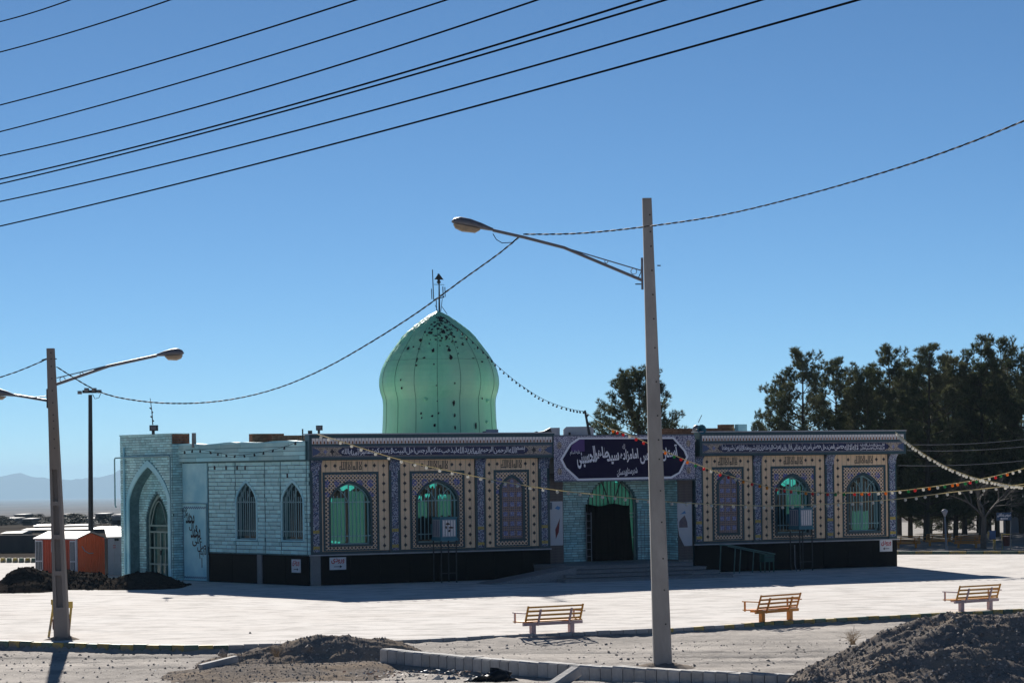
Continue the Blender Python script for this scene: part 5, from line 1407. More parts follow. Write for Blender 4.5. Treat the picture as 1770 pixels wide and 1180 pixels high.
# ================================================================== WIRES AND LIGHT STRINGS
def sag_pts(a, b, s, n=40, ext0=0.0, ext1=0.0):
    return [a.lerp(b, u) - Vector((0, 0, 4*s*u*(1-u))) for u in [(-ext0) + (1+ext0+ext1)*i/n for i in range(n+1)]]
# overhead power wires lie in one vertical plane crossing from far left to near right
w0, w1 = Vector((-9.6, 48)), Vector((3.5, 26)); wd_ = (w1-w0).normalized(); wn_ = Vector((wd_.y, -wd_.x))
def on_plane(px, py, off):
    u, v = uv(px, py); d = Vector((u/FPX, 1.0)); o = w0 + wn_*off
    tt = o.dot(wn_) / d.dot(wn_)
    return Vector((d.x*tt, tt, HC + v/FPX*tt))
wires = [((0, 38), (60, 20), (122, 0)), ((0, 90.5), (150, 48), (295, 0)), ((0, 182), (310, 96), (617, 0)), ((0, 228), (390, 120), (773, 0)), ((0, 269.5), (480, 145), (930, 0)),
         ((0, 310), (560, 166), (1110, 0)), ((0, 318), (580, 168), (1152, 0)), ((0, 348.5), (660, 187), (1318, 0)), ((0, 391), (740, 206), (1485, 0))]
orders = ['short wire cutting the very top left corner', 'second wire from the top left corner', 'third wire from the top left corner', 'fourth wire from the top left corner', 'fifth wire, in the middle of the bundle', 'upper of the two wires running almost together', 'lower of the two wires running almost together', 'second lowest wire of the bundle', 'lowest and longest wire of the bundle']
for i, ((a, m_, b), lb) in enumerate(zip(wires, orders)):
    off = (i % 3 - 1) * 0.35
    A_, B_ = on_plane(*a, off), on_plane(*b, off)
    Mm = on_plane(*m_, off)
    u = (Mm.xy - A_.xy).length / (B_.xy - A_.xy).length
    s = max(0.02, (A_.lerp(B_, u).z - Mm.z)/(4*u*(1-u)))
    L = (B_-A_).length; e = 12.0/L
    pts = []
    for k in range(61):
        q = -e + (1+2*e)*k/60
        pts.append(A_.lerp(B_, q) - Vector((0, 0, 4*s*q*(1-q))))
    tag(MB().tube(pts, 0.013 if i not in (5, 6) else 0.014, 5).build('overhead_wire', M_WIRE), 'black overhead power wire, ' + lb, 'wire', 'overhead power wires crossing the sky')
# twisted service cable: left pole - lamp arm - off right
def pix_path(pts, n=12):
    """smooth 3D path through (px,py,D) points"""
    P3 = [P(*q) for q in pts]; out = []
    for i in range(len(P3)-1):
        p0, p1, p2, p3 = P3[max(i-1, 0)], P3[i], P3[i+1], P3[min(i+2, len(P3)-1)]
        for k in range(n):
            t_ = k/n
            out.append(0.5*((2*p1) + (p2-p0)*t_ + (2*p0-5*p1+4*p2-p3)*t_*t_ + (3*p1-p0-3*p2+p3)*t_**3))
    out.append(P3[-1]); return out
def lerpD(x, x0, d0, x1, d1): return d0 + (d1-d0)*(x-x0)/(x1-x0)
def twisted(name, path, label, r=0.011, pitch=0.42):
    t = thing(name, label, 'cable', path[0], group='twisted service cables')
    # resample
    L = [0]
    for a, b in zip(path, path[1:]): L.append(L[-1] + (b-a).length)
    n = int(L[-1]/(pitch/5)); res = []; j = 0
    for i in range(n+1):
        s_ = L[-1]*i/n
        while j < len(L)-2 and L[j+1] < s_: j += 1
        res.append(path[j].lerp(path[j+1], (s_-L[j])/max(1e-6, L[j+1]-L[j])))
    for ph, m_ in ((0, M_WIRE), (math.pi, M_CABLE)):
        pts = []
        for i, p in enumerate(res):
            d = (res[min(i+1, n)] - res[max(i-1, 0)]).normalized(); u = d.cross(Vector((0, 0, 1))).normalized(); v = u.cross(d)
            a = ph + 2*math.pi*(L[-1]*i/n)/pitch
            pts.append(p + (u*math.cos(a) + v*math.sin(a))*r*0.9)
        MB().tube(pts, r, 4).build('strand', m_, t)
pl = [(98, 634), (170, 676), (240, 692.5), (320, 697), (400, 690), (480, 670.5), (560, 637), (640, 592), (720, 541), (800, 483), (860, 440), (897, 410)]
twisted('service_cable', pix_path([(x, y, lerpD(x, 98, LP, 897, RP)) for x, y in pl]), 'twisted cable sagging from the left pole past the dome to the lamp arm')
pl = [(905, 405), (1000, 403.5), (1115, 392), (1250, 371.5), (1400, 335), (1550, 291), (1660, 253), (1770, 209), (1950, 130), (2250, -25), (2600, -235)]
twisted('service_cable', pix_path([(x, y, lerpD(x, 905, RP, 1770, 46)) for x, y in pl]), 'twisted cable rising from the lamp arm to the right edge')
pl = [(-600, 742), (-300, 728), (-120, 690), (0, 652), (40, 638), (80, 621)]
twisted('service_cable', pix_path([(x, y, lerpD(x, 80, LP, -600, LP+4)) for x, y in pl]), 'short twisted cable left of the leaning pole')

def bulb_mesh(m, r=0.066):
    b = MB().ico((0, 0, -0.075), r, 0, 1.15); b.tube([(0, 0, 0), (0, 0, -0.04)], 0.022, 5, 1); return b.mesh('bulb', [m, M_WIRE])
BW, BR, BO, BG = bulb_mesh(M_BULBW), bulb_mesh(M_BULBR, .066), bulb_mesh(M_BULBO, .066), bulb_mesh(M_BULBG, .066)
BK = bulb_mesh(M_DARKMETAL, 0.045)
def string(path, label, gap, bulbs, cord, r=0.017, jit=0.15, start=0):
    t = thing('string_lights', label, 'string lights', path[0], group='strings of festive bulbs')
    MB().tube(path, r, 4).build('cord', cord, t)
    acc = gap*0.5; i = 0; rr = random.Random(len(label))
    for a, b in zip(path, path[1:]):
        L = (b-a).length
        while acc < L:
            p = a.lerp(b, acc/L)
            put('bulb', bulbs[i % len(bulbs)] if len(bulbs) < 4 else rr.choice(bulbs), t, Matrix.Translation(p) @ Matrix.Rotation(rr.uniform(-0.5, 0.5), 4, 'Y'))
            i += 1; acc += gap*rr.uniform(1-jit, 1+jit)
        acc -= L
    return t
pl = [(548, 750, 98), (600, 766, 97), (680, 791, 96.5), (760, 810, 96.5), (860, 830.5, 96.5), (950, 845, 97), (1060, 857.5, 98), (1170, 868, 99), (1290, 873, 100), (1350, 873.5, 101), (1450, 869.5, 102), (1550, 862, 103), (1650, 849.5, 104), (1770, 836, 105), (1900, 815, 107)]
string(pix_path(pl), 'long yellow cord of white bulbs from the left cornice corner across the facade', 0.52, [BW], M_CORD)
pl = [(1054, 741, 104), (1092, 753, 103), (1150, 779.5, 102.5), (1200, 800.5, 102), (1260, 822, 101.5), (1330, 841, 101.5), (1380, 848, 101.5), (1420, 851, 102), (1480, 851, 102), (1550, 848, 102.5), (1630, 838, 103), (1700, 826.5, 104), (1770, 809, 105), (1900, 772, 107)]
string(pix_path(pl), 'string of red, orange, green and white bulbs from the banner to the right edge', 0.33, [BR, BO, BG, BW, BO, BR], M_CORD)
pl = [(1548, 746.5, 108), (1570, 765, 107), (1600, 786, 106.5), (1640, 808, 106), (1680, 823.5, 105.5), (1720, 833, 105), (1770, 840, 104), (1900, 842, 103)]
string(pix_path(pl), 'close-set white bulbs sagging from the right cornice corner', 0.155, [BW], M_CORD, 0.017)
pl = [(760, 545, 110.3), (800, 575, 109.8), (835, 608, 109.8), (862, 634, 109.9), (900, 665, 109), (940, 690, 108), (980, 705, 107), (1011, 711, 105.6)]
string(pix_path(pl), 'thin string of dark bulbs from dome top to the leaning roof pole', 0.28, [BK], M_WIRE, 0.009)
pl = [(1011, 711, 105.6), (1040, 733, 104.6), (1060, 744, 104)]
tag(MB().tube(pix_path(pl), 0.011, 4).build('hanging_wire', M_CORD), 'short bare cord from the leaning roof pole to the banner top', 'cord')
pl = [(312, 780, 103.5), (345, 777, 102.6), (400, 786, 101.2), (440, 783, 100.2), (475, 776, 99.4), (500, 769, 98.9), (518, 760, 98.6)]
string(pix_path(pl), 'dark dead bulbs strung along the turquoise parapet', 0.55, [BK], M_WIRE, 0.008)
for (a, b, lb) in (((1568, 768, 112), (1800, 755, 118), 'upper'), ((1568, 778, 112), (1800, 768, 118), 'middle'), ((1552, 804, 110), (1800, 792, 116), 'lower')):
    tag(MB().tube(sag_pts(P(*a), P(*b), 0.12, 16), 0.010, 4).build('thin_wire', M_METAL), 'thin grey wire, %s of three right of the cornice before the pines' % lb, 'wire', 'thin wires right of the cornice')

# ================================================================== CABINS
M_ORCAB = mat('orange_cabin_sheet', (1.0, 0.19, 0.07), (0.92, 0.16, 0.06), 0.5, 3, big=(0.95, 0.2, 0.09), bigscale=1.2)  # gable tone, brightened for the light falling on that end
M_ORCAB_SHADE = mat('orange_cabin_sheet_shaded', (0.42, 0.065, 0.028), (0.34, 0.05, 0.022), 0.5, 3)  # same orange cabin, with the long side's shade put into the colour
M_WHCAB = mat('white_cabin_sheet', (0.52, 0.52, 0.56), (0.42, 0.42, 0.47), 0.5, 3)
M_CABROOF = mat('white_cabin_roof', (0.62, 0.58, 0.54), None, 0.5, 3)
M_CABWIN = mat('cabin_window', (0.035, 0.05, 0.06), None, 0.2, 3)
def ribbed(x0, x1, z0, top, y, pitch=0.14, d=0.02):
    """corrugated sheet in the x-z plane facing -y; top(x) gives the upper edge"""
    mb = MB(); xs_ = []; x = x0; k = 0
    while x < x1 - 1e-6:
        for f, yy in ((0.0, 0), (0.72, 0), (0.78, -d), (0.94, -d)):
            if x + f*pitch < x1: xs_.append((x + f*pitch, yy))
        x += pitch
    xs_.append((x1, 0)); vs_ = []
    for xx, yy in xs_: vs_ += [(xx, y+yy, z0), (xx, y+yy, top(xx))]
    mb.add(vs_, [(2*i, 2*i+2, 2*i+3, 2*i+1) for i in range(len(xs_)-1)]); return mb
cc = G(133, 996)
CB = Frame((cc.x, cc.y), -36); CE = Frame((cc.x, cc.y), 54)
LL = -CB.S(62, 960); GW = CE.S(181, 960); ch = 1.62; rh = ch + 0.24
t = thing('orange_cabin', 'small orange corrugated metal cabin with white pitched roof at left', 'cabin', cc)
MB().box(-LL+0.01, -0.01, 0.01, GW-0.01, 0.02, ch-0.01).build('core', M_DARKIN, t, CB.M)
ribbed(-LL, 0, 0, lambda x: ch, 0).build('side_wall', M_ORCAB_SHADE, t, CB.M)
ribbed(0, GW, 0, lambda x: ch + (rh-ch)*(1-abs(2*x/GW-1)), 0).build('gable_wall', M_ORCAB, t, CE.M)
mb = MB(); e = 0.08
q0, q1 = -LL-e, e
mb.add([(q0, -e, ch-0.02), (q1, -e, ch-0.02), (q1, GW/2, rh+0.03), (q0, GW/2, rh+0.03), (q0, GW+e, ch-0.02), (q1, GW+e, ch-0.02),
        (q0, -e, ch+0.03), (q1, -e, ch+0.03), (q1, GW/2, rh+0.08), (q0, GW/2, rh+0.08), (q0, GW+e, ch+0.03), (q1, GW+e, ch+0.03)],
       [(0,3,2,1),(3,4,5,2),(6,7,8,9),(9,8,11,10),(0,1,7,6),(4,10,11,5),(1,2,8,7),(2,5,11,8),(0,6,9,3),(3,9,10,4)])
mb.build('roof', M_CABROOF, t, CB.M)
for a, b in ((0.0, 0.18), (0.85, 0.985)):
    x0, x1 = -LL + LL*a, -LL + LL*b
    w = MB().box(x0, x1, -0.04, 0.0, 0.05, ch-0.06).build('window', M_WHCAB, t, CB.M)
    MB().box(x0+0.04, x1-0.04, -0.046, -0.041, 0.28, 0.62).build('pane', M_CABWIN, w, CB.M); MB().box(x0+0.04, x1-0.04, -0.046, -0.041, 0.68, ch-0.12).build('pane', M_CABWIN, w, CB.M)
    for i in range(3): x = x0+0.04+(x1-x0-0.08)*(i+1)/4; MB().box(x-0.008, x+0.008, -0.055, -0.047, 0.28, ch-0.12).build('bar', M_WHCAB, w, CB.M)
x0 = -LL + LL*0.40; w = MB().box(x0, x0+LL*0.1, -0.05, 0.0, 1.05, 1.5).build('window', M_WHCAB, t, CB.M)
for i in range(3): MB().box(x0+0.05, x0+LL*0.1-0.03, -0.058, -0.051, 1.10+0.13*i, 1.19+0.13*i).build('pane', M_CABWIN, w, CB.M)
MB().box(-0.03, 0.03, -0.04, 0.03, 0, ch).build('corner_post', M_WHCAB, t, CB.M)
MB().tube([(0.28, -0.04, 1.30), (0.45, -0.04, 1.10), (0.7, -0.04, 0.98), (0.95, -0.04, 0.99)], 0.02, 5).build('hanging_cable', M_WHCAB, t, CE.M)
wc = CE.W(GW + 0.05, -0.15, 0)
WC = Frame((wc.x, wc.y), 14); t = thing('white_cabin', 'white metal cabin between the orange cabin and the shrine entrance', 'cabin', wc)
MB().box(0.01, 2.2, 0.01, 2.0, 0, ch-0.02).build('core', M_DARKIN, t, WC.M)
ribbed(0, 2.2, 0, lambda x: ch + 0.02, 0, 0.3, 0.015).build('side_wall', M_WHCAB, t, WC.M)
mb = MB(); mb.add([(-0.06, -0.08, ch), (2.3, -0.08, ch), (2.3, 1.1, ch+0.42), (-0.06, 1.1, ch+0.42), (-0.06, -0.08, ch+0.05), (2.3, -0.08, ch+0.05), (2.3, 1.1, ch+0.47), (-0.06, 1.1, ch+0.47)], [(0,3,2,1),(4,5,6,7),(0,1,5,4),(1,2,6,5),(2,3,7,6),(3,0,4,7)])
mb.build('roof', M_CABROOF, t, WC.M)
for x in (0.33, 0.42): MB().ico((x, -0.09, ch-0.08), 0.06).build('flood_lamp', M_DARKMETAL, t, WC.M)
MB().box(0.62, 0.74, -0.03, 0.0, 0.5, ch-0.05).build('window', M_CABWIN, t, WC.M)
MB().box(0.55, 0.72, -0.12, -0.0155, 0.55, 0.85).build('meter_box', M_METAL, t, WC.M)
for z in (1.18, 1.27): MB().box(0.22, 0.34, -0.022, -0.0155, z, z+0.03).build('red_marking', M_REDTEXT, t, WC.M)

# ================================================================== MOUNDS, PILES, RUBBLE
def rock_into(mb, c, r, rr, mi=0):
    t = 1.0; vs_ = [(1,0,0),(-1,0,0),(0,1,0),(0,-1,0),(0,0,1),(0,0,-1)]
    q = Matrix.Rotation(rr.uniform(0, 6.28), 3, 'Z') @ Matrix.Rotation(rr.uniform(0, 1.2), 3, 'X')
    s = [r*rr.uniform(0.6, 1.25) for _ in range(6)]
    mb.add([Vector(c) + q @ (Vector(v)*k) for v, k in zip(vs_, s)], [(0,2,4),(2,1,4),(1,3,4),(3,0,4),(2,0,5),(1,2,5),(3,1,5),(0,3,5)], mi)
def mound(name, label, crest, Dc, wf, wb, m, rockm, nrocks, rough=0.08, step=0.09, zbase=None, seed=1, rmax=0.06, cat='mound', group=None):
    cr = [P(x, y, Dc) for x, y in crest]
    x0, x1 = cr[0].x, cr[-1].x
    def ctop(X):
        for a, b in zip(cr, cr[1:]):
            if a.x <= X <= b.x: return a.z + (b.z-a.z)*(X-a.x)/(b.x-a.x)
        return -1
    zb_ = (lambda X, Dd: zground(X, Dd)) if zbase is None else (lambda X, Dd: zbase)
    def hz(X, Dd):
        Xc = X * Dc / Dd if False else X
        g = zb_(X, Dd); h = ctop(Xc) - zb_(X, Dc)
        u = (Dd - Dc)/(wb if Dd > Dc else wf)
        if abs(u) >= 1: f = 0
        else: f = (1 - abs(u)**1.5)**1.25
        n = rough*(fnoise(X+seed*7, Dd, 1.1, 4) + 0.26*fnoise(X, Dd+seed*3, 3.4, 3)) + rough*0.10*fnoise(X, Dd, 13, 2)
        return g - 0.05 + max(0.0, h + 0.05)*f + n*min(1.0, 2.2*f)*min(1, max(0, h)/0.35)
    nx_ = int((x1-x0)/step)+1; ny_ = int((wf+wb)/step)+1
    mb = MB()
    mb.v = [(x0+(x1-x0)*i/(nx_-1), Dc-wf+(wf+wb)*j/(ny_-1), 0) for j in range(ny_) for i in range(nx_)]
    mb.v = [(a, b, hz(a, b)) for a, b, _ in mb.v]
    mb.f = [(j*nx_+i, j*nx_+i+1, (j+1)*nx_+i+1, (j+1)*nx_+i) for j in range(ny_-1) for i in range(nx_-1)]
    mb.m = [0]*len(mb.f); mb.sm = [True]*len(mb.f)
    cen = Vector(((x0+x1)/2, Dc, zb_((x0+x1)/2, Dc)))
    t = thing(name, label, cat, cen, group=group)
    mb.build('soil', m, t)
    if nrocks:
        rr = random.Random(seed); rk = MB(); k = 0
        while k < nrocks:
            X, Dd = rr.uniform(x0, x1), rr.uniform(Dc-wf, Dc+wb*0.6); z = hz(X, Dd)
            if z - zb_(X, Dd) < -0.02: k += 1; continue
            rock_into(rk, (X, Dd, z), 0.006 + rmax*rr.random()**9, rr); k += 1
        o = rk.build('stones', rockm, t); o['kind'] = 'stuff'
    return hz
hz_right = mound('rubble_mound', 'large dark gravel and rubble mound in the bottom right corner',
    [(1340, 1196), (1385, 1163), (1420, 1143), (1450, 1127), (1480, 1110), (1520, 1093), (1560, 1080), (1600, 1068), (1640, 1059), (1670, 1062), (1700, 1068), (1740, 1064), (1770, 1061), (1850, 1052), (1950, 1062), (2080, 1140)], 47.5, 3.6, 3.0, M_SOIL, M_ROCK, 30000, 0.12, 0.05, None, 2, 0.045)
mound('rubble_mound', 'low grey brown dirt and rubble mound at the bottom centre left',
    [(265, 1172), (340, 1149), (372, 1137), (400, 1130), (440, 1120), (500, 1107), (540, 1100), (575, 1093), (603, 1092), (614, 1098), (640, 1101), (665, 1103), (692, 1109), (712, 1118), (745, 1132)], 60.6, 1.7, 1.5, M_SOIL, M_ROCKL, 9000, 0.09, 0.05, None, 5, 0.035)
mound('rubble_spread', 'flat spread of dark rubble and soil left of the low wall end', [(250, 1172), (320, 1158), (380, 1150), (450, 1147), (560, 1145), (640, 1143), (668, 1149), (705, 1166)], 57.8, 3.8, 1.4, M_SOIL, M_ROCKL, 6000, 0.06, 0.06, None, 6, 0.03, 'rubble')
for cr, Dc, lb, sd_ in (([(-60, 1022), (0, 1002), (25, 983), (51, 980), (76, 985), (94, 993), (112, 1018)], 98.5, 'black soil heap left of the leaning lamp pole', 11),
                        ([(96, 1016), (114, 984), (142, 989), (175, 990.5), (190, 1000), (205, 1014)], 100.5, 'black soil heap just right of the leaning lamp pole before the orange cabin', 12),
                        ([(150, 1015), (188, 1003), (216, 992), (239, 988), (267, 990.5), (292, 997), (312, 1006), (325, 1011)], 99.8, 'black soil heap at the foot of the shrine side door', 13)):
    mound('soil_heap', lb, cr, Dc, 3.2, 2.0, M_SOILD, M_SOILD, 2500, 0.13, 0.09, 0.0, sd_, 0.08, 'heap', 'heaps of black soil near the side entrance')
# loose gravel on the road
rr = random.Random(21); rk = MB(); rk2 = MB()
for i in range(30000):
    D = 46 + 20*rr.random(); X = rr.uniform(-13.5, 13.5)
    if D > kerb_D(X) - 0.1: continue
    rock_into(rk if i % 5 else rk2, (X, D, zground(X, D)), 0.005 + 0.05*rr.random()**28, rr)
tag(rk.build('gravel', M_ROCKL), 'loose pale gravel scattered over the road', 'gravel', kind='stuff')
tag(rk2.build('gravel', M_ROCK), 'loose dark gravel scattered over the road', 'gravel', kind='stuff')
# a few bigger stones
for px, py, r, lb in ((1384/1.0*0.785, 1139, 0.05, 'small dark stone lying on the road left of the centre pole'), (432, 1094, 0.05, 'single dark stone on the plaza above the centre left mound'), (385, 1128, 0.13, 'dark clod of earth on the left end of the low mound'), (535, 1118, 0.08, 'dark stone halfway up the low mound')):
    p = P(px, py, 59.8) if py > 1110 else G(px, py)
    mb = MB(); rq = random.Random(px)
    for _ in range(3): rock_into(mb, p + Vector((rq.uniform(-r, r)*0.4, 0, 0)), r, rq)
    tag(mb.build('stone', M_ROCK), lb, 'stone')

# ================================================================== LOW WALL OF KERB STONES
ctl = [(666, 1145, 59.0), (770, 1156, 57.0), (877, 1166, 55.0), (1000, 1175, 53.0), (1100, 1181, 51.6), (1240, 1189, 49.7), (1376, 1196, 48.0)]
path = pix_path(ctl, 16)
t = thing('low_block_wall', 'curving row of pale concrete kerb stones across the foreground', 'low wall', path[0])
L = [0.0]
for a, b in zip(path, path[1:]): L.append(L[-1] + (b-a).length)
nb = 40; bl_ = L[-1]/nb; j = 0
blk = MB().bbox(-0.5, 0.5, -0.08, 0.08, 0, 1, 0.016)
blk = MB()
w_, b_ = 0.15, 0.03
blk.add([(-.5,-w_,0),(.5,-w_,0),(.5,-w_,1-b_*3),(-.5,-w_,1-b_*3),(-.5,-w_+b_,1),(.5,-w_+b_,1),(.5,w_,1),(-.5,w_,1),(-.5,w_,0),(.5,w_,0)],
        [(0,1,2,3),(3,2,5,4),(4,5,6,7),(7,6,9,8),(8,9,1,0),(0,3,4,7,8),(1,9,6,5,2)])
blk = blk.mesh('kerb_stone', M_KERBC)
for i in range(nb):
    s_ = (i+0.5)*bl_
    while j < len(L)-2 and L[j+1] < s_: j += 1
    p = path[j].lerp(path[j+1], (s_-L[j])/(L[j+1]-L[j])); d = path[j+1]-path[j]
    put('kerb_stone', blk, t, Matrix.Translation(p + Vector((0, random.uniform(-.012, .012), random.uniform(-.012, .01)))) @ Matrix.Rotation(math.atan2(d.y, d.x) + random.uniform(-.03, .03), 4, 'Z') @ Matrix.Diagonal((bl_*0.93, 1, random.uniform(0.325, 0.34), 1)))
mb = MB(); vs_ = []; rq = random.Random(4)
sel = path[::2]
for i, p in enumerate(sel):
    d = (sel[min(i+1, len(sel)-1)] - sel[max(i-1, 0)]).normalized(); nrm = Vector((d.y, -d.x, 0)).normalized()
    if nrm.y > 0: nrm = -nrm
    for o_, h in ((-0.3, -0.02), (0.10, 0.02), (0.2, 0.03), (0.32, 0.0+rq.uniform(-.03, .03)), (0.42, -0.10+rq.uniform(-.04, .04)), (0.7, -0.3)):
        vs_.append(p + nrm*(o_ + rq.uniform(-.02, .02)) + Vector((0, 0, h)))
mb.add(vs_, [(i*6+k, i*6+k+1, (i+1)*6+k+1, (i+1)*6+k) for i in range(len(sel)-1) for k in range(5)], 0, True)
mb.build('mortar_bed', M_MORTARBED, t)
# debris before the wall
p = P(972, 1176, 51.5)
o = MB().bbox(-0.42, 0.42, -0.13, 0.13, -0.10, 0.10, 0.03).build('fallen_kerb_stone', M_KERBC, None, Matrix.Translation(p) @ Matrix.Rotation(R(35), 4, 'Z') @ Matrix.Rotation(R(-26), 4, 'Y'))
tag(o, 'tilted loose concrete kerb stone lying against the low wall', 'kerb stone')
o = MB().bbox(-0.45, 0.45, -0.1, 0.1, -0.08, 0.08, 0.02).build('fallen_kerb_stone', M_KERBC, None, Matrix.Translation(P(378, 1146, 57.8)) @ Matrix.Rotation(R(30), 4, 'Z') @ Matrix.Rotation(R(-10), 4, 'Y'))
tag(o, 'pale broken kerb stone half buried in the low dirt mound', 'kerb stone')
M_BAG = mat('black_plastic', (0.012, 0.012, 0.013), None, 0.35, 4)
mb = MB(); rq = random.Random(8); n1, n2 = 18, 10; vs_ = []
pc = P(846, 1174, 53.2)
for j in range(n2+1):
    for i in range(n1):
        a = 2*math.pi*i/n1; ph = math.pi*j/n2*0.5
        r_ = 0.46*math.cos(ph)*(1+0.3*noise.noise(Vector((math.cos(a)*2, math.sin(a)*2, j*0.5)))) + 0.02
        vs_.append((pc.x + r_*math.cos(a)*1.15, pc.y + r_*math.sin(a)*0.5, pc.z - 0.08 + 0.24*math.sin(ph)*(1+0.4*math.cos(a)) + 0.05*noise.noise(Vector((a*3, j, 2)))))
mb.add(vs_, [(j*n1+i, j*n1+(i+1) % n1, (j+1)*n1+(i+1) % n1, (j+1)*n1+i) for j in range(n2) for i in range(n1)])
tag(mb.build('plastic_bag', M_BAG), 'crumpled black plastic sheet in front of the low wall', 'plastic bag')
M_LIT = [mat('litter_white', (0.55, 0.54, 0.5), None, 0.7, 5), mat('litter_pinkish', (0.40, 0.27, 0.22), None, 0.7, 5), mat('litter_green', (0.12, 0.45, 0.08), None, 0.6, 5), mat('litter_blue', (0.10, 0.16, 0.26), None, 0.6, 5)]
mb = MB(); rq = random.Random(9)
for i in range(160):
    px = rq.gauss(690, 38) if i < 120 else rq.gauss(800, 40); py = 1160 + abs(rq.gauss(0, 9))
    p = P(px, min(py, 1182), 55.2); p.z = max(p.z, zground(p.x, p.y)+0.02); s_ = rq.uniform(0.02, 0.075)
    q = [p + Vector((rq.uniform(-s_, s_), rq.uniform(-s_, s_), rq.uniform(0, s_))) for _ in range(4)]
    mb.add(q, [(0, 1, 2), (0, 2, 3), (0, 3, 1), (1, 3, 2)], rq.choice([0, 0, 0, 1, 1, 3]))
tag(mb.build('litter', M_LIT), 'scattered scraps of pale litter by the left end of the low wall', 'litter', kind='stuff')
mb = MB(); rq = random.Random(10); pc = P(760, 1176, 54.5)
for i in range(7):
    q = pc + Vector((rq.uniform(-.3, .3), rq.uniform(-.1, .1), rq.uniform(-.02, .05))); rock_into(mb, q, rq.uniform(.06, .14), rq, i % 3)
tag(mb.build('crushed_wrappers', [M_LIT[0], M_LIT[3], M_LIT[2]]), 'crushed white, blue and green wrappers below the low wall', 'wrappers')
# dry shrubs
M_DRY = mat('dry_twigs', (0.38, 0.29, 0.19), (0.26, 0.19, 0.12), 0.9, 6)
def dry(px, py, D, hgt, w, label, n=80):
    p = P(px, py, D); mb = MB(); rq = random.Random(px)
    for i in range(n):
        a = rq.uniform(0, 6.28); r_ = w*rq.random()**0.6; h = hgt*rq.uniform(0.25, 1)*(1.15-0.5*r_/w)
        m1 = p + Vector((r_*math.cos(a)*.5 + rq.gauss(0, .04), r_*math.sin(a)*.5 + rq.gauss(0, .04), h*.55)); e = p + Vector((r_*math.cos(a) + rq.gauss(0, .05), r_*math.sin(a) + rq.gauss(0, .05), h))
        mb.tube([p + Vector((rq.uniform(-.06, .06), rq.uniform(-.06, .06), -.05)), m1, e], [.004, .003, .0015], 3, cap=False)
        for _ in range(2):
            q = m1.lerp(e, rq.random()); mb.tube([q, q + Vector((rq.gauss(0, .05), rq.gauss(0, .05), rq.uniform(0, .07)))], [.0025, .001], 3, cap=False)
    tag(mb.build('dry_shrub', M_DRY), label, 'shrub', 'dry shrubs on the rubble')
dry(1474, 1109, 50.0, 0.30, 0.26, 'leafless pale dry shrub behind the left slope of the right mound', 45)
dry(478, 1131, 59.6, 0.33, 0.22, 'brown dry tuft growing on the low centre left mound', 40)

# ================================================================== BENCHES
def bench(name, label, main, sec, loc, rot):
    t = thing(name, label, 'bench', (0, 0, 0), 0, 'orange slatted benches along the kerb')
    sub = lambda n, mb, m: mb.build(n, m, t)
    for x in (-0.56, 0.56): sub('leg', MB().box(x-0.06, x+0.06, -0.02, 0.10, -0.02, 0.24), sec)
    sub('seat_beam', MB().box(-0.86, 0.86, -0.03, 0.03, 0.24, 0.32), sec)
    for x in (-0.56, 0.56): sub('seat_bracket', MB().box(x-0.03, x+0.03, 0.03, 0.44, 0.26, 0.32), sec)
    for i in range(4): sub('seat_slat', MB().box(-0.88, 0.88, 0.02+0.115*i, 0.10+0.115*i, 0.325, 0.355), main)
    T = Matrix.Translation((0, -0.02, 0.36)) @ Matrix.Rotation(R(20), 4, 'X')
    for i in range(4): sub('back_slat', MB().box(-0.80, 0.80, -0.012, 0.012, 0.02+0.118*i, 0.02+0.118*i+(0.05 if i < 3 else 0.042), 0, T), main)
    for x in (-0.80, 0.79): sub('back_frame', MB().box(x-0.02, x+0.02, -0.016, 0.016, 0.0, 0.43, 0, T), main)
    for x in (-0.44, 0.46): sub('back_support', MB().box(x-0.025, x+0.025, -0.045, -0.013, -0.12, 0.34, 0, T), sec)
    for x in (-0.86, 0.86):
        sub('armrest_post', MB().box(x-0.018, x+0.018, 0.36, 0.40, 0.30, 0.56), sec)
        sub('armrest', MB().box(x-0.025, x+0.025, -0.12, 0.46, 0.56, 0.59), sec)
    return t
proto = bench('bench', 'nearest bench, orange brown slats on faded pink legs, left of the centre pole', M_ORANGEW, M_PINK, 0, 0)
def place_bench(src, l, r, label, first):
    a, b = G(*l, 0.0), G(*r, 0.0); c = (a+b)/2; d = Vector((2.0, kerb_D(c.x+1) - kerb_D(c.x-1)))
    Mx = Matrix.Translation((c.x, c.y, 0.0)) @ Matrix.Rotation(math.atan2(d.y, d.x) + R(9), 4, 'Z') @ Matrix.Diagonal((1.1, 1, 1, 1))
    if first:
        for ch_ in src.children: pass
        src.matrix_basis = Mx; 
        for ch_ in src.children: WM[ch_.name] = Mx @ WM[ch_.name]
        WM[src.name] = Mx; o = src
    else: o = copy_tree(src, Mx)
    o['label'] = label; return o
b2 = bench('bench', 'all orange bench in the middle of the three, right of the centre pole', M_ORANGEB, M_ORANGEB, 0, 0)
place_bench(proto, (921, 1097), (990, 1092), proto['label'], True)
place_bench(b2, (1312, 1075), (1374, 1070), b2['label'], True)
place_bench(proto, (1661, 1057), (1715, 1051.5), 'farthest of the three benches, orange slats on lilac pink legs, at right edge', False)

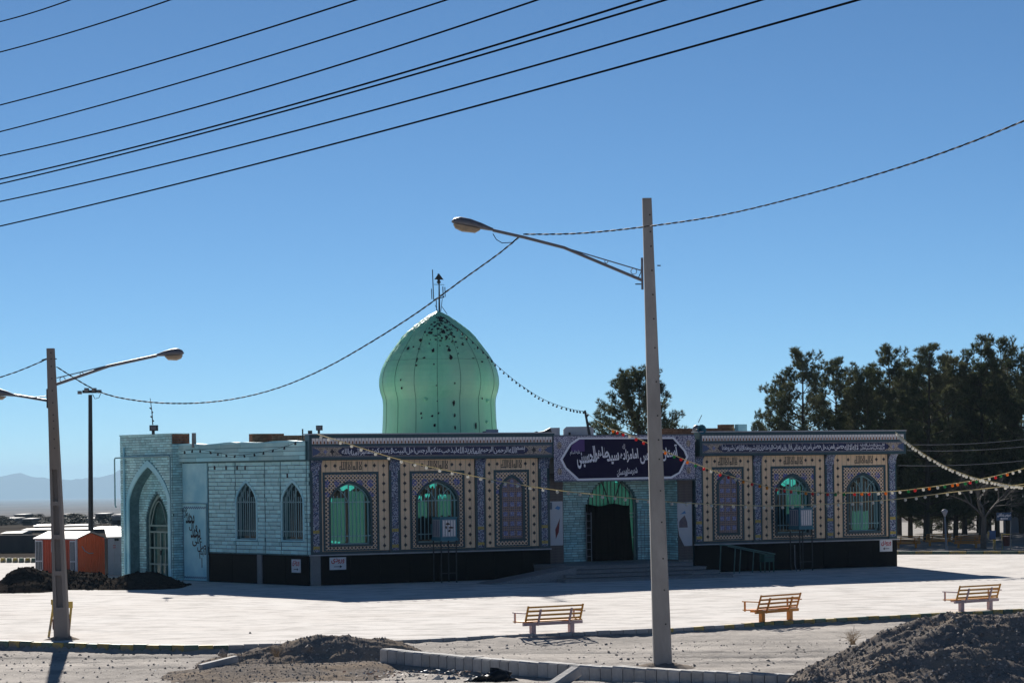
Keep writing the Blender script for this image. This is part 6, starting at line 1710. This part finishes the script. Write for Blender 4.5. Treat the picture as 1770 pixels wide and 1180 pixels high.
# barricade stand behind the left pole
t = thing('road_barricade', 'yellow folding barricade with a dark red plate behind the left lamp pole', 'barricade', G(100, 1105))
D = 69.0
for a, b in (((93, 1042), (83, 1107)), ((123, 1048), (118, 1100)), ((96, 1042), (112, 1106))):
    MB().tube([P(*a, D), P(*b, D)], 0.035, 5).build('leg', M_YELLOW, t)
c0, c1_ = P(90, 1036, D), P(126, 1050, D)
MB().box(c0.x, c1_.x, D-0.05, D, c1_.z, c1_.z+0.18).build('top_bar', M_YELLOW, t)
MB().box(c0.x-0.02, c0.x+0.14, D-0.07, D-0.051, c1_.z+0.1, c1_.z+0.24).build('clamp', M_YELLOW, t)
c = P(106, 1078, D-0.06); MB().plate([(c.x + 0.26*math.cos(a), c.z + 0.32*math.sin(a)) for a in [math.pi/8 + i*math.pi/4 for i in range(8)]], (), D-0.06, 0.02, 0, True).build('plate', mat('dark_red_plate', (0.16, 0.045, 0.03), (0.09, 0.03, 0.025), 0.7, 5), t)

# ================================================================== TREES
M_PINE = mat('pine_needles', (0.085, 0.105, 0.050), (0.050, 0.066, 0.034), 0.7, 1.2, island=0.45, spec=0.25, big=(0.125, 0.125, 0.065), bigscale=0.7, trans=0.30)
M_BARK = mat('pine_bark', (0.085, 0.065, 0.05), (0.045, 0.036, 0.03), 0.95, 7, bump=0.8, stretch=(1, 1, 0.3))
def pine_mesh(seed, H, RW, low=0.2, clump=0.42, dens=1.0, sparse=0.0, jit=(0.6, 1.12), rows=15):
    rq = random.Random(seed); tr = MB(); cr = MB()
    lean = Vector((rq.uniform(-.03, .03), rq.uniform(-.03, .03), 0))
    axis = lambda z: Vector((lean.x*z + 0.06*math.sin(z*0.8+seed), lean.y*z, z))
    tr.tube([axis(H*u) for u in [i/8 for i in range(9)]], [0.16*(1-u*0.93)*(H/10) for u in [i/8 for i in range(9)]], 7)
    z = H*low; tips = []
    while z < H*0.97:
        u = (z - H*low)/(H*(1-low))
        R_ = RW*(0.55 + 0.75*math.sin(min(1, u*1.35+0.18)*math.pi*0.62))*(1-u**2.4)**0.75
        nbr = 4 if u < 0.8 else 3
        a0 = rq.uniform(0, 6.28)
        for k in range(nbr):
            if rq.random() < sparse: continue
            a = a0 + 2*math.pi*k/nbr + rq.uniform(-.4, .4); L_ = max(0.25, R_*rq.uniform(*jit)); up = rq.uniform(0.25, 0.75) + 0.35*u
            st = axis(z); d = Vector((math.cos(a), math.sin(a), 0))
            e = st + d*L_ + Vector((0, 0, L_*up)); m_ = st + d*L_*0.55 + Vector((0, 0, L_*up*0.35))
            tr.tube([st, m_, e], [0.045*(1-u*.6), 0.03*(1-u*.5), 0.01], 4, cap=False)
            for q in ((0.45, 0.6, 0.72, 0.84, 0.94, 1.04) if L_ > 0.8 else (0.6, 0.85, 1.05)):
                c = st.lerp(m_, q/0.5) if q < 0.5 else m_.lerp(e, (q-0.5)/0.5)
                tips.append((c + Vector((rq.uniform(-.14, .14), rq.uniform(-.14, .14), rq.uniform(-.05, .2))), (e-m_).normalized(), clump*rq.uniform(0.5, 0.85)*(1.15 - 0.3*q)*(1 - 0.3*u)))
        z += H*(1-low)/rows*rq.uniform(0.8, 1.2)
    tips.append((axis(H*0.95), Vector((0, 0, 1)), clump*0.6)); tips.append((axis(H*0.88), Vector((0, 0, 1)), clump*0.7))
    for c, d, r in tips:
        nt_ = int(17*dens*(r/0.4)**2)+4
        for _ in range(nt_):
            v = Vector((rq.gauss(0, 1), rq.gauss(0, 1), rq.gauss(0, 1))); v.normalize()
            p = c + Vector((v.x, v.y, v.z*0.85))*r*(rq.random()**0.45)
            g = (v*0.45 + d*0.8 + Vector((0, 0, 0.6))).normalized()
            u1 = g.orthogonal().normalized(); u2 = g.cross(u1)
            for n_ in range(15):
                a = rq.uniform(0, 6.28); sp = rq.uniform(0.25, 1.0)
                dd = (g + (u1*math.cos(a)+u2*math.sin(a))*sp).normalized(); l = rq.uniform(0.13, 0.25)
                sd_ = dd.cross(Vector((rq.uniform(-1, 1), rq.uniform(-1, 1), rq.uniform(-1, 1)))).normalized()*0.012
                b = len(cr.v); cr.v += [tuple(p - sd_), tuple(p + sd_), tuple(p + dd*l)]; cr.f.append((b, b+1, b+2)); cr.m.append(0); cr.sm.append(False)
    return tr.mesh('trunk', M_BARK), cr.mesh('crown', M_PINE)
VAR = [pine_mesh(31, 10, 1.75, 0.13, 0.50, 1.6), pine_mesh(32, 10, 2.1, 0.12, 0.52, 1.6), pine_mesh(33, 10, 1.6, 0.16, 0.46, 1.5, 0.08), pine_mesh(34, 10, 2.0, 0.10, 0.55, 1.6), pine_mesh(37, 10, 2.15, 0.2, 0.62, 1.7, 0.0, (0.82, 1.08), 19), pine_mesh(52, 10, 2.6, 0.03, 0.6, 1.2)]
def pine(px, D, topy, v, label, sx=1.0, rot=0.0, group='pines beyond the right side of the plaza'):
    tp = P(px, topy, D); gz = zground(tp.x, D); H = tp.z - gz; s = H/10
    t = thing('pine_tree', label, 'pine tree', (tp.x, D, gz), group=group)
    Mx = Matrix.Translation((tp.x, D, gz)) @ Matrix.Rotation(rot, 4, 'Z') @ Matrix.Diagonal((s*sx, s*sx, s, 1))
    put('trunk', VAR[v][0], t, Mx); put('crown', VAR[v][1], t, Mx)
pine(1100, 148, 639, 4, 'dark pine rising above the roof directly behind the centre pole', 1.0, 0.3, None)
pl = [(1392, 150, 612, 1, 1.05, 'tall pine at the left end of the grove, over the right cornice'), (1440, 153, 626, 0, 0.95, 'slim pine second from the left in the grove'), (1345, 152, 668, 2, 0.85, 'short pine leaning at the left edge of the grove'),
      (1312, 156, 712, 2, 0.6, 'smallest sapling pine left of the grove behind the roof'), (1497, 149, 634, 3, 0.95, 'bushy pine third from the left in the grove'), (1540, 152, 606, 1, 1.0, 'broad pine in the middle of the grove'),
      (1597, 148, 603, 0, 1.15, 'tall dense pine right of the middle of the grove'), (1648, 151, 612, 3, 0.95, 'wide pine behind the light strings, fifth from the right'), (1694, 149, 597, 2, 1.1, 'tall airy pine, second from the right edge'),
      (1738, 150, 588, 1, 1.0, 'tallest pine near the right edge of the picture'), (1783, 148, 622, 0, 1.2, 'pine cut by the right picture edge'), (1570, 158, 640, 3, 1.0, 'shaded pine in the back row behind the cornice end'), (1630, 160, 650, 0, 1.15, 'shaded pine in the back row behind the thin wires'), (1720, 159, 640, 3, 1.05, 'shaded pine in the back row behind the blue sign'),
      (1480, 160, 670, 1, 0.9, 'shaded pine in the back row over the inscription'),
      (1550, 170, 660, 1, 1.2, 'farthest row pine just right of the shrine corner'), (1598, 172, 655, 3, 1.2, 'farthest row pine behind the tall dense pine'), (1665, 171, 650, 1, 1.2, 'farthest row pine behind the bare tree'), (1705, 174, 640, 3, 1.2, 'farthest row pine left of the blue sign'), (1762, 172, 640, 3, 1.2, 'farthest row pine at the right edge'),
      (1606, 178, 780, 5, 1.5, 'low bushy young pine filling the gap behind the park lamp'), (1650, 180, 770, 5, 1.5, 'low bushy young pine filling the gap right of the park lamp'), (1690, 179, 785, 5, 1.4, 'low bushy young pine behind the bare tree trunk')]
for i, (px, D, ty, v, sx, lb) in enumerate(pl): pine(px, D, ty, v, lb, sx, i*1.3)
# bare tree
M_BARE = mat('pale_bare_bark', (0.15, 0.13, 0.115), (0.10, 0.088, 0.078), 0.9, 7)
def bare(px, pyb, D, h, label, seed):
    p = P(px, pyb, D); p.z = 0.0; rq = random.Random(seed); tr = MB(); br = MB()
    t = thing('bare_tree', label, 'tree', p)
    tr.tube([p, p + Vector((0.03, 0, h*0.22)), p + Vector((0.05, 0, h*0.36))], [0.17, 0.13, 0.12], 8); tr.build('trunk', M_BARE, t)
    def grow(a, d, L_, r, lv):
        e = a + d*L_; m_ = a + d*L_*0.5 + Vector((rq.uniform(-.06, .06), rq.uniform(-.06, .06), rq.uniform(0, .05)))*L_
        br.tube([a, m_, e], [r, r*.8, r*.6], 4, cap=False)
        if lv == 0: return
        for _ in range(3):
            v = Vector((rq.gauss(0, 1), rq.gauss(0, 1), rq.gauss(0.25, 0.7))).normalized()
            grow(a.lerp(e, rq.uniform(0.55, 1)), (d*0.9 + v*0.75).normalized(), L_*rq.uniform(0.5, 0.75), r*0.55, lv-1)
    for k in range(5):
        a = k*1.26 + 0.4; grow(p + Vector((0.05, 0, h*0.34)), Vector((math.cos(a)*.75, math.sin(a)*.75, 0.75)).normalized(), h*0.30, 0.06, 4)
    br.build('branches', M_BARE, t)
bare(1700, 952, 131, 4.6, 'leafless pale tree before the pines left of the blue sign', 3)

# ================================================================== PARK CORNER AT RIGHT
D = 130.0
b_ = P(1636, 953, D); t = thing('park_lamp', 'short grey blue park lamp post under the pines', 'park lamp', (b_.x, D, 0))
M_BLGREY = mat('blue_grey_paint', (0.16, 0.20, 0.26), None, 0.5, 5)
MB().tube([Vector((b_.x, D, 0)), P(1633, 892, D)], [0.06, 0.045], 7).build('post', M_BLGREY, t)
c = P(1633, 888, D); MB().lathe([(0.05, -0.12), (0.10, 0.0), (0.17, 0.16), (0.10, 0.22), (0.02, 0.25)], 10, c).build('lamp_head', M_PAD, t)
D = 128.5
M_BLUESIGN = mat('blue_sign_paint', (0.02, 0.06, 0.14), None, 0.4, 4)
q0, q1 = P(1722.5, 899, D), P(1748, 885, D)
t = thing('direction_sign', 'dark blue sign with white lettering and arrow on a thin post', 'sign', (P(1747, 955, D).x, D, 0))
MB().tube([Vector((P(1747, 955, D).x, D+0.04, 0.0)), P(1747.5, 884, D) + Vector((0, 0.04, 0))], 0.03, 6).build('post', M_METAL, t)
MB().bbox(q0.x, q1.x, D-0.03, D, q0.z, q1.z, 0.004).build('board', M_BLUESIGN, t)
mb = MB(); w = q1.x-q0.x; h = q1.z-q0.z
text_into(mb, 'سرویس بهداشتی', q0.x+w*.06, q1.x-w*.06, q0.z+h*.42, q0.z+h*.92, D-0.034, 0, 0.03); mb.build('lettering', M_WHITETEXT, t)
zc = q0.z+h*.22; MB().plate([(q0.x+w*.22, zc), (q0.x+w*.36, zc-h*.13), (q0.x+w*.36, zc-h*.05), (q0.x+w*.76, zc-h*.05), (q0.x+w*.76, zc+h*.05), (q0.x+w*.36, zc+h*.05), (q0.x+w*.36, zc+h*.13)], (), D-0.034, 0).build('arrow', M_WHITETEXT, t)
D = 129.3; b_ = P(1719, 955, D)
t = thing('charity_box', 'blue box on a yellow post beside the bare tree', 'box', (b_.x, D, 0))
MB().bbox(b_.x-0.06, b_.x+0.06, D-0.06, D+0.06, 0, P(1719, 930, D).z, 0.01).build('post', M_YELLOW, t)
c = P(1715, 924, D); MB().bbox(c.x-0.16, c.x+0.16, D-0.14, D+0.14, c.z-0.22, c.z+0.22, 0.03).build('box', mat('bright_blue_box', (0.03, 0.09, 0.24), None, 0.4, 4), t)
MB().box(c.x-0.22, c.x-0.161, D-0.1, D+0.1, c.z-0.18, c.z+0.18).build('yellow_edge', M_YELLOW, t)
D = 130.5; b_ = P(1740, 952, D); t = thing('litter_bin', 'brown hanging litter bin with yellow rim right of the blue sign post', 'bin', (b_.x, D, 0))
MB().lathe([(0.16, 0.15), (0.2, 0.65), (0.21, 0.66)], 10, (b_.x, D, 0.0)).build('bucket', mat('brown_bin', (0.12, 0.04, 0.035), None, 0.6, 4), t)
for d in (-1, 1): MB().box(b_.x+d*0.22-0.02, b_.x+d*0.22+0.02, D-0.02, D+0.02, 0, 0.72).build('post', M_YELLOW, t)
MB().box(b_.x-0.26, b_.x+0.26, D-0.03, D+0.03, 0.72, 0.77).build('rim', M_YELLOW, t)
for px, D, lb in ((1568, 136, 'leftmost'), (1622, 139, 'second'), (1672, 135, 'third')):
    p = P(px, 940, D); Mx = Matrix.Translation((p.x, D, -0.05)) @ Matrix.Rotation(R(8), 4, 'Z') @ Matrix.Scale(0.85, 4)
    o = copy_tree(b2, Mx); o['label'] = 'small far bench in the shade under the pines, %s from the shrine corner' % lb; o['group'] = 'benches under the pines'
M_FARWALL = mat('pale_far_wall', (0.30, 0.30, 0.33), None, 0.8, 1)
o = MB().box(0, 12, 0, 0.25, -0.6, 2.2).build('far_garden_wall', M_FARWALL, None, Matrix.Translation((P(1735, 890, 175).x, 175, -0.3))); tag(o, 'pale far wall glimpsed between the pine trunks at the right edge', 'wall')

# ================================================================== TOWN AT LEFT, FAR AWAY
M_TOWN = [mat('town_grey_plaster', (0.20, 0.185, 0.17), (0.14, 0.13, 0.12), 0.9, 0.5), mat('town_brown_brick', (0.15, 0.115, 0.095), (0.11, 0.085, 0.07), 0.9, 0.5), mat('town_pale_plaster', (0.30, 0.28, 0.26), (0.22, 0.21, 0.19), 0.9, 0.5)]
M_TOWNROOF = mat('town_pale_roof', (0.40, 0.385, 0.37), None, 0.8, 0.5); M_TOWNWIN = mat('town_window', (0.02, 0.022, 0.026), None, 0.4, 1)
o = MB().box(-16, 0, 0, 0.3, -0.6, 0.95).build('boundary_wall', mat('grey_brown_plaster_wall', (0.15, 0.12, 0.105), (0.11, 0.09, 0.08), 0.9, 0.7, stretch=(2, 1, 0.5)), None, Matrix.Translation((P(138, 945, 150).x, 150, 0)) @ Matrix.Rotation(R(-4), 4, 'Z')); tag(o, 'long low grey brown boundary wall behind the orange cabin', 'wall')
def house(px0, px1, pyt, D, m, label, wins=2, dep=8.0, block=None):
    a, b = P(px0, pyt, D), P(px1, pyt, D); gz = zground(a.x, D)
    t = thing('town_house', label, 'house', ((a.x+b.x)/2, D, gz), group='flat roofed houses of the town at left')
    MB().box(a.x, b.x, D, D+dep, gz-0.5, a.z).build('wall', m, t)
    MB().box(a.x-0.15, b.x+0.15, D-0.15, D+dep+0.15, a.z, a.z+0.18).build('roof', M_TOWNROOF, t)
    h = a.z - gz; w = b.x - a.x
    for i in range(wins):
        x = a.x + w*(i+0.5)/wins; MB().box(x-0.5, x+0.5, D-0.04, D, gz+h*0.4, gz+h*0.75).build('window', M_TOWNWIN, t)
    if block:
        c, d, z = P(block[0], block[2], D), P(block[1], block[2], D), 0
        MB().box(c.x, d.x, D+1, D+dep-1, a.z+0.18, c.z).build('upper_storey', m, t); MB().box(c.x-.15, d.x+.15, D+0.85, D+dep-0.85, c.z, c.z+0.15).build('upper_roof', M_TOWNROOF, t)
house(4, 27, 897, 430, M_TOWN[0], 'long low grey town house at the far left edge', 4)
house(25, 40.5, 890.5, 440, M_TOWN[1], 'taller brown town house block with pale roof at left', 2)
house(39, 54, 898, 400, M_TOWN[1], 'small low town house with pale flat roof', 2, 7)
house(108, 119, 890, 420, M_TOWN[1], 'narrow dark town house just right of the leaning pole', 1)
house(139, 166, 897, 450, M_TOWN[0], 'low brown town house behind the slender mast', 3)
house(165, 182, 889, 430, M_TOWN[1], 'dark town house with stepped top right of the mast', 2, 8)
house(194, 216, 893, 300, M_TOWN[2], 'nearest pale town house beside the shrine entrance block', 2, 8, (196, 205, 891))
for px0, px1, py, D, h, lb, m in ((4, 36, 917, 250, 0.5, 'pale low sheet roof left of the leaning pole', 0), (40, 150, 911.5, 270, 0.9, 'long white greenhouse roof behind the leaning pole', 0), (112, 150, 905, 350, 0.8, 'narrow far white roof strip right of the leaning pole', 0), (60, 88, 905, 330, 0.8, 'low pinkish roofed shed left of the leaning pole', 1), (163, 192, 909, 260, 0.8, 'dark vaulted shed left of the shrine entrance block', 2)):
    a, b = P(px0, py, D), P(px1, py, D); gz = zground(a.x, D); z = max(a.z, gz + 0.4)
    t = thing('shed', lb, 'shed', ((a.x+b.x)/2, D, gz), group='sheds between plaza and town')
    MB().box(a.x, b.x, D, D+6, gz-0.3, z-0.31).build('wall', M_TOWN[1], t)
    mb = MB(); mb.add([(a.x-.2, D-.3, z-.25), (b.x+.2, D-.3, z-.25), (b.x+.2, D+3, z-0.06), (a.x-.2, D+3, z-0.12), (b.x+.2, D+6.3, z-.2), (a.x-.2, D+6.3, z-.3)], [(0,1,2,3),(3,2,4,5),(0,3,5),(1,4,2)])
    mb.build('roof', [M_TOWNROOF, mat('pink_sheet_roof', (0.35, 0.2, 0.19), None, 0.6, 1), M_DARKMETAL][m], t)
M_FARLEAF = mat('far_foliage', (0.045, 0.055, 0.04), (0.03, 0.038, 0.028), 0.9, 1.0, island=0.3)
def bush(seed, n=1100):
    rq = random.Random(seed); mb = MB()
    for i in range(n):
        v = Vector((rq.gauss(0, 0.36), rq.gauss(0, 0.36), 0)); z = rq.uniform(0.08, 1.0); v *= (1.15 - z)*1.1
        p = Vector((v.x, v.y, z)); s_ = 0.05
        mb.add([p + Vector((rq.uniform(-s_, s_), rq.uniform(-s_, s_), rq.uniform(-s_, s_))) for _ in range(3)], [(0, 1, 2)])
    return mb.mesh('crown', M_FARLEAF)
BU = [bush(1), bush(2), bush(3)]
TRK = MB().tube([(0, 0, -0.05), (0, 0, 0.55)], [0.04, 0.02], 5).mesh('trunk', M_BARK)
for i, (px, py, D, w, lb) in enumerate(((2, 891, 400, 4, 'leftmost dark conifer of the town'), (10, 893, 410, 3, 'second dark conifer from the left among houses'), (49, 891, 460, 3, 'slim tree behind the small low house'), (56, 889, 450, 3.5, 'slim tree right of the small low house'), (63, 893, 420, 3, 'round tree just before the leaning pole'), (68, 888, 440, 3.5, 'tall thin tree behind the leaning pole edge'), (85, 892, 420, 4, 'bushy tree at the left side of the leaning pole'), (128, 887, 400, 7, 'largest dark tree of the town between pole and mast'), (137, 889, 405, 5, 'dark tree directly left of the mast'), (188, 889, 430, 4, 'dark tree between stepped house and pale house'))):
    tp = P(px, py, D); gz = zground(tp.x, D); t = thing('town_tree', lb, 'tree', (tp.x, D, gz), group='dark trees in the town')
    Mx = Matrix.Translation((tp.x, D, gz)) @ Matrix.Diagonal((w, w, tp.z-gz, 1)); put('trunk', TRK, t, Mx); put('crown', BU[i % 3], t, Mx)

# ================================================================== HAZE
m, nt, N, L_, b = nodes_of('thin_blue_haze'); N.remove(b)
pv = N.new('ShaderNodeVolumePrincipled'); pv.inputs['Color'].default_value = (0.52, 0.78, 1.0, 1); pv.inputs['Density'].default_value = 6.5e-5; pv.inputs['Anisotropy'].default_value = 0.0
L_.new(pv.outputs[0], N['Material Output'].inputs['Volume'])
tag(MB().box(-9200, 9200, -450, 23400, -196, 100).build('haze', m), kind='stuff')
